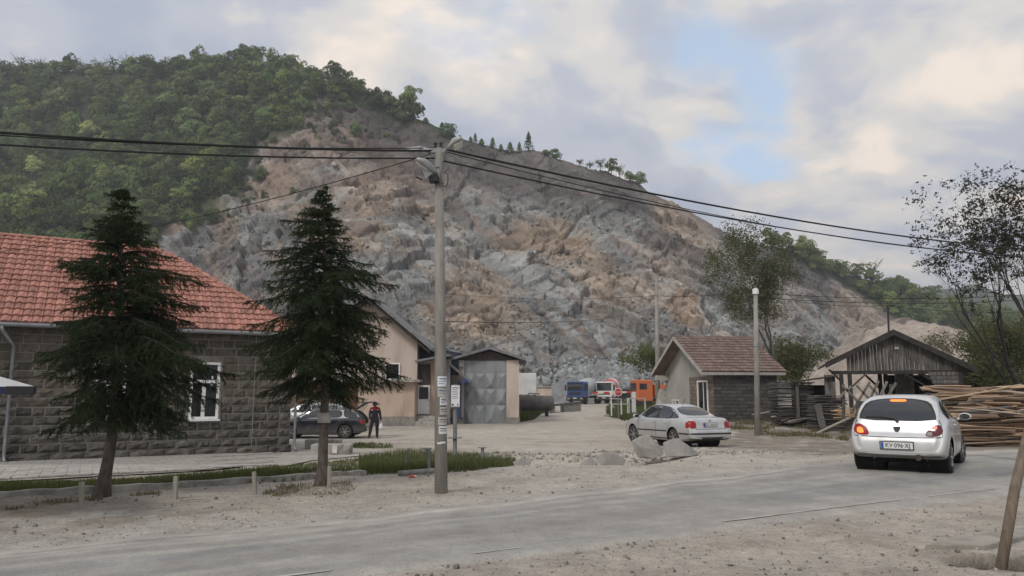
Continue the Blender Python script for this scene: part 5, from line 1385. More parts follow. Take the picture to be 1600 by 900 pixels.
# log-like cladding at the right end and dark back walls
for k in range(4):
    mb = MB(); mb.box(bp_(1.95, .0, 2.22 - k * .17), (1.3 - k * .12 + (k == 0) * 0, .05, .155), PB.M()); mb.build("side_board", M_OLDW, shed)
mb = MB(); mb.box(bp_(2.62, 3.4, 1.1), (.06, 6.8, 2.3), PB.M()); mb.box(bp_(1.5, 7.3, 1.1), (2.2, .06, 2.4), PB.M()); mb.build("back_wall", M_BLKW, shed)
mb = MB(); mb.box(bp_(-2.45, 3.2, 1.2), (.05, 5, 1.9), PB.M()); mb.build("side_wall", M_BLKW, shed)
MB().box(bp_(.12, -.05, 3.36), (.16, .03, .1), PB.M()).build("plate", M_BARGE, shed)
# low lean-to box on the left of the shed
lt = empty("lean_to", bp_(-3.5, .1, 0), "low plank lean-to with a dark opening beside the shed", "lean-to")
zl = lambda py: HC + (610 - py) * 33.5 / F
mb = MB(); mb.prism([bp_(-4.35, -.3, zl(598)), bp_(-2.35, -.3, zl(588)), bp_(-2.35, -.3, zl(586)), bp_(-4.35, -.3, zl(596))], BR * 2.2); mb.build("roof", M_OLDROOF, lt)
mb = MB(); mb.box(bp_(-3.5, 1.6, .85), (1.7, .06, 1.8), PB.M()); mb.box(bp_(-4.2, .8, .85), (.06, 1.6, 1.7), PB.M()); mb.build("wall", M_BLKW, lt)
for c_0 in (-4.1, -2.55): MB().box(bp_(c_0, 0, .95), (.14, .14, 1.9), PB.M()).build("post", M_OLDW, lt)
mb = MB(); mb.box(bp_(-2.75, -.05, 1.75), (.35, .04, .9), PB.M()); mb.build("board", M_OLDW, lt)

# ================================================================== CARS
def paint(name, c, metal=.5, rough=.32, coat=.7, dirt=.35):
    m = bpy.data.materials.new(name); m.use_nodes = True; t = m.node_tree; n = t.nodes; l = t.links.new; b = n["Principled BSDF"]
    tc_ = n.new("ShaderNodeTexCoord"); sp = n.new("ShaderNodeSeparateXYZ"); l(tc_.outputs["Object"], sp.inputs[0])
    nz = n.new("ShaderNodeTexNoise"); nz.inputs["Scale"].default_value = 3.5; nz.inputs["Detail"].default_value = 8; l(tc_.outputs["Object"], nz.inputs["Vector"])
    a = n.new("ShaderNodeMapRange"); a.inputs[1].default_value = .75; a.inputs[2].default_value = .2; l(sp.outputs[2], a.inputs[0])
    q = n.new("ShaderNodeMath"); q.operation = 'MULTIPLY_ADD'; q.inputs[1].default_value = .9; l(a.outputs[0], q.inputs[0]); 
    nn = n.new("ShaderNodeMapRange"); nn.inputs[1].default_value = .45; nn.inputs[2].default_value = .75; nn.inputs[4].default_value = .5; l(nz.outputs[0], nn.inputs[0]); l(nn.outputs[0], q.inputs[2])
    q2 = n.new("ShaderNodeMath"); q2.operation = 'MULTIPLY'; q2.inputs[1].default_value = dirt; q2.use_clamp = True; l(q.outputs[0], q2.inputs[0])
    mx = n.new("ShaderNodeMix"); mx.data_type = 'RGBA'; mx.inputs[6].default_value = _lin(c); mx.inputs[7].default_value = (.30, .27, .23, 1); l(q2.outputs[0], mx.inputs[0]); l(mx.outputs[2], b.inputs["Base Color"])
    b.inputs["Metallic"].default_value = metal; b.inputs["Coat Weight"].default_value = coat; b.inputs["Coat Roughness"].default_value = .08
    r = n.new("ShaderNodeMapRange"); r.inputs[3].default_value = rough; r.inputs[4].default_value = .75; l(q2.outputs[0], r.inputs[0]); l(r.outputs[0], b.inputs["Roughness"])
    return m
M_SILVER = paint("silver_car_paint", (.56, .565, .57), .45, .34, dirt=.6); M_SILVERK = paint("pale_silver_car_paint", (.66, .67, .68), .4, .36, dirt=.6); M_NAVY = paint("dark_blue_car_paint", (.012, .014, .024), .2, .2, .9, .22)
M_TYRE = mat("dusty_tyre", (.028, .027, .026), (.06, .055, .048), 7, rough=.9); M_RIM = mat("alloy_rim", (.42, .42, .43), (.30, .29, .28), 6, rough=.4, metal=.7)
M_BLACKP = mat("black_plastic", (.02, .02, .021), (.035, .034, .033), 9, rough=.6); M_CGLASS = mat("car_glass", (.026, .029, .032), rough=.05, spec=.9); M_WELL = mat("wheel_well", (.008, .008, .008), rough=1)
M_TAIL = mat("tail_lamp_red", (.34, .014, .013), (.22, .008, .008), 30, rough=.3, coat=.15); M_TAILD = mat("tail_lamp_dark", (.10, .01, .014), rough=.15, coat=.6); M_LAMPW = mat("clear_lamp", (.30, .27, .26), rough=.15, coat=.5)
M_LIT = mat("lit_brake_lamp", (1.0, .20, .03), rough=.3, emit=1.1); M_LITR = mat("lit_tail_lamp", (1.0, .05, .025), rough=.3, emit=.55)
M_PLATE = mat("number_plate_white", (.70, .70, .69), rough=.4); M_PBLUE = mat("number_plate_blue", (.03, .10, .42), rough=.4); M_INK = mat("black_ink", (.012, .012, .013), rough=.6); M_CHROME = mat("chrome", (.6, .6, .61), rough=.15, metal=1)
M_SEAM = mat("panel_seam", (.02, .02, .02), rough=.9); M_EXH = mat("rusty_exhaust", (.10, .075, .06), (.05, .04, .035), 9, rough=.7, metal=.5)
def catmull(P, k):
    P = np.array(P, float); n = len(P); out_ = []
    for i in range(n - 1):
        a, b, c, d = P[max(i-1, 0)], P[i], P[i+1], P[min(i+2, n-1)]
        for j in range(k):
            t = j / k; out_.append(.5 * ((2*b) + (-a+c)*t + (2*a-5*b+4*c-d)*t*t + (-a+3*b-3*c+d)*t**3))
    out_.append(P[-1]); return np.array(out_)
def chaikin(poly, it=2):
    for _ in range(it):
        q = []
        for i in range(len(poly)):
            a, b = Vector(poly[i]), Vector(poly[(i+1) % len(poly)]); q += [a.lerp(b, .22), a.lerp(b, .78)]
        poly = q
    return poly
class Car:
    def __init__(s, loc, heading, name, label, cat_, top, belt, bot, wid, roofw, wheels, wr, arch, m, group=None, half=.85):
        s.root = empty(name, loc, label, cat_, group, rz=heading); s.m = m
        tx = [p[0] for p in top]; ty = [p[1] for p in top]; xx = np.linspace(tx[0], tx[-1], 1200); zz_ = _pch(tx, ty, xx); al = np.concatenate([[0], np.cumsum(np.hypot(np.diff(xx), np.diff(zz_)))])
        xs = np.interp(np.linspace(0, al[-1], 110), al, xx); g = lambda K, x: float(_pch([p[0] for p in K], [p[1] for p in K], x))
        rows = []
        for x in xs:
            tz, bz, lz, w_ = g(top, x), g(belt, x), g(bot, x), g(wid, x); bz = min(bz, tz - .025); lz = min(lz, tz - .08); gl = min(max((tz - bz) / .42, 0), 1); rw = w_ * .80 * (1 - gl) + g(roofw, x) * gl; h = max(bz - lz, .04); d = tz - bz
            sec = [(0, lz), (.55*w_, lz), (.86*w_, lz + .01), (.955*w_, lz + .1*h), (.985*w_, lz + .3*h), (w_, lz + .55*h), (.992*w_, lz + .8*h), (.965*w_, lz + .95*h), (.93*w_ , bz + .05*d)]
            for k in (.3, .55, .78): sec.append((.93*w_ + (rw - .93*w_) * (k + .10 * math.sin(k * 3.14)) * .98, bz + d * k))
            sec += [(rw * .93, bz + d * .925), (rw * .72, bz + d * .975), (rw * .38, bz + d * .995), (0, tz)]
            rows.append(catmull(sec, 3))
        n = len(rows[0]); bm = bmesh.new(); L_ = []; 
        for x, sec in zip(xs, rows):
            rr_ = [bm.verts.new((x, y, z)) for y, z in sec]; ll = [rr_[0]] + [bm.verts.new((x, -y, z)) for y, z in sec[1:-1]] + [rr_[-1]]; L_.append((rr_, ll))
        for i in range(len(L_) - 1):
            for q in (0, 1):
                A, B = L_[i][q], L_[i+1][q]
                for k in range(n - 1):
                    f = [A[k], B[k], B[k+1], A[k+1]]
                    bm.faces.new(f if q == 0 else f[::-1])
        for e in (0, -1):
            rr_, ll = L_[e]; lp = rr_ + ll[1:-1][::-1]
            try: bm.faces.new(lp if e == -1 else lp[::-1])
            except ValueError: pass
        bm.normal_update()
        s.full = BVHTree.FromBMesh(bm)
        for (xc, zc) in wheels:
            ins = {v for v in bm.verts if abs(v.co.y) > .4 * half and math.hypot(v.co.x - xc, v.co.z - zc) < arch}
            kill = [f for f in bm.faces if all(v in ins for v in f.verts)]
            bmesh.ops.delete(bm, geom=kill, context='FACES_ONLY')
            for v in ins:
                if v.is_valid and v.link_faces:
                    d = Vector((v.co.x - xc, 0, v.co.z - zc)); 
                    if d.length > 1e-4 and v.co.z > zc - arch * .9: d = d.normalized() * arch; v.co.x = xc + d.x; v.co.z = zc + d.z
        bmesh.ops.delete(bm, geom=[v for v in bm.verts if not v.link_faces], context='VERTS')
        bmesh.ops.recalc_face_normals(bm, faces=bm.faces)
        for f in bm.faces: f.smooth = True
        for e in bm.edges:
            if len(e.link_faces) == 2 and e.calc_face_angle(0) > rad(48): e.smooth = False
        me = bpy.data.meshes.new("body"); bm.to_mesh(me); bm.free(); me.materials.append(m); s.body = link("body", me, s.root)
        for (xc, zc) in wheels:
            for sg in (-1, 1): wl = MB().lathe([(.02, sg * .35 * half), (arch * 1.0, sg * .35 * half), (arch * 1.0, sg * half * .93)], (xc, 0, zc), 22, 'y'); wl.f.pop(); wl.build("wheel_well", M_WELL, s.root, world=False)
        tm = MB().lathe([(wr * .62, -.085), (wr * .93, -.092), (wr, -.07), (wr, .07), (wr * .93, .092), (wr * .62, .085)], (0, 0, 0), 28, 'y').mesh("wheel", M_TYRE, smooth=False); autosmooth(tm, 50)
        rb = MB().lathe([(wr * .70, -.02), (wr * .69, .078), (wr * .62, .086), (wr * .60, .03), (wr * .2, .02)], (0, 0, 0), 28, 'y')
        for k in range(s.spokes if hasattr(s, 'spokes') else 6):
            a = k * 2 * math.pi / 6; rb.beam((0, .055, 0), (math.cos(a) * wr * .66, .068, math.sin(a) * wr * .66), .035, .075, (0, 1, 0))
        rb.lathe([(wr * .17, .02), (wr * .17, .085), (.02, .095)], (0, 0, 0), 12, 'y'); rm = rb.mesh("rim", M_RIM); autosmooth(rm, 40)
        s.wheels = []
        for (xc, zc) in wheels:
            for sg in (1, -1):
                o = link("wheel", tm, s.root, (xc, sg * (half - .115), wr)); o.rotation_euler = (0, random.uniform(0, 1), 0 if sg > 0 else math.pi); link("rim", rm, o); s.wheels.append(o)
    def patch(s, poly, ax, off, name, m, parent=None, it=2, res=.06, thick=.012, label=None, shade=True):
        if it: poly = chaikin(poly, it)
        bm = bmesh.new(); dr = {'y+': Vector((0, -1, 0)), 'y-': Vector((0, 1, 0)), 'x-': Vector((1, 0, 0)), 'x+': Vector((-1, 0, 0)), 'z': Vector((0, 0, -1))}[ax]
        three = (lambda a, b: Vector((a, 0, b))) if ax[0] == 'y' else ((lambda a, b: Vector((0, a, b))) if ax[0] == 'x' else (lambda a, b: Vector((a, b, 0))))
        f = bm.faces.new([bm.verts.new(three(p[0], p[1])) for p in poly])
        for c in range(2):
            lo = min(p[c] for p in poly); hi = max(p[c] for p in poly); nrm = three(*((1, 0) if c == 0 else (0, 1))); k = lo + res
            while k < hi - res * .3:
                bmesh.ops.bisect_plane(bm, geom=bm.verts[:] + bm.edges[:] + bm.faces[:], plane_co=nrm * k, plane_no=nrm); k += res
        nr = {}
        for v in bm.verts:
            o = v.co - dr * 4; h = s.full.ray_cast(o, dr)
            if h[0] is None: h = s.full.find_nearest(v.co)
            nn = h[1]
            if nn.dot(dr) > 0: nn = -nn
            nr[v] = nn.copy(); v.co = h[0] + nn * off
        be = [e for e in bm.edges if len(e.link_faces) == 1]; dup = {}
        for e in be:
            for v in e.verts:
                if v not in dup: w_ = bm.verts.new(v.co - nr[v] * (off + thick)); dup[v] = w_
        for e in be:
            a, b = e.verts; bm.faces.new((a, b, dup[b], dup[a]))
        bmesh.ops.recalc_face_normals(bm, faces=bm.faces)
        if shade:
            for f in bm.faces: f.smooth = True
            for e in bm.edges:
                if len(e.link_faces) == 2 and e.calc_face_angle(0) > rad(35): e.smooth = False
        me = bpy.data.meshes.new(name); bm.to_mesh(me); bm.free(); me.materials.append(m)
        o = link(name, me, parent or s.root)
        if label: o["label"] = label
        return o
    def seam(s, pts, ax, name="panel_seam", w_=.012, m=None, off=.0025):
        for a, b in zip(pts[:-1], pts[1:]):
            a, b = Vector(a), Vector(b); d = (b - a).normalized(); nn = Vector((-d.y, d.x)) * w_ / 2
            s.patch([a - nn, b - nn, b + nn, a + nn], ax, off, name, m or M_SEAM, it=0, res=.08, thick=.004)
    def mirror(s, x, z, y, m):
        for sg in (-1, 1):
            mb = MB(); k0 = len(mb.v); mb.lathe([(.03, -.05), (.085, -.045), (.095, .02), (.06, .06), (.02, .075)], (0, 0, 0), 14, 'x'); mb.v[k0:] = [Vector((v.x + x, v.y * 1.25 + sg * (y + .12), v.z * .78 + z + .03)) for v in mb.v[k0:]]; mb.beam((x, sg * (y - .03), z - .03), (x, sg * (y + .06), z), .05, .04); mo = mb.build("mirror", m, s.root, smooth=True, world=False); gm = MB().lathe([(.02, -.054), (.072, -.054), (.072, -.047), (.02, -.047)], (0, 0, 0), 14, 'x'); gm.v = [Vector((v.x + x, v.y * 1.25 + sg * (y + .12), v.z * .78 + z + .03)) for v in gm.v]; gm.build("mirror_glass", M_CGLASS, mo, world=False)
    def plate(s, z, txt, w_=.52, h=.112, y0=0):
        h0 = s.full.ray_cast(Vector((-6, y0, z)), Vector((1, 0, 0)))[0]; x = h0.x - .025
        pl = MB().box((x, y0, z), (.016, w_, h)).build("number_plate", M_PLATE, s.root, world=False)
        MB().box((x - .009, y0 + w_/2 - .028, z), (.006, .045, h - .012)).build("blue_band", M_PBLUE, pl, world=False)
        fr = MB()
        for a in ((0, h/2 + .006, w_ + .03, .014), (0, -h/2 - .006, w_ + .03, .014)): fr.box((x + .002, y0 + a[0], z + a[1]), (.024, a[2], a[3]))
        for sg in (-1, 1): fr.box((x + .002, y0 + sg * (w_/2 + .007), z), (.024, .014, h))
        fr.build("plate_frame", M_INK, pl, world=False)
        R = Matrix(((0, 0, -1), (-1, 0, 0), (0, 1, 0))).to_4x4()
        if txt:
            me = text_mesh(txt, h * .92, M_INK, .002); o = link("lettering", me, pl); o.matrix_local = Matrix.Translation((x - .011, y0 - .018, z - .002)) @ R @ Matrix.Diagonal((.88, 1, 1, 1))
        return pl
def heading(az): return math.pi / 2 - rad(az)       # az: degrees clockwise from +Y

# ---- small silver hatchback driving off on the road
KP = at(1425, 742, 13.75); kz = float(gz(KP.x, 13.75)) + .04
ka = Car((KP.x + .68, 15.0, float(gz(7.9, 15.0)) + .03), heading(35), "hatchback_car", "small silver hatchback with lit brake lights driving away on the road", "car",
    [(-1.81, .44), (-1.80, .56), (-1.755, .66), (-1.70, .72), (-1.665, .80), (-1.60, .95), (-1.50, 1.09), (-1.34, 1.235), (-1.1, 1.335), (-.75, 1.385), (-.3, 1.40), (.1, 1.365), (.45, 1.25), (1.05, .95), (1.2, .90), (1.6, .74), (1.76, .58), (1.81, .42)],
    [(-1.81, .41), (-1.7, .66), (-1.6, .82), (-1.2, .93), (0, .89), (1, .84), (1.6, .68), (1.81, .38)],
    [(-1.81, .34), (-1.6, .27), (-1, .2), (1, .2), (1.81, .28)],
    [(-1.81, .64), (-1.785, .70), (-1.70, .765), (-1.45, .80), (-.6, .822), (.6, .82), (1.3, .79), (1.65, .66), (1.81, .45)],
    [(-1.7, .70), (-1.5, .645), (-1.2, .60), (-.4, .56), (.3, .56), (1.2, .66)],
    [(1.24, .30), (-1.17, .30)], .285, .345, M_SILVERK, half=.815)
ka.patch(res=.03, poly=[(-.60, .945), (.60, .945), (.585, 1.06), (.50, 1.235), (.28, 1.29), (0, 1.30), (-.28, 1.29), (-.50, 1.235), (-.585, 1.06)], ax='x-', off=.006, name="rear_window", m=M_CGLASS, it=1)
ka.patch(res=.03, poly=[(-.635, .925), (.635, .925), (.62, 1.07), (.53, 1.262), (.3, 1.318), (0, 1.328), (-.3, 1.318), (-.53, 1.262), (-.62, 1.07)], ax='x-', off=.003, name="window_seal", m=M_BLACKP, it=1)
ka.patch([(-.135, 1.262), (.135, 1.262), (.135, 1.298), (-.135, 1.298)], 'x-', .012, "brake_light", M_LIT, it=1, label="lit orange high brake light in the rear window")
o = ka.patch([(.735, .735), (.70, .86), (.60, .865), (.50, .80), (.46, .70), (.47, .665), (.64, .665)], 'x-', .008, "tail_light", M_TAIL, label="left rear lamp glowing orange and red")
ka.patch([(.66, .70), (.66, .80), (.585, .80), (.545, .72), (.56, .69)], 'x-', .013, "bulb_glow", M_LIT, parent=o)
o = ka.patch([(-.735, .735), (-.70, .86), (-.60, .865), (-.50, .80), (-.46, .70), (-.47, .665), (-.64, .665)], 'x-', .008, "tail_light", M_TAILD, label="right rear lamp, dark red with a small glow and a grey corner")
ka.patch([(-.55, .79), (-.64, .79), (-.64, .845), (-.58, .845)], 'x-', .013, "bulb_glow", M_LITR, parent=o); ka.patch([(-.47, .675), (-.57, .675), (-.56, .74), (-.49, .74)], 'x-', .012, "clear_lens", M_LAMPW, parent=o)
ka.seam([(.71, .655), (.4, .640), (0, .636), (-.4, .640), (-.71, .655)], 'x-'); ka.seam([(.72, .66), (.70, .87), (.665, .95)], 'x-', w_=.008); ka.seam([(-.72, .66), (-.70, .87), (-.665, .95)], 'x-', w_=.008)
ka.patch([(-.055, .83), (-.06, .79), (-.03, .735), (0, .725), (.03, .735), (.06, .79), (.055, .83)], 'x-', .012, "lock_badge", M_BLACKP, it=1)
ka.patch([(-.05, .822), (-.05, .842), (.05, .842), (.05, .822)], 'x-', .016, "badge_rim", M_CHROME, it=0)
hb_ = ka.full.ray_cast(Vector((-6, -.43, .865)), Vector((1, 0, 0)))[0]
for dy_, pts in ((0, [(-.05, 0), (-.03, .03), (0, .015), (.05, .03)]), (0, [(-.06, -.012), (.06, -.008)])):
    MB().tube([(hb_.x - .006, hb_.y - p[0], hb_.z + p[1]) for p in pts], .005, 4).build("script_badge", M_TAIL if len(pts) == 2 else M_CHROME, ka.root, world=False)
kp_ = ka.plate(.498, "KV\u00b7096\u00b7XJ", .52, .118)
ka.patch([(-.34, .41), (.34, .41), (.34, .585), (-.34, .585)], 'x-', .0015, "plate_recess", M_SILVERK, it=1)
ka.patch([(-.73, .30), (.73, .30), (.72, .372), (-.72, .372)], 'x-', .004, "bumper_underside", M_BLACKP, it=1)
for sg in (1, -1):
    ka.patch([(-1.10, .955), (-.95, 1.25), (-.4, 1.29), (-.28, .93)], 'y+' if sg > 0 else 'y-', .004, "side_window", M_CGLASS)
    ka.patch([(-.22, .93), (-.33, 1.29), (.1, 1.27), (.42, 1.15), (.78, .94)], 'y+' if sg > 0 else 'y-', .004, "side_window", M_CGLASS)
    ka.seam([(-.42, .30), (-.38, .8), (-.24, .94)], 'y+' if sg > 0 else 'y-'); ka.seam([(.82, .93), (.86, .3)], 'y+' if sg > 0 else 'y-')
    ka.patch([(-.30, .80), (-.10, .80), (-.10, .84), (-.30, .84)], 'y+' if sg > 0 else 'y-', .02, "door_handle", M_SILVERK)
ka.patch([(-.55, .98), (.55, .98), (.5, 1.22), (-.5, 1.22)], 'x+', .004, "windscreen", M_CGLASS)
wx_ = ka.full.ray_cast(Vector((-6, 0, .93)), Vector((1, 0, 0)))[0]
def on_rear(c, y, z, o_=.02):
    h = c.full.ray_cast(Vector((-6, y, z)), Vector((1, 0, 0))); return h[0] + (h[1] if h[1].x < 0 else -h[1]) * o_
MB().tube([on_rear(ka, -.02, .90, .03), on_rear(ka, .03, .955, .03), on_rear(ka, .25, .985), on_rear(ka, .52, .985)], [.026, .022, .014, .009], 6).build("wiper", M_BLACKP, ka.root, world=False)
MB().cyl((-1.84, -.33, .30), (-1.5, -.33, .30), .055, .055, 14).build("exhaust", M_EXH, ka.root, smooth=False, world=False)
MB().box((-.2, 0, .25), (2.6, 1.2, .16)).build("underbody", M_WELL, ka.root, world=False)
ka.mirror(.62, .93, .80, M_SILVERK)
for o in ka.wheels[:2]: o.rotation_euler[2] += rad(-9)

# ---- silver saloon turning into the yard
PPOS = gnd(1065, 694); PPOS = G(PPOS.x - .02, 26.6 + .3)
pa = Car(PPOS + Vector((-.35, .2, .0)), heading(-20.5), "saloon_car", "silver saloon turning off the road beside the grey boulders", "car",
    [(-2.335, .45), (-2.325, .60), (-2.275, .645), (-2.25, .70), (-2.21, .93), (-2.12, 1.0), (-1.65, 1.05), (-1.2, 1.25), (-.85, 1.385), (-.3, 1.46), (.25, 1.455), (.6, 1.37), (1.2, 1.04), (1.35, .98), (2.0, .84), (2.22, .70), (2.31, .56), (2.335, .42)],
    [(-2.335, .44), (-2.25, .66), (-2.2, .85), (-2.0, .93), (-1.2, .94), (0, .91), (1.2, .88), (2.0, .76), (2.335, .4)],
    [(-2.335, .34), (-2.0, .26), (-1, .2), (1, .2), (2.0, .22), (2.335, .34)],
    [(-2.335, .70), (-2.30, .77), (-2.15, .835), (-1.3, .868), (0, .87), (1.3, .868), (2.0, .80), (2.25, .68), (2.335, .52)],
    [(-2.2, .70), (-1.7, .66), (-.8, .57), (0, .585), (.6, .575), (1.3, .66)],
    [(1.42, .33), (-1.28, .33)], .318, .375, M_SILVER, half=.865)
pa.patch([(-.62, 1.075), (.62, 1.075), (.50, 1.365), (-.50, 1.365)], 'x-', .004, "rear_window", M_CGLASS, it=2)
pa.patch([(-.62, 1.06), (.62, 1.06), (.5, 1.37), (-.5, 1.37)], 'x+', .004, "windscreen", M_CGLASS, it=2)
for sg, ax_ in ((1, 'y+'), (-1, 'y-')):
    pa.patch([(-1.52, .965), (-1.40, 1.13), (-.85, 1.345), (-.25, 1.41), (.3, 1.40), (.62, 1.28), (1.12, .955)], ax_, .0025, "window_trim", M_BLACKP, it=1)
    pa.patch([(-.15, .975), (-.17, 1.385), (.28, 1.375), (.60, 1.255), (1.02, .975)], ax_, .006, "side_window", M_CGLASS, it=2)
    pa.patch([(-1.05, .975), (-1.02, 1.24), (-.75, 1.345), (-.26, 1.385), (-.24, .975)], ax_, .006, "side_window", M_CGLASS, it=2)
    pa.patch([(-1.46, .98), (-1.36, 1.11), (-1.11, 1.205), (-1.12, .98)], ax_, .006, "quarter_window", M_CGLASS, it=2)
    pa.seam([(-.20, .28), (-.20, .96)], ax_); pa.seam([(1.02, .28), (1.02, .9)], ax_); pa.seam([(-.92, .6), (-1.1, .75), (-1.14, .95)], ax_); pa.seam([(-.92, .28), (-.9, .6)], ax_)
    pa.seam([(-.9, .55), (1.04, .52)], ax_, "rubbing_strip", .04, M_BLACKP, .012); pa.seam([(-1.66, .50), (-2.2, .50)], ax_, "rubbing_strip", .045, M_BLACKP, .012)
    pa.patch([(-.9, .22), (1.04, .22), (1.04, .31), (-.9, .31)], ax_, .003, "sill", M_BLACKP, it=0)
    for x0 in (-.12, -.98): pa.patch([(x0, .80), (x0 + .2, .80), (x0 + .2, .84), (x0, .84)], ax_, .02, "door_handle", M_SILVER)
    pa.patch([(-2.22, .68), (-2.19, .92), (-2.06, .93), (-2.02, .70)], ax_, .006, "tail_light", M_TAIL, it=2)
    pa.patch([(sg*.82, .68), (sg*.82, .915), (sg*.60, .925), (sg*.56, .80), (sg*.56, .68)], 'x-', .008, "tail_light", M_TAIL, it=2)
pa.patch([(-.80, .48), (.80, .48), (.80, .53), (-.80, .53)], 'x-', .012, "rubbing_strip", M_BLACKP, it=0); pa.patch([(-.80, .28), (.80, .28), (.80, .40), (-.80, .40)], 'x-', .004, "bumper_underside", M_BLACKP, it=1)
pa.seam([(.57, .665), (.55, .95), (.60, 1.02)], 'x-', w_=.009); pa.seam([(-.57, .665), (-.55, .95), (-.60, 1.02)], 'x-', w_=.009); pa.seam([(.6, .655), (-.6, .655)], 'x-', w_=.014)
pl = pa.plate(.79, "", .5, .11, 0)
h0 = on_rear(pa, 0, .79, .045)
for k, (y, wd, hh) in enumerate(((.165, .035, .07), (.115, .04, .07), (.055, .03, .05), (.0, .02, .07), (-.035, .035, .07), (-.085, .035, .07), (-.14, .03, .07), (-.19, .035, .07))):
    MB().box((h0.x, y, .79), (.004, wd * .55, hh * .8)).build("blurred_character", M_BLACKP, pl, world=False)
MB().lathe([(.045, 0), (.045, .012), (.03, .016)], on_rear(pa, 0, .925, .0) + Vector((-.01, 0, 0)), 14, 'x').build("badge", M_CHROME, pa.root, world=False)
MB().tube([(-.62, 0, 1.44), (-.80, 0, 1.62)], .008, 5).build("aerial", M_BLACKP, pa.root, world=False)
MB().box((-.2, 0, .25), (3.4, 1.2, .16)).build("underbody", M_WELL, pa.root, world=False)
pa.mirror(.95, .97, .86, M_SILVER)
for o in pa.wheels[:2]: o.rotation_euler[2] += rad(10)

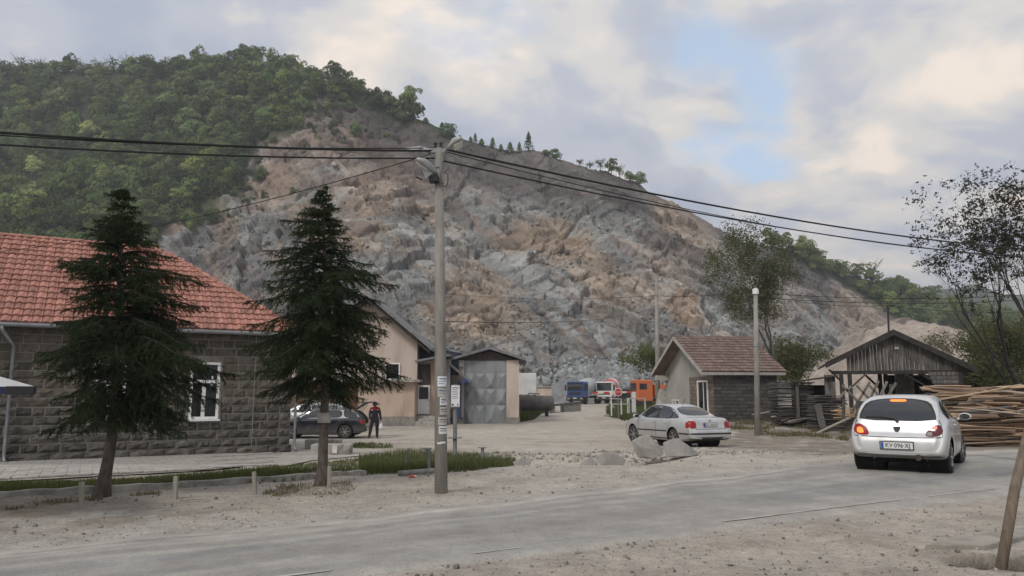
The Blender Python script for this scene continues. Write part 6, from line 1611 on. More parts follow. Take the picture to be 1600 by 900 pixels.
# ---- dark estate car with its tailgate up, and a silver car beyond it
def estate(pos, hd, name, lbl, m, open_):
    c = Car(pos, hd, name, lbl, "car",
        [(-2.275, .42), (-2.26, .6), (-2.21, .66), (-2.18, .9), (-2.08, 1.06), (-1.88, 1.25), (-1.62, 1.37), (-1.0, 1.43), (0, 1.445), (.4, 1.39), (1.1, 1.04), (1.25, .97), (1.9, .83), (2.2, .66), (2.275, .42)],
        [(-2.275, .40), (-2.18, .80), (-2.0, .95), (-1.2, .95), (0, .92), (1.2, .88), (1.9, .76), (2.275, .4)],
        [(-2.275, .34), (-2.0, .26), (-1, .2), (1, .2), (2.275, .32)],
        [(-2.275, .70), (-2.22, .78), (-2.0, .85), (-1.2, .885), (0, .885), (1.3, .88), (2.0, .80), (2.275, .5)],
        [(-2.2, .72), (-1.6, .60), (-.8, .59), (0, .60), (.6, .59), (1.3, .68)], [(1.38, .33), (-1.27, .33)], .325, .385, m, half=.88)
    for sg, ax_ in ((1, 'y+'), (-1, 'y-')):
        c.patch([(-1.98, .97), (-1.72, 1.27), (-1.35, 1.36), (.2, 1.385), (.5, 1.28), (1.08, .95)], ax_, .003, "window_trim", M_CHROME, it=1)
        c.patch([(-.2, .985), (-.22, 1.365), (.17, 1.365), (.46, 1.26), (.98, .97)], ax_, .007, "side_window", M_CGLASS); c.patch([(-1.1, .985), (-1.1, 1.35), (-.29, 1.365), (-.28, .985)], ax_, .007, "side_window", M_CGLASS); c.patch([(-1.92, .99), (-1.69, 1.255), (-1.35, 1.34), (-1.17, 1.345), (-1.17, .99)], ax_, .007, "side_window", M_CGLASS)
        c.seam([(-.24, .28), (-.24, .96)], ax_); c.seam([(1.0, .28), (1.0, .9)], ax_); c.seam([(-1.14, .75), (-1.14, .95)], ax_)
        for x0 in (-.16, -1.05): c.patch([(x0, .80), (x0 + .2, .80), (x0 + .2, .84), (x0, .84)], ax_, .02, "door_handle", m)
        c.patch([(-2.19, .70), (-2.16, .90), (-1.98, .91), (-1.95, .74)], ax_, .006, "tail_light", M_TAIL); c.patch([(sg*.83, .70), (sg*.83, .90), (sg*.62, .90), (sg*.62, .70)], 'x-', .006, "tail_light", M_TAIL)
        MB().tube([(-1.5, sg*.60, 1.40), (-1.4, sg*.60, 1.45), (.0, sg*.60, 1.475), (.1, sg*.60, 1.43)], .015, 5).build("roof_rail", M_CHROME, c.root, world=False)
    c.patch([(-.6, 1.06), (.6, 1.06), (.5, 1.36), (-.5, 1.36)], 'x+', .004, "windscreen", M_CGLASS)
    if open_:
        c.patch([(-.60, .68), (.60, .68), (.58, 1.0), (.50, 1.32), (-.50, 1.32), (-.58, 1.0)], 'x-', .004, "boot_shade_patch", M_WELL, it=1)  # black patch on the closed body, painted shade of the boot interior
        a = Vector((-1.66, 0, 1.385)); u = Vector((-.90, 0, .44)).normalized(); n_ = Vector((u.z, 0, -u.x)); tg = MB(); prof = [(0, 0, .50), (.35, .05, .54), (.62, .06, .58), (.86, -.02, .62), (1.02, -.17, .62), (1.10, -.30, .60)]
        vs = []
        for t, d, w_ in prof:
            for k in (-1, -.9, 0, .9, 1): vs.append(a + u * t + n_ * (d + (.03 if abs(k) < .95 else 0)) + Vector((0, k * w_, 0)))
        nn_ = len(vs); vs += [v - n_ * .05 for v in vs]; fs = []
        for i in range(len(prof) - 1):
            for k in range(4): q = i*5+k; fs += [(q, q+1, q+6, q+5), (nn_+q+5, nn_+q+6, nn_+q+1, nn_+q)]
        tg.add(vs, fs)
        for lp in ([i*5 for i in range(6)], [i*5+4 for i in range(6)], list(range(5)), list(range(25, 30))):
            for p, q in zip(lp[:-1], lp[1:]): tg.f.append((p, q, nn_+q, nn_+p))
        t_o = tg.build("tailgate", m, c.root, world=False, label="tailgate swung open above the boot"); 
        gl = MB(); gl.add([a + u * .10 + n_ * .05 + Vector((0, -.42, 0)), a + u * .10 + n_ * .05 + Vector((0, .42, 0)), a + u * .62 + n_ * .105 + Vector((0, .48, 0)), a + u * .62 + n_ * .105 + Vector((0, -.48, 0)),
                a + u * .10 - n_ * .055 + Vector((0, -.42, 0)), a + u * .10 - n_ * .055 + Vector((0, .42, 0)), a + u * .62 - n_ * .0 + Vector((0, .48, 0)), a + u * .62 - n_ * .0 + Vector((0, -.48, 0))], [(0, 1, 2, 3), (7, 6, 5, 4), (0, 4, 5, 1), (1, 5, 6, 2), (2, 6, 7, 3), (3, 7, 4, 0)]); gl.build("pane", M_LAMPW, t_o, world=False)
        for sg in (-1, 1): MB().tube([(-1.85, sg*.55, 1.18), a + u * .55 + Vector((0, sg*.55, -.03))], .012, 5).build("gas_strut", M_BLACKP, c.root, world=False)
    else: c.patch([(-.58, 1.0), (.58, 1.0), (.50, 1.32), (-.50, 1.32)], 'x-', .004, "rear_window", M_CGLASS)
    MB().box((-.2, 0, .25), (3.3, 1.2, .16)).build("underbody", M_WELL, c.root, world=False); c.mirror(.95, .97, .88, m); return c
ap_ = gnd(511, 682.5); estate(G(ap_.x - .1, 37.0), math.pi + rad(4), "estate_car", "dark blue estate car with its tailgate open in the yard", M_NAVY, True)
sp_ = at(478, 660, 40.5); estate(G(sp_.x + .1, 40.8) + Vector((0, 0, .16)), math.pi + rad(3), "estate_car", "silver grey car parked behind the dark estate car", M_SILVER, False)

# ================================================================== TRUCKS AT THE QUARRY ENTRANCE
M_TBLUE = paint("blue_truck_paint", (.02, .075, .26), .1, .4, .3, .25); M_TRED = paint("red_paint", (.50, .035, .03), .0, .45, .3, .25); M_TWHITE = paint("white_paint", (.72, .72, .71), 0, .45, .3, .3); M_TORANGE = paint("orange_truck_paint", (.50, .12, .03), 0, .45, .3, .3); M_TGREY = paint("grey_drum_paint", (.42, .43, .45), .1, .5, .2, .3)
def mixer(pos, hd, cabm, drumm, lbl, stripe=None):
    t = empty("mixer_truck", pos, lbl, "truck", "mixer trucks by the rubble", rz=hd)
    b = lambda c, d, n, m, bev=0: MB().box(c, d).build(n, m, t, world=False, bevel=bev)
    cab = b((3.1, 0, 1.95), (1.9, 2.44, 2.2), "cab", cabm, .12)
    b((4.06, 0, 2.28), (.06, 2.1, .95), "windscreen", M_CGLASS, .02); b((4.07, 0, 2.86), (.22, 2.2, .12), "sun_visor", M_BLACKP)
    b((4.08, 0, 1.45), (.06, 1.7, .34), "grille", M_BLACKP); b((4.05, 0, .72), (.4, 2.46, .52), "bumper", M_BLACKP, .05)
    for sg in (-1, 1):
        b((4.24, sg * .92, .78), (.06, .36, .22), "headlight", M_LAMPW); b((3.1, sg * 1.225, 2.3), (.9, .02, .7), "side_window", M_CGLASS); b((3.95, sg * 1.42, 2.2), (.12, .22, .8), "mirror", M_BLACKP); b((4.0, sg * 1.2, 1.1), (.1, .2, .2), "indicator", M_TAIL)
    b((4.26, 0, .82), (.02, .5, .12), "number_plate", M_PLATE); b((-.6, 0, .95), (6.6, .9, .3), "chassis", M_BLACKP); b((1.6, 0, 1.5), (.6, 2.2, 1.2), "water_tank", drumm, .1)
    dr = MB(); pr = [(.35, 2.0), (1.05, 1.6), (1.2, .4), (1.15, -.6), (.85, -2.2), (.5, -3.0), (.42, -3.1)]; dr.lathe([(r, z) for r, z in pr], (0, 0, 0), 22, 'x'); o = dr.build("drum", drumm, t, world=False, smooth=True); o.location = (-.4, 0, 2.35); o.rotation_euler = (0, rad(11), 0)
    if stripe:
        st = MB(); st.lathe([(1.08, 1.5), (1.215, .55), (1.215, .35), (1.10, 1.3)], (0, 0, 0), 22, 'x'); s_ = st.build("stripe", stripe, o, world=False); st = MB(); st.lathe([(.98, -1.75), (1.1, -1.0), (1.1, -.8), (.95, -1.6)], (0, 0, 0), 22, 'x'); st.build("stripe", stripe, o, world=False)
    MB().prism([(-3.0, -.5, 2.8), (-4.1, -.5, 1.6), (-4.1, -.5, 1.9), (-3.0, -.5, 3.3)], (0, 1.0, 0)).build("chute", drumm, t, world=False)
    wm = MB().lathe([(.25, -.16), (.48, -.16), (.5, -.1), (.5, .1), (.48, .16), (.25, .16)], (0, 0, 0), 18, 'y').mesh("wheel", M_TYRE)
    for x in (2.9, -1.6, -2.9):
        for sg in (-1, 1): link("wheel", wm, t, (x, sg * 1.05, .5))
    return t
q = gnd(922, 629.5); mixer(G(at(917, 629, 102).x, 104), heading(180 + 25), M_TBLUE, M_TGREY, "blue cab mixer truck facing the entrance in front of the rubble")
mixer(G(at(957, 629, 106).x, 108), heading(180 + 20), M_TWHITE, M_TWHITE, "white mixer truck with red stripes behind the striped barrier", M_TRED)
OT = at(1003, 625, 80); t = empty("orange_truck", G(OT.x, 80), "orange truck cab half hidden beside the small house", "truck", rz=heading(262))
b = lambda c, d, n, m, bev=0: MB().box(c, d).build(n, m, t, world=False, bevel=bev)
b((0, 0, 1.9), (1.8, 2.4, 2.3), "cab", M_TORANGE, .12)
for sg in (-1, 1): b((.2, sg * 1.21, 2.35), (.8, .02, .6), "side_window", M_CGLASS)
b((.92, 0, 2.3), (.04, 2.0, .8), "windscreen", M_CGLASS); b((.2, 0, .75), (1.9, 2.3, .45), "bumper", M_BLACKP, .05); b((-2.6, 0, .9), (4, .9, .3), "chassis", M_BLACKP); b((-2.8, 0, 1.9), (3.4, 2.3, 1.3), "tipper", M_TORANGE, .05); b((.93, 0, 1.55), (.03, 1.6, .14), "stripe", M_TWHITE)
wm = MB().lathe([(.25, -.16), (.48, -.16), (.5, -.1), (.5, .1), (.48, .16), (.25, .16)], (0, 0, 0), 18, 'y').mesh("wheel", M_TYRE)
for x in (.3, -3.4):
    for sg in (-1, 1): link("wheel", wm, t, (x, sg * 1.0, .5))

# ================================================================== POLES, WIRES, SIGNS
M_POLE = mat("weathered_concrete_pole", (.30, .285, .255), (.205, .195, .175), 6, rough=.95, bump=.4, bscale=30, stretch=(1, 1, .25), c3=(.36, .345, .31), s3=2.5)
M_WIRE = mat("black_cable", (.012, .012, .013), rough=.7); M_PAPER = mat("white_paper", (.74, .74, .75), (.62, .62, .63), 6, rough=.9); M_PAPERG = mat("grey_faded_paper", (.48, .46, .42), (.36, .34, .31), 8, rough=.9); M_PRINT = mat("dark_print", (.10, .10, .12), (.2, .2, .22), 30, rough=.9); M_PRINTB = mat("blue_print", (.07, .13, .30), (.3, .36, .45), 14, rough=.9)
PY = 11.1; pb = GT(690, 762); pb.y = PY; pb.x = at(690, 762, PY).x
pole = empty("utility_pole", pb, "tall concrete utility pole with two lamps and paper notices by the road", "utility pole")
ptop = at(686, 232, PY); s_ = F / PY
MB().tube([pb - Vector((0, 0, .3)), pb.lerp(ptop, .5), ptop], [.098, .082, .062], 14).build("post", M_POLE, pole, smooth=True)
def pc(z, px_off=0): f = (z - pb.z) / (ptop.z - pb.z); return pb.lerp(ptop, f)
def notice(px0, px1, y0, y1, m, nm="paper_notice", printm=None, rows=0, lbl=None):
    """sheet wrapped on the pole"""
    z1, z0 = at(690, y0, PY - .1).z, at(690, y1, PY - .1).z; mb = MB(); vs = []; c0 = pc((z0+z1)/2); R0 = .098 - .036 * ((z0+z1)/2 - pb.z) / (ptop.z - pb.z) + .004; n = 7
    ctr = at(690, (y0+y1)/2, PY).x; a0 = math.asin(max(-.97, min(.97, (at(px0, 650, PY).x - c0.x) / R0))); a1 = math.asin(max(-.97, min(.97, (at(px1, 650, PY).x - c0.x) / R0)))
    for rr_ in (R0, R0 + .004):
        for z in (z0, z1):
            for k in range(n): a = a0 + (a1 - a0) * k / (n-1); vs.append((c0.x + math.sin(a) * rr_, c0.y - math.cos(a) * rr_, z))
    fs = [(2*n+k, 2*n+k+1, 3*n+k+1, 3*n+k) for k in range(n-1)] + [(k+1, k, n+k, n+k+1) for k in range(n-1)] + [(k, k+1, 2*n+k+1, 2*n+k) for k in range(n-1)] + [(n+k+1, n+k, 3*n+k, 3*n+k+1) for k in range(n-1)] + [(0, 2*n, 3*n, n), (n-1, 2*n-1, 4*n-1, 3*n-1)]
    o = mb.add(vs, fs).build(nm, m, pole, label=lbl)
    for r in range(rows):
        z = z1 - (z1 - z0) * (r + 1.0) / (rows + 1.3); mb = MB(); vs = []; f0, f1_ = .12, .88 - .3 * ((r * 7) % 3 == 2)
        for dz in (-.006, .006):
            for k in range(n): a = a0 + (a1 - a0) * (f0 + (f1_ - f0) * k / (n-1)); vs.append((c0.x + math.sin(a) * (R0 + .0055), c0.y - math.cos(a) * (R0 + .0055), z + dz * (1.6 if r == 0 else 1)))
        mb.add(vs, [(k, k+1, n+k+1, n+k) for k in range(n-1)]).build("print_line", printm or M_PRINT, o)
notice(684, 698, 588, 604, M_PAPER, rows=3, printm=M_PRINTB, lbl="topmost clean white sheet"); notice(684.5, 699, 606, 620, M_PAPERG, rows=2, printm=M_PRINTB, lbl="crumpled sheet with blue print"); notice(688, 699, 621, 633, M_PAPER, rows=3); notice(688, 699, 636, 648, M_PAPERG, rows=2); notice(686, 698, 652, 664, M_PAPERG, rows=2); notice(687, 698.5, 666, 678, M_PAPER, rows=2); notice(685, 691, 691, 694, M_PAPER, "paper_scrap"); notice(690, 697, 690, 693, M_PAPER, "paper_scrap")
M_LAMP = mat("grey_lamp_housing", (.42, .43, .43), (.33, .335, .33), 6, rough=.5, metal=.2); M_LENS = mat("frosted_lamp_lens", (.62, .62, .58), rough=.25)
P = lambda x, y, d=0: at(x, y, PY + d)
MB().tube([P(688.5, 287, -.12), P(689, 262, -.13), P(692, 245, -.15), P(698, 233, -.2), P(703, 226, -.25)], .022, 8).build("lamp_arm", M_ZINC, pole, smooth=True)
def lamp_head(a, b, wd, flip=1):
    d = (b - a).normalized(); L0 = (b - a).length; sd_ = Vector((0, 1, 0)); up = sd_.cross(d) ; up = up if up.z > 0 else -up; vs = []; sec = [(0, .03, .03), (.15, .05, .05), (.4, .09, .085), (.7, .105, .08), (.92, .08, .05), (1, .03, .02)]
    for t, w_, h in sec:
        for k in range(10): an = 2 * math.pi * k / 10; vs.append(a + d * L0 * t + sd_ * math.cos(an) * w_ * wd + up * (math.sin(an) * h * wd * (1 if math.sin(an) > 0 else .35)))
    fs = [(i*10+k, i*10+(k+1) % 10, (i+1)*10+(k+1) % 10, (i+1)*10+k) for i in range(5) for k in range(10)] + [tuple(range(9, -1, -1)), tuple(range(50, 60))]
    o = MB().add(vs, fs).build("lamp_head", M_LAMP, pole, smooth=True); c = a.lerp(b, .62) - up * .035 * wd
    R = Matrix((d, sd_, up)).transposed(); MB().box(c, (L0 * .55, .15 * wd, .03), R).build("lens", M_LENS, o, bevel=.01)
lamp_head(P(700, 232, -.25), P(724, 219, -.45), 1.5); lamp_head(P(683, 273, -.05), P(650, 250, -.3), 1.5)
M_REFL = mat("translucent_shade", (.46, .47, .48), rough=.4)
MB().prism([P(655, 253, -.3), P(680, 268, -.1), P(665, 279, -.2)], (0, .04, 0)).build("lamp_shade", M_REFL, pole); MB().box(P(678, 280, -.08), (.14, .14, .11)).build("lamp_ballast", M_BLACKP, pole, bevel=.01); MB().tube([P(650, 277, -.25), P(660, 281, -.2)], .012, 5).build("bracket", M_BLACKP, pole)
MB().tube([P(694, 270, -.1), P(700, 272, -.12), P(700, 284, -.12), P(697, 292, -.1), P(691, 290, -.08)], .008, 5).build("loose_cable", M_WIRE, pole); MB().box(P(684, 236, 0), (.30, .08, .07)).build("crossarm", M_ZINC, pole)
for dx_ in (-4, 5): MB().lathe([(.02, 0), (.035, .03), (.02, .06), (.03, .09), (.015, .11)], P(684 + dx_, 233, 0), 8).build("insulator", M_TAILD if False else M_BLACKP, pole)
for y in (262, 285): MB().lathe([(.074, -.015), (.078, -.015), (.078, .015), (.074, .015)], pc(P(688, y).z), 14).build("clamp_band", M_ZINC, pole)
MB().prism([P(630, 231, -.1), P(655, 228, -.1), P(676, 233, -.05), P(652, 236, -.1)], (0, .05, 0)).build("cable_bundle", M_REFL, pole)
def wire(name, pts_a, b, sag, r, lbl, n=26, group="wires on the utility pole"):
    a = Vector(pts_a); b = Vector(b); o = MB().tube([a.lerp(b, k / n) - Vector((0, 0, sag * 4 * (k/n) * (1 - k/n))) for k in range(n + 1)], r, 5, cap=False).build(name, M_WIRE); return tag(o, lbl, "cable", group)
def through(a, px, py, dirx, diry, t):
    """end point so that the straight wire from a, running along (dirx, diry), passes the pixel at fraction t"""
    r = ray(px, py); k = (a.x * diry - a.y * dirx) / (r.x * diry - r.y * dirx); q = Vector((0, 0, HC)) + r * k; return a + (q - a) / t
A1, A2, A3 = P(680, 231), P(682, 237), P(683, 247); DX, DY = 21.8, 12.5
for a, py, lb, sg, r in ((P(676, 231), 199, "thin cable left of the pole, uppermost of the bundle", .20, .008), (P(679, 235.5), 197, "thick twisted black cable from the pole to the left edge", .18, .017), (P(681, 247), 216, "lower black cable from the pole to the left edge", .18, .013)):
    wire("power_cable", a, through(a, 0, py - 13, -DX, -DY, .55), sg, r, lb)
for a, y16, lb, sg, r in ((P(690, 232), 392, "thick black cable from the pole to the right, upper one", .36, .019), (P(692, 236), 397, "thin cable from the pole to the right between two thick ones", .52, .008), (P(690, 251), 405, "lower black cable from the pole towards the right tree", .36, .014)):
    wire("power_cable", a, through(a, 1600, y16 - 16, DX, DY, .80), sg, r, lb)
wire("service_cable", P(672, 241), HW.p(-9.5, HW.hit(0, 505)[1] + 2.0, 2.2), .35, .008, "thin cable sloping from the pole down over the red roof", group="service wires")
Wq = lambda px, py, Y: at(px, py, Y)
wire("service_cable", P(688, 502, .05), Wq(1030, 476, 44), .35, .006, "thin wire from the pole across the quarry to the far pole", group="service wires")
wire("service_cable", Wq(1022, 462, 44), Wq(1172, 456, 30.6), .1, .012, "short wire between the far pole and the white capped pole", group="service wires")
for y0, y1 in ((449, 452), (456, 460)): wire("service_cable", Wq(1172, y0 + 8, 30.6), Wq(1700, y1, 36), .35, .012, "wire from the white capped pole to the right behind the tree", group="service wires")
wire("service_cable", Wq(690, 458, 50), Wq(1020, 462, 44.2), .3, .012, "faint wire crossing the quarry face at mid height", group="service wires"); wire("service_cable", Wq(1388, 478, 41), Wq(1650, 487, 44), .2, .012, "wire from the thin pole above the shed to the right", group="service wires"); wire("service_cable", Wq(1240, 470, 38), Wq(1388, 477, 41), .15, .012, "wire from the small house side to the thin shed pole", group="service wires")
def simple_pole(px, ytop, ybot, Y, r0, r1, name, lbl, m=M_POLE):
    a, b = at(px, ybot, Y), at(px - (ybot - ytop) * .012 * (1 if px > 800 else -1), ytop, Y); a.z = min(a.z, float(gz(a.x, Y))); root = empty(name, a, lbl, "pole"); MB().tube([a - Vector((0, 0, .2)), b], [r0, r1], 10).build("post", m, root, smooth=True); return root, a, b
rt, a, b = simple_pole(1183, 458, 662, 30.6, .13, .085, "lamp_pole", "slim concrete pole with a white cap in front of the small house"); MB().lathe([(.10, -.05), (.13, -.04), (.13, .16), (.05, .2)], b, 12).build("lamp_cap", M_UPVC, rt); MB().lathe([(.10, -.04), (.115, -.03), (.115, .03), (.10, .04)], a.lerp(b, .62), 10).build("band", M_ZINC, rt)
rt, a, b = simple_pole(1028, 432, 645, 46.5, .16, .10, "utility_pole", "second concrete pole standing behind the small house gable"); MB().box(b - Vector((0, 0, .3)), (.9, .1, .1)).build("crossarm", M_ZINC, rt)
for dx_ in (-.35, .35): MB().lathe([(.03, 0), (.05, .05), (.03, .14)], b + Vector((dx_, 0, -.25)), 8).build("insulator", M_BLACKP, rt)
ra, rb_ = at(1388, 524, 38), at(1387, 477, 38); rt = empty("iron_pole", Vector((ra.x, 38, ra.z - 1.2)), "thin iron pole rising above the shed roof", "pole"); MB().tube([ra - Vector((0, 0, 1.2)), rb_], .05, 8).build("post", M_BLACKP, rt); MB().tube([rb_ - Vector((0, 0, .02)), rb_ + Vector((.35, 0, .0))], .03, 6).build("arm", M_BLACKP, rt)

# timetable board on its post, seat plates and stumps
M_STEEL = mat("grey_galvanised_steel", (.24, .255, .26), (.17, .175, .175), 7, rough=.6, metal=.3)
b = GT(711, 715); SY = b.y; rt = empty("notice_board", b, "white notice board on a grey steel post behind the concrete pole", "sign"); S = lambda x, y, d=0: at(x, y, SY + d)
MB().tube([b - Vector((0, 0, .2)), S(711, 601)], .06, 8).build("post", M_STEEL, rt); z0, z1 = S(712, 635).z, S(712, 602).z; x0, x1 = S(705.5, 618).x, S(718.5, 618).x
bd = MB().box(((x0+x1)/2, SY - .08, (z0+z1)/2), (x1 - x0, .03, z1 - z0)).build("board", M_PAPER, rt)
for k in range(7): MB().box(((x0+x1)/2 - .01 * (k % 3), SY - .098, z1 - .07 - k * .05), ((x1-x0) * (.7 if k else .8), .004, .012 if k else .022)).build("print_line", M_PRINT, bd)
MB().box((x0 + .045, SY - .098, z0 + .05), (.05, .004, .05)).build("dark_emblem", M_INK, bd); MB().box((x1 - .05, SY - .098, z0 + .05), (.035, .004, .05)).build("blue_emblem", M_PRINTB, bd); MB().box(((x0+x1)/2, SY - .1, z0 - .012), (x1-x0 + .02, .05, .02)).build("board_edge", M_STEEL, bd)
MB().box(S(711, 684, -.03), (.40, .22, .03)).build("seat_plate", M_STEEL, rt); MB().box(S(703, 622, .15), (.05, .2, .6)).build("side_plate", M_STEEL, rt)
def stump(px, py, top, wd, lbl, plate=True, lean=0):
    b = GT(px, py); rt = empty("bench_post", b, lbl, "post", "old bench supports"); t = at(px + lean, top, b.y); MB().tube([b - Vector((0, 0, .15)), t], [wd * .8, wd], 8).build("post", M_STEEL, rt)
    if plate: MB().box(t + Vector((-.01, 0, .012)), (wd * 5.2, .16, .022)).build("plate", M_STEEL, rt, bevel=.004)
stump(672, 742, 702, .032, "metal post with a flat plate left of the concrete pole", lean=-4); stump(635, 738, 703, .02, "thin bare metal post in the tall grass", False, lean=-1); stump(754, 722, 700, .045, "short thick metal stump in the grass right of the notice board")
pa_, pb_ = GT(622, 746), GT(678, 744); o = MB().tube([pa_ + Vector((0, 0, .05)), pb_ + Vector((0, 0, .06))], .045, 8).build("fallen_pipe", M_POLE, smooth=True); tag(o, "pale pipe lying in the dirt before the tall grass", "pipe")
M_RW = mat("red_and_white_wrapper", (.75, .70, .68), (.6, .05, .05), 9, rough=.6, lo=.45, hi=.5)
V, T = ROCKS[3]; w_o = GT(643, 749); mb = MB().add([w_o + Vector((v[0] * .10, v[1] * .05, v[2] * .04 + .03)) for v in V], [tuple(t) for t in T]); tag(mb.build("wrapper", M_RW), "crumpled red and white wrapper lying by the pale pipe", "litter")
M_STAKE = mat("bleached_stake", (.36, .335, .285), (.26, .235, .195), 9, rough=.9, stretch=(2, 2, .3))
for px, py, top, lb in ((127, 796, 753, "wooden stake left of the leaning spruce trunk"), (274, 781, 744, "wooden stake between the two spruces, the nearer to the leaning one"), (399, 771, 737, "slightly tilted wooden stake nearer the straight spruce"), (514, 764, 728, "wooden stake right against the straight spruce trunk")):
    b = GT(px, py); t = at(px - (2 if px == 399 else -1), top, b.y); mb = MB(); mb.beam(b - Vector((0, 0, .1)), t, .055, .05, (0, 1, 0)); o = mb.build("stake", M_STAKE, bevel=.004); tag(o, lb, "stake", "stakes along the verge")
# paper band on the straight spruce
z0, z1 = at(507, 661, 11.9).z, at(507, 645, 11.9).z; Yp = sp2.location.y
def rad2(z): 
    Hh = at(504, 288, Yp).z - sp2.location.z; return .115 * (1 + .5 * max(0, 1 - (z - sp2.location.z) / .35)) * (1 - (z - sp2.location.z) / Hh * .93)
mb = MB(); mb.tube([ax2(z0), ax2((z0+z1)/2), ax2(z1)], [rad2(z0) + .008, rad2(z0) + .011, rad2(z1) + .008], 14); o = mb.build("paper_band", M_PAPERG, smooth=True); tag(o, "white paper band wrapped round the straight spruce trunk", "paper band")

# ================================================================== YARD FURNITURE
# concrete blocks behind the spruce
for k, (x0, x1, y0, y1, lb, rz) in enumerate(((486, 546, 691, 712, "weathered concrete block with two white patches beyond the spruce", .06), (470, 523, 687, 705, "grey concrete block lying behind the one with white patches", -.04))):
    b = gnd((x0+x1)/2, y1 - (2 if k else 0)); s0 = F / b.y; wd = (x1 - x0) / s0; h = (y1 - y0) / s0 * .78; o = MB().box((0, 0, h/2), (wd, .55, h), Matrix.Rotation(rz, 3, 'Z')).build("concrete_block", M_CONC, bevel=.025, world=False); o.location = (b.x, b.y + .2 + k * .55, b.z); tag(o, lb, "concrete block")
    if k == 0:
        for dx_ in (-.12, .1): MB().box((dx_ * wd * 1.2, -.285, h * .55), (.16, .012, .22), Matrix.Rotation(rz, 3, 'Z')).build("paint_patch", M_WPAINT, o, world=False)
# white container, tank, low shed, barrier wall
CY = 66; c0, c1 = at(811, 617, CY), at(838, 583, CY); o = empty("container", G((c0.x+c1.x)/2, CY + 1.5), "plain white container standing behind the garage", "container"); M_CONT = mat("white_corrugated_panel", (.68, .69, .68), (.58, .59, .58), 1.5, rough=.6)
MB().box(((c0.x+c1.x)/2, CY + 1.5, (c0.z+c1.z)/2), (c1.x - c0.x, 3, c1.z - c0.z)).build("body", M_CONT, o, bevel=.03)
for k in range(9): MB().box((c0.x + (c1.x-c0.x) * (k+.5)/9, CY - .012, (c0.z+c1.z)/2), (.05, .024, c1.z - c0.z - .1)).build("rib", M_CONT, o)
for sx_ in (c0.x + .1, c1.x - .1): MB().box((sx_, CY + 1.5, (c0.z + float(gz(sx_, CY)))/2), (.14, 2.6, max(.1, c0.z - float(gz(sx_, CY))))).build("support", M_BLACKP, o)
TY = 62; ta, tb = at(806, 630, TY), at(866, 629, TY); M_TANK = mat("dark_rusty_tank", (.17, .165, .158), (.11, .106, .10), 2, rough=.7, metal=.3, c3=(.12, .095, .075), s3=1.5, bump=.2)
o = empty("tank", G((ta.x+tb.x)/2, TY), "long dark cylindrical tank lying beside the garage", "tank"); R0 = .62; TL_ = tb.x - ta.x
mb = MB(); mb.lathe([(.02, 0), (R0*.7, .04), (R0, .2), (R0, TL_ - .2), (R0*.7, TL_ - .04), (.02, TL_)], (ta.x, TY, ta.z), 20, 'x'); mb.build("shell", M_TANK, o, smooth=True)
for f in (.12, .5, .85): mb = MB(); mb.lathe([(R0, -.03), (R0 + .03, -.03), (R0 + .03, .03), (R0, .03)], (ta.x + TL_ * f, TY, ta.z), 20, 'x'); mb.build("hoop", M_TANK, o)
MB().tube([(ta.x + TL_*.3, TY, ta.z + R0), (ta.x + TL_*.35, TY - .1, ta.z + R0 + .2), (ta.x + TL_*.6, TY - .1, ta.z + R0 + .15), (ta.x + TL_*.63, TY - .4, ta.z + .2)], .05, 6).build("pipe", M_TANK, o)
for f in (.2, .8): MB().box((ta.x + TL_*f, TY, (ta.z - R0*.7 + float(gz(0, TY)))/2 - .1), (.25, 1.0, .7)).build("cradle", M_BLKW, o)
b0_, b1_ = at(840, 628, 95), at(862, 605, 95); o = empty("low_building", G((b0_.x+b1_.x)/2, 96), "low beige flat roofed hut behind the tank", "hut"); MB().box(((b0_.x+b1_.x)/2, 97, (b0_.z+b1_.z)/2 - .3), (b1_.x - b0_.x, 4, b1_.z - b0_.z + .6)).build("wall", M_CREAM, o); MB().box(((b0_.x+b1_.x)/2, 97, b1_.z + .06), (b1_.x - b0_.x + .4, 4.4, .12)).build("roof", M_PLAST, o)
o = empty("concrete_ledge", G(at(880, 640, 68).x, 68), "low weathered concrete ledge with openings before the blue truck", "ledge"); W0 = at(850, 646, 68); W1 = at(905, 640, 74)
for t0, t1 in ((0, .25), (.5, 1)): a, b = W0.lerp(W1, t0), W0.lerp(W1, t1); MB().beam((a.x, a.y, a.z + .2), (b.x, b.y, b.z + .2), .4, .75).build("pier", M_CONC, o)
a, b = W0 - Vector((.0, 0, 0)), W1; MB().beam((a.x, a.y, a.z + .66), (b.x, b.y, b.z + .70), .7, .16).build("slab", M_OLDW, o)
# white posts with rails, stop sign, striped barrier
M_WPOST = mat("white_painted_post", (.66, .66, .63), (.52, .51, .48), 6, rough=.7)
o = empty("post_fence", GT(960, 648), "white post and rail fence on the grass bank by the stop sign", "fence"); pts = []
for px, yb, yt, Y in ((955.5, 650, 622, 56), (971, 648, 623, 56.5), (981, 646, 622, 57), (983.5, 646, 622, 57.2), (993, 641, 622, 58), (1008, 640, 622, 59)):
    a, t = at(px, yb, Y), at(px, yt, Y); MB().box((a.x, Y, (a.z + t.z)/2), (.09, .09, t.z - a.z)).build("post", M_WPOST, o); pts.append(t)
for i, j, dz in ((0, 1, -.02), (0, 2, -.45), (2, 4, -.02), (4, 5, -.02)): MB().beam(pts[i] + Vector((0, -.06, dz)), pts[j] + Vector((0, -.06, dz)), .04, .07).build("rail", M_WPOST, o)
M_STOP = mat("stop_sign_red", (.50, .025, .03), (.42, .02, .025), 6, rough=.5); sb = at(966, 648, 55); sc2 = at(966, 612.5, 55); o = empty("stop_sign", Vector((sb.x, 55, sb.z)), "round red and white stop sign at the quarry entrance", "sign")
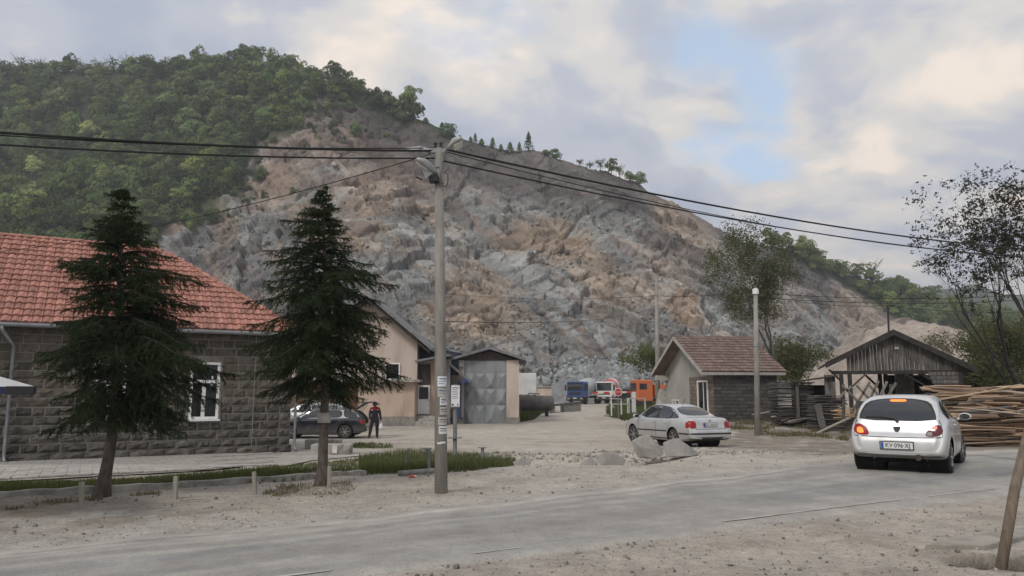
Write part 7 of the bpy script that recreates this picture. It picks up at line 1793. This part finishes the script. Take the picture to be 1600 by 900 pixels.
MB().cyl(sb - Vector((0, 0, .3)), sc2 + Vector((0, .03, 0)), .035, .035, 8).build("post", M_STEEL, o); dsk = MB().lathe([(.02, -.0), (.30, 0), (.30, .02), (.02, .02)], sc2 - Vector((0, .03, 0)), 24, 'y').build("border", M_WPOST, o); MB().lathe([(.02, 0), (.245, 0), (.245, .012), (.02, .012)], sc2 - Vector((0, .045, 0)), 24, 'y').build("face", M_STOP, o)
me = text_mesh("STOP", .17, M_WPOST, .004); q = link("lettering", me, o); q.matrix_local = Matrix.Translation(sc2 - o.location - Vector((0, .052, 0))) @ Matrix.Rotation(math.pi/2, 4, 'X')
o = empty("barrier_boom", Vector((at(985, 616, 60).x, 60, -.4)), "red and white striped barrier boom across the entrance", "barrier"); a, b = at(926, 614, 61), at(988, 612.5, 60)
for k in range(7): MB().beam(a.lerp(b, k/7), a.lerp(b, (k+1)/7), .10, .14).build("boom_section", M_TRED if k % 2 == 0 else M_WPOST, o)
MB().box((b.x + .1, 60, (b.z - .5)/2), (.3, .3, b.z + .5)).build("stand", M_WPOST, o)
stub = GT(957, 645); V, T = ROCKS[2]
for k, (px, py, r) in enumerate(((955, 642, .5), (948, 651, .28), (960, 648, .3))):
    q = GT(px, py); V, T = ROCKS[k + 1]; tag(MB().add([q + Vector(v) * r + Vector((0, 0, r * .4)) for v in V], [tuple(t) for t in T]).build("rock", M_CONC), ("pale rock at the foot of the white fence", "flat stone at the edge of the entrance track", "small stone beside the pale rock by the fence")[k], "rock", "rocks by the entrance")
# white wrapped heap behind the shed
M_FOIL = mat("white_plastic_wrap", (.74, .75, .76), (.60, .61, .63), 3, rough=.4, bump=.6, bscale=6, bdist=.08)
for k, (px, py, r, Y, lb) in enumerate(((1512, 590, 1.15, 45, "white plastic wrapped bale, the larger left one behind the lumber"), (1541, 592, 1.0, 46, "white plastic wrapped bale, the right one behind the lumber"))):
    c = at(px, py, Y); V, T = ROCKS[5 + k]; bm = bmesh.new(); vv = [bm.verts.new(Vector(v) * r) for v in V]
    for t_ in T: bm.faces.new([vv[i] for i in t_])
    bmesh.ops.subdivide_edges(bm, edges=bm.edges[:], cuts=2, use_grid_fill=True)
    for v in bm.verts: v.co += v.normal * (mnoise.noise(v.co * 2.2) * .14)
    me = bpy.data.meshes.new("wrapped_bale"); bm.to_mesh(me); bm.free(); me.materials.append(M_FOIL); o = link("wrapped_bale", me); o.location = c; tag(o, lb, "bale", "wrapped bales")
    sp0 = float(gz(c.x, Y)); MB().box((0, 0, (sp0 - c.z)/2 - .1), (1.4, 1.2, max(.2, c.z - sp0 - .2))).build("pallet", M_BLKW, o, world=False)

# ================================================================== BOULDERS
M_BOULD = mat("grey_boulder", (.30, .285, .26), (.22, .21, .195), 2.5, rough=.92, bump=.6, bscale=14, bdist=.03, c3=(.36, .34, .305), s3=1.5)
def boulder(pts, Y, lbl, depth, seed, name="boulder", grp="boulders beside the saloon"):
    """solid from an outline: front face, shifted and shrunk back face"""
    r = random.Random(seed); P0 = [at(x, y, Y - d) for x, y, d in pts]; c = sum(P0, Vector()) / len(P0); bm = bmesh.new()
    for p in P0: bm.verts.new(p)
    for p in P0: q = c.lerp(p, .72); bm.verts.new(q + Vector((r.uniform(-.05, .05) + depth * .25, depth, r.uniform(-.04, .06))))
    r_ = bmesh.ops.convex_hull(bm, input=bm.verts[:]); bmesh.ops.delete(bm, geom=[v for v in bm.verts if not v.link_faces], context='VERTS')
    bmesh.ops.bevel(bm, geom=bm.edges[:], offset=.008, segments=1, affect='EDGES', clamp_overlap=True); bmesh.ops.triangulate(bm, faces=bm.faces[:]); bmesh.ops.subdivide_edges(bm, edges=[e for e in bm.edges if e.calc_length() > .12], cuts=2)
    bm.normal_update()
    for v in bm.verts: v.co += v.normal * (mnoise.noise(v.co * 4) * .018 + mnoise.noise(v.co * 11) * .007)
    b = Vector((c.x, c.y, min(v.co.z for v in bm.verts)))
    for v in bm.verts: v.co -= b
    me = bpy.data.meshes.new(name); bm.to_mesh(me); bm.free(); me.materials.append(M_BOULD); o = link(name, me); o.location = b; return tag(o, lbl, "boulder", grp)
boulder([(987, 689, 0), (1003, 680, .0), (1013, 678, -.1), (1024, 693, .15), (1037, 702, .1), (1035, 712, .25), (1022, 717, .3), (1009, 713, .3), (996, 715, .15), (1001, 697, .3), (990, 700, .1)], 18.6, "upright angular grey boulder, the larger of two beside the saloon", .55, 3)
boulder([(1036, 692, 0), (1046, 687, -.1), (1058, 686, -.1), (1072, 695, .05), (1092, 710, 0), (1080, 713, .2), (1060, 713, .3), (1042, 713, .2), (1037, 703, .1)], 18.9, "low wedge shaped grey boulder close to the saloon's rear wheel", .5, 5)
boulder([(930, 718, 0), (945, 707, 0), (958, 709, .05), (978, 720, 0), (972, 727, .1), (940, 727, .1)], 16.6, "low half buried flat rock left of the upright boulder", .4, 8)
boulder([(905, 726, 0), (922, 718, 0), (934, 722, .05), (930, 731, .1), (908, 731, .1)], 15.9, "small flat stone at the left end of the rock row", .3, 9)
boulder([(800, 722, 0), (815, 716, 0), (832, 719, .0), (828, 727, .1), (804, 728, .1)], 16.2, "flattish brown stone at the end of the tall grass", .3, 11)

# ================================================================== TIMBER
M_PLANK = mat("sawn_plank", (.45, .32, .215), (.32, .22, .145), 5, rough=.88, rand=.5, stretch=(.3, 3, 3), c3=(.26, .21, .165), s3=2.5, bump=.2, bscale=20)
M_FRESH = mat("fresh_sawn_plank", (.52, .345, .20), (.42, .27, .155), 5, rough=.85, rand=.2, stretch=(.3, 3, 3)); M_GREYPL = mat("grey_aged_plank", (.125, .115, .103), (.075, .068, .062), 6, rough=.92, rand=.4, stretch=(.3, 3, 3)); M_PALEPL = mat("pale_loose_board", (.42, .37, .31), (.31, .27, .22), 5, rough=.9, rand=.25, stretch=(.3, 3, 3))
PMESH = {}
def plank(c, L_, w_, t, ax_, roll, m, lbl, grp):
    k = (m.name, round(t, 3), random.randrange(4)); 
    if k not in PMESH:
        mb = MB(); n = 4; bow = random.uniform(-.05, .05)
        vs = []
        for i in range(n + 1):
            x = -.5 + i / n; z = bow * (1 - 4 * x * x); yw = .5 * random.uniform(.9, 1.05)
            vs += [(x, -yw, z - .5 * t), (x, yw, z - .5 * t), (x, yw, z + .5 * t), (x, -yw, z + .5 * t)]
        fs = [(4*i+k_, 4*(i+1)+k_, 4*(i+1)+(k_+1) % 4, 4*i+(k_+1) % 4) for i in range(n) for k_ in range(4)] + [(0, 1, 2, 3), (4*n+3, 4*n+2, 4*n+1, 4*n)]; PMESH[k] = mb.add(vs, fs).mesh("plank", m)
    o = link("plank", PMESH[k]); d = Vector(ax_).normalized(); s = Vector((-d.y, d.x, 0)).normalized() if abs(d.z) < .95 else Vector((0, 1, 0)); u = d.cross(s); R = Matrix((d, s, u)).transposed() @ Matrix.Rotation(roll, 3, 'X')
    o.matrix_world = Matrix.Translation(c) @ R.to_4x4() @ Matrix.Diagonal((L_, w_, 1, 1)); return tag(o, lbl, "plank", grp)
r_ = random.Random(21)
lb = "sawn plank in the big lumber pile right of the hatchback"; cnt = 0
for row in range(3):                                # front to back
    Y0 = 25.8 + row * 1.0
    z = float(gz(16, Y0)) + .05; hmax = (.8, 1.35, 1.65)[row]
    while z < hmax:
        for seg in range(2):
            px0 = 1446 + row * 2 + r_.uniform(-8, 10) + (0 if seg == 0 else r_.uniform(75, 100)) + (z * 0); x0 = at(px0, 640, Y0).x; L0 = r_.uniform(1.7, 3.4)
            if row == 0 and z > .5 and r_.random() < .4: continue
            tilt = r_.gauss(0, .035 if r_.random() < .8 else .10) + (.03 if seg else 0)
            plank(Vector((x0 + L0/2, Y0 + r_.uniform(-.3, .3) + .12 * seg, z + r_.uniform(-.015, .03))), L0, r_.uniform(.14, .26), r_.choice((.028, .035, .045)), (1, r_.gauss(0, .10) - .02, tilt + r_.gauss(0, .02)), r_.gauss(0, .28), M_PLANK if r_.random() < .86 else M_GREYPL, ("sawn plank in the bottom layers of the big lumber pile" if z < .5 else "sawn plank in the middle layers of the big lumber pile" if z < 1.0 else "sawn plank in the upper layers of the big lumber pile"), "planks of the lumber pile"); cnt += 1
        z += r_.uniform(.032, .048)
core = MB(); core.box((at(1470, 640, 28.6).x + 4.2, 28.9, .6), (7.2, .9, 1.1)); core_o = core.build("pile_bearer", M_BLKW); tag(core_o, "dark timber stack core behind the sawn planks", "timber stack")
for k in range(16):
    px = r_.uniform(1480, 1640); py = r_.uniform(652, 682); q = gnd(px, py); L0 = r_.uniform(1.6, 3.4); plank(Vector((q.x, q.y, gtop(q.x, q.y) + .05 + .16 * max(0, (672 - py) / 20) + r_.uniform(0, .04))), L0, r_.uniform(.16, .32), .03, (1, r_.gauss(-.1, .16), r_.gauss(0, .03)), r_.gauss(-.15, .15), M_PALEPL, "pale loose board on the ground before the lumber pile", "loose boards before the lumber pile")
for k in range(9):
    px = r_.uniform(1500, 1640); q = at(px, 650 - k * 5 + r_.uniform(-3, 3), 25.2); plank(q, r_.uniform(1.8, 3.0), r_.uniform(.12, .2), .03, (1, r_.gauss(0, .15), r_.uniform(-.16, .2)), r_.gauss(0, .3), M_PALEPL if k % 2 else M_PLANK, "board lying askew across the front of the lumber pile", "boards askew on the pile")
def board_stack(px0, px1, y_top, y_bot, Y, lbl, grp, stp=.052):
    x0, x1 = at(px0, 640, Y).x, at(px1, 640, Y).x; zb, zt_ = float(gz(x0, Y)), at(px0, y_top, Y).z; z = zb + .03; n = 0
    while z < zt_:
        plank(Vector(((x0+x1)/2 + r_.gauss(0, .05), Y + r_.uniform(-.05, .08) + .45, z)), (x1 - x0) * r_.uniform(.92, 1.06), .9, stp * .62, (1, r_.gauss(0, .02), r_.gauss(0, .012)), r_.gauss(0, .012), M_GREYPL, (lbl if z + stp < zt_ else lbl.replace("grey aged board in", "topmost grey board of")), grp); z += stp; n += 1
board_stack(1214, 1272, 597, 662, 34.5, "grey aged board in the tall plank stack beside the small house", "boards of the tall old stack"); board_stack(1274, 1322, 619, 664, 32.4, "grey aged board in the lower plank stack beside the lean-to", "boards of the low old stack")
for k in range(7): q = at(1333 + r_.uniform(-9, 9), 637 + k * 2.6, 31.2); plank(q, r_.uniform(1.1, 1.7), .2, .04, (1, r_.gauss(.1, .06), r_.gauss(0, .02)), 0, M_FRESH, "fresh orange board in the small stack beside the hatchback", "fresh boards")
for k in range(14):
    px, py = r_.uniform(1290, 1352), r_.uniform(655, 674); q = gnd(px, py); plank(Vector((q.x, q.y, gtop(q.x, q.y) + r_.uniform(.03, .3))), r_.uniform(.9, 1.8), r_.uniform(.1, .2), .03, (r_.choice((-1, 1)), r_.gauss(.2, .35), r_.uniform(-.05, .3)), r_.gauss(0, .2), M_GREYPL if k % 3 else M_PALEPL, "grey scrap board strewn on the ground before the old stacks", "scrap boards")
plank(at(1282, 650, 31.6), 1.0, .28, .035, (-.12, .1, 1), 1.57, M_OLDW, "wide board standing upright against the low plank stack", "scrap boards")
plank(at(1302, 665, 30.6), 1.6, .16, .04, (1, .1, .42), .1, M_PALEPL, "long board propped at a slant before the low stack", "scrap boards")
for k in range(6): q = gnd(1168 + r_.uniform(-12, 22), 655 + r_.uniform(-3, 5)); plank(Vector((q.x, 34.2 + k * .2, .1 + k * .07)), r_.uniform(.9, 1.5), .16, .035, (1, r_.gauss(0, .4), r_.gauss(.1, .15)), .1, M_PALEPL if k % 2 else M_GREYPL, "scrap board piled behind the slim pole at the small house", "scrap boards")
M_XB = mat("grey_rack_board", (.24, .225, .20), (.15, .14, .125), 6, rough=.9, rand=.3)
xr = empty("crossed_rack", G(at(1360, 640, 29.6).x, 29.6), "rack of crossed grey boards in front of the shed opening", "timber rack"); XX = lambda x, y, d=0: at(x, y, 29.6 + d)
for k, (x0, y0, x1, y1) in enumerate(((1316, 602, 1345, 632), (1338, 602, 1368, 634), (1358, 602, 1384, 630), (1330, 646, 1359, 597), (1356, 630, 1373, 595), (1372, 626, 1386, 596), (1312, 620, 1330, 604), (1388, 618, 1400, 598))):
    MB().beam(XX(x0, y0, .06 * (k % 2)), XX(x1, y1, .06 * (k % 2)), .085, .04, (0, 1, 0)).build("board", M_XB, xr)
MB().beam(XX(1338, 632, -.1), XX(1362, 634, -.1), .06, .3).build("board", M_OLDW, xr); MB().beam(XX(1340, 634, -.1), XX(1337, 652, -.1), .05, .06).build("leg", M_OLDW, xr); MB().beam(XX(1318, 600, .1), XX(1318, 655, .1), .08, .08).build("leg", M_OLDW, xr); MB().beam(XX(1392, 600, .1), XX(1392, 655, .1), .08, .08).build("leg", M_OLDW, xr)
M_PANELW = mat("white_flaking_panel", (.6, .59, .56), (.35, .33, .31), 5, rough=.85); o = MB().box(at(1415, 620, 37), (.9, .1, 2.4)).build("old_panel", M_PANELW, world=False); tag(o, "white flaking panel standing inside the open shed", "panel")

# ================================================================== FOREGROUND
o = empty("leaning_pole", GT(1553, 893), "bare wooden pole leaning at the right edge of the roadside", "pole"); a = GT(1553, 893); b = at(1615, 640, a.y + .15); M_FPOLE = mat("grey_brown_wooden_pole", (.21, .165, .125), (.14, .11, .085), 9, rough=.85, stretch=(3, 3, .25), bump=.3, bscale=20)
MB().tube([a - Vector((0, 0, .2)), a.lerp(b, .5) + Vector((.004, 0, 0)), b], [.045, .042, .036], 12).build("post", M_FPOLE, o, smooth=True)
# broken concrete slab over the pit
M_SLABC = mat("dusty_concrete_slab", (.33, .305, .265), (.25, .23, .20), 4, rough=.95, bump=.4, bscale=30, c3=(.40, .37, .32), s3=1.5)
pts = [GT(x, y) for x, y in ((1445, 862), (1515, 845), (1600, 832), (1680, 822), (1680, 838), (1600, 849), (1540, 862), (1470, 868))]
mb = MB(); mb.prism([Vector((p.x, p.y, p.z + .012 + .035)) for p in pts], (0, 0, -.14)); o = mb.build("broken_slab", M_SLABC, bevel=.008); tag(o, "broken grey concrete slab above the small pit at right", "slab")
# canopy corner at the left edge
M_CANV = mat("pale_parasol_canvas", (.50, .50, .50), (.42, .42, .42), 2, rough=.9); M_VAL = mat("navy_valance", (.018, .025, .075), (.012, .016, .045), 3, rough=.8); M_VALE = mat("dark_valance_edge", (.02, .02, .022), rough=.85)
CYY = 8.0; k0 = at(55, 604, CYY); k1 = at(55, 615, CYY); hx = 2.4; o = empty("parasol", Vector((k0.x - 2.2, CYY + 1.1, 0)), "corner of a parasol with navy valance at the left edge", "parasol"); apx = Vector((k0.x - 2.2, CYY + 1.1, k0.z + .42)); cs = [Vector((k0.x, CYY, k0.z)), Vector((k0.x * (CYY + 2.2) / CYY - .25, CYY + 2.2, k0.z)), Vector((k0.x - 4.2, CYY + 2.2, k0.z)), Vector((k0.x - 2.6, CYY, k0.z))]
mb = MB(); mb.add([apx] + cs + [p - Vector((0, 0, .012)) for p in [apx] + cs], [(0, i+1, (i+1) % 4 + 1) for i in range(4)] + [(5, 5 + (i+1) % 4 + 1, 5 + i + 1) for i in range(4)]); mb.build("canopy", M_CANV, o)
dz = k0.z - k1.z
for i in range(4):
    a, b = cs[i], cs[(i+1) % 4]; n_ = (b - a).cross(Vector((0, 0, 1))).normalized() * .012; nn = 8; mb = MB()
    for q in range(nn):
        u0, u1 = a.lerp(b, q/nn), a.lerp(b, (q+1)/nn); wv_ = .012 * math.sin(q * 2.1); mb.prism([u0, u1, u1 - Vector((0, 0, dz + wv_)), u0 - Vector((0, 0, dz + wv_))], n_)
    v_ = mb.build("valance", M_VAL, o)
a, b = cs[3], cs[0]; MB().prism([b + Vector((-.30, -.014, .004)), b + Vector((.0, -.014, .004)), b + Vector((0, -.014, -dz - .004)), b + Vector((-.30, -.014, -dz - .004))], (0, -.004, 0)).build("valance_corner", M_VALE, o)
MB().tube([(apx.x, apx.y, 0), apx], .025, 10).build("pole", M_ZINC, o); MB().box((apx.x, apx.y, .04), (.5, .5, .09)).build("base", M_CONC, o, bevel=.02)
# litter on the near roadside and verge
for k, (px, py, L0, az, lb) in enumerate(((1425 - 800, 840, .3, 10, "thin twig lying on the road side dust"), (305, 783, .42, 5, "pale stick lying between the stakes"), (172, 792, .32, -50, "bent grey branch by the leaning spruce trunk"), (440, 748, .3, 20, "short stick near the straight spruce"))):
    q = GT(px, py); d = Vector((math.cos(rad(az)), math.sin(rad(az)), 0)); o = MB().tube([q + Vector((0, 0, .02)) - d * L0/2, q + Vector((0, .02, .035)), q + Vector((0, 0, .02)) + d * L0/2], [.008, .011, .006], 5).build("stick", M_STAKE); tag(o, lb, "stick", "sticks on the verge")

# ================================================================== PERSON AT THE DARK ESTATE CAR
M_SKIN = mat("skin", (.42, .26, .19), rough=.6); M_CLOTH = mat("black_work_clothes", (.012, .013, .020), (.022, .023, .032), 8, rough=.9); M_REDJ = mat("red_jacket_shoulders", (.22, .018, .022), (.16, .012, .016), 8, rough=.85); M_SHOE = mat("dark_red_shoes", (.10, .02, .02), rough=.7); M_HAIR = mat("dark_hair", (.012, .01, .009), rough=.8); M_BAG = mat("white_plastic_bag", (.75, .75, .74), (.62, .62, .61), 8, rough=.5)
pg = gnd(585, 680); PYp = 36.4; px_ = at(585, 680, PYp).x; person = empty("person", G(px_, PYp), "person in black work clothes with red shoulders holding a white bag", "person", rz=rad(12))
# skeleton: x to the right in the picture, -y towards the camera
J = {0: ((0, 0, .96), .155), 1: ((0, .02, 1.12), .145), 2: ((0, .02, 1.30), .165), 3: ((0, .0, 1.44), .125), 4: ((0, -.05, 1.52), .058), 5: ((0, -.085, 1.59), .085), 6: ((-.02, -.17, 1.63), .098), 7: ((-.025, -.20, 1.69), .07),
     8: ((-.18, -.02, 1.41), .088), 9: ((-.245, -.04, 1.16), .07), 10: ((-.24, -.20, .97), .052), 11: ((-.235, -.25, .92), .036), 12: ((.18, .02, 1.41), .088), 13: ((.25, .05, 1.15), .07), 14: ((.285, -.02, .93), .052), 15: ((.29, -.035, .87), .036),
     16: ((-.11, .0, .86), .115), 17: ((-.18, -.10, .50), .088), 18: ((-.24, .0, .12), .068), 19: ((-.25, -.02, .05), .052), 20: ((-.31, -.14, .04), .042), 21: ((.11, .0, .86), .115), 22: ((.12, .0, .50), .088), 23: ((.13, .06, .12), .068), 24: ((.14, 0, .05), .05), 25: ((.16, -.14, .04), .042)}
E = [(0, 1), (1, 2), (2, 3), (3, 4), (4, 5), (5, 6), (6, 7), (3, 8), (8, 9), (9, 10), (10, 11), (3, 12), (12, 13), (13, 14), (14, 15), (0, 16), (16, 17), (17, 18), (18, 19), (19, 20), (0, 21), (21, 22), (22, 23), (23, 24), (24, 25)]
vs = [Vector(J[k][0]) for k in sorted(J)]; rs = [J[k][1] for k in sorted(J)]
for wrist, sg in ((11, -1), (15, 1)):
    w_ = vs[wrist]
    palm = len(vs); vs.append(w_ + Vector((0, -.03, -.055))); rs.append(.030); E.append((wrist, palm))
    for k in range(4):
        b0 = len(vs); o0 = vs[palm] + Vector((0, .026 - k * .018, -.03)); ln = (.030, .036, .034, .026)[k]
        vs += [o0, o0 + Vector((-sg * .004, -.004, -ln)), o0 + Vector((-sg * .016, -.008, -ln * 1.7))]; rs += [.010, .009, .008]; E += [(palm, b0), (b0, b0+1), (b0+1, b0+2)]
    b0 = len(vs); vs += [w_ + Vector((-sg * .012, -.055, -.035)), w_ + Vector((-sg * .02, -.08, -.065))]; rs += [.011, .009]; E += [(palm, b0), (b0, b0+1)]
me = bpy.data.meshes.new("body"); me.from_pydata([tuple(v) for v in vs], E, []); tmp = bpy.data.objects.new("body_source", me); COL.objects.link(tmp)
md = tmp.modifiers.new("skin", 'SKIN'); sv = me.skin_vertices[0].data
for i, r in enumerate(rs): sv[i].radius = (r, r); sv[i].use_root = (i == 0)
for i in (0, 1, 2): sv[i].radius = (rs[i] * 1.12, rs[i] * .78)
md2 = tmp.modifiers.new("sub", 'SUBSURF'); md2.levels = 2; bpy.context.view_layer.update()
me2 = bpy.data.meshes.new_from_object(tmp.evaluated_get(bpy.context.evaluated_depsgraph_get())); bpy.data.objects.remove(tmp); me2.name = "body"; me2.materials.clear()
for m in (M_CLOTH, M_REDJ, M_SKIN, M_SHOE, M_PAPER): me2.materials.append(m)
for p in me2.polygons:
    c = p.center; p.use_smooth = True; hand = (abs(c.x) > .2 and .7 < c.z < (.90 if c.x < 0 else .86) and (abs(c.x) > .26 or c.y < -.15))
    p.material_index = 2 if (c.z > 1.515 or hand) else (3 if c.z < .085 else (4 if abs(c.z - (1.345 + .10 * min(abs(c.x), .2))) < .009 and abs(c.x) < .24 else (1 if c.z > 1.345 + .10 * min(abs(c.x), .2) else 0)))
body = link("body", me2, person)
hd = MB(); hd.lathe([(.02, .115), (.07, .10), (.105, .05), (.112, 0), (.10, -.05), (.085, -.075)], (0, 0, 0), 14); h_o = hd.build("hair", M_HAIR, person, smooth=True, world=False); h_o.location = (-.02, -.15, 1.645); h_o.rotation_euler = (rad(38), 0, 0)
nose = MB().add([(-.034, -.265, 1.585), (-.006, -.265, 1.585), (-.02, -.29, 1.565), (-.02, -.268, 1.62)], [(0, 1, 2), (1, 3, 2), (3, 0, 2), (0, 3, 1)]).build("nose", M_SKIN, person, world=False)
bg_ = MB(); bg_.lathe([(.02, .22), (.035, .14), (.09, .05), (.12, -.06), (.105, -.14), (.04, -.17)], (0, 0, 0), 10)
bg_.v = [v + Vector((mnoise.noise(v * 14) * .022, mnoise.noise(v * 14 + Vector((5, 0, 0))) * .022, 0)) for v in bg_.v]; o = bg_.build("carrier_bag", M_BAG, smooth=True, world=False); bpy.context.view_layer.update(); o.location = person.matrix_world @ Vector((.30, -.06, .58)); tag(o, "white plastic carrier bag hanging from the person's hand", "bag")

# ================================================================== AIR
M_HAZE = bpy.data.materials.new("haze"); M_HAZE.use_nodes = True
_n = M_HAZE.node_tree.nodes; _n.clear(); _o = _n.new("ShaderNodeOutputMaterial"); _v = _n.new("ShaderNodeVolumePrincipled")
_v.inputs["Color"].default_value = (.86, .90, .96, 1); _v.inputs["Density"].default_value = .0006; _v.inputs["Anisotropy"].default_value = .2
M_HAZE.node_tree.links.new(_v.outputs[0], _o.inputs["Volume"])
tag(MB().box((0, 350, 82), (6000, 5600, 186)).build("haze", M_HAZE), kind="stuff")
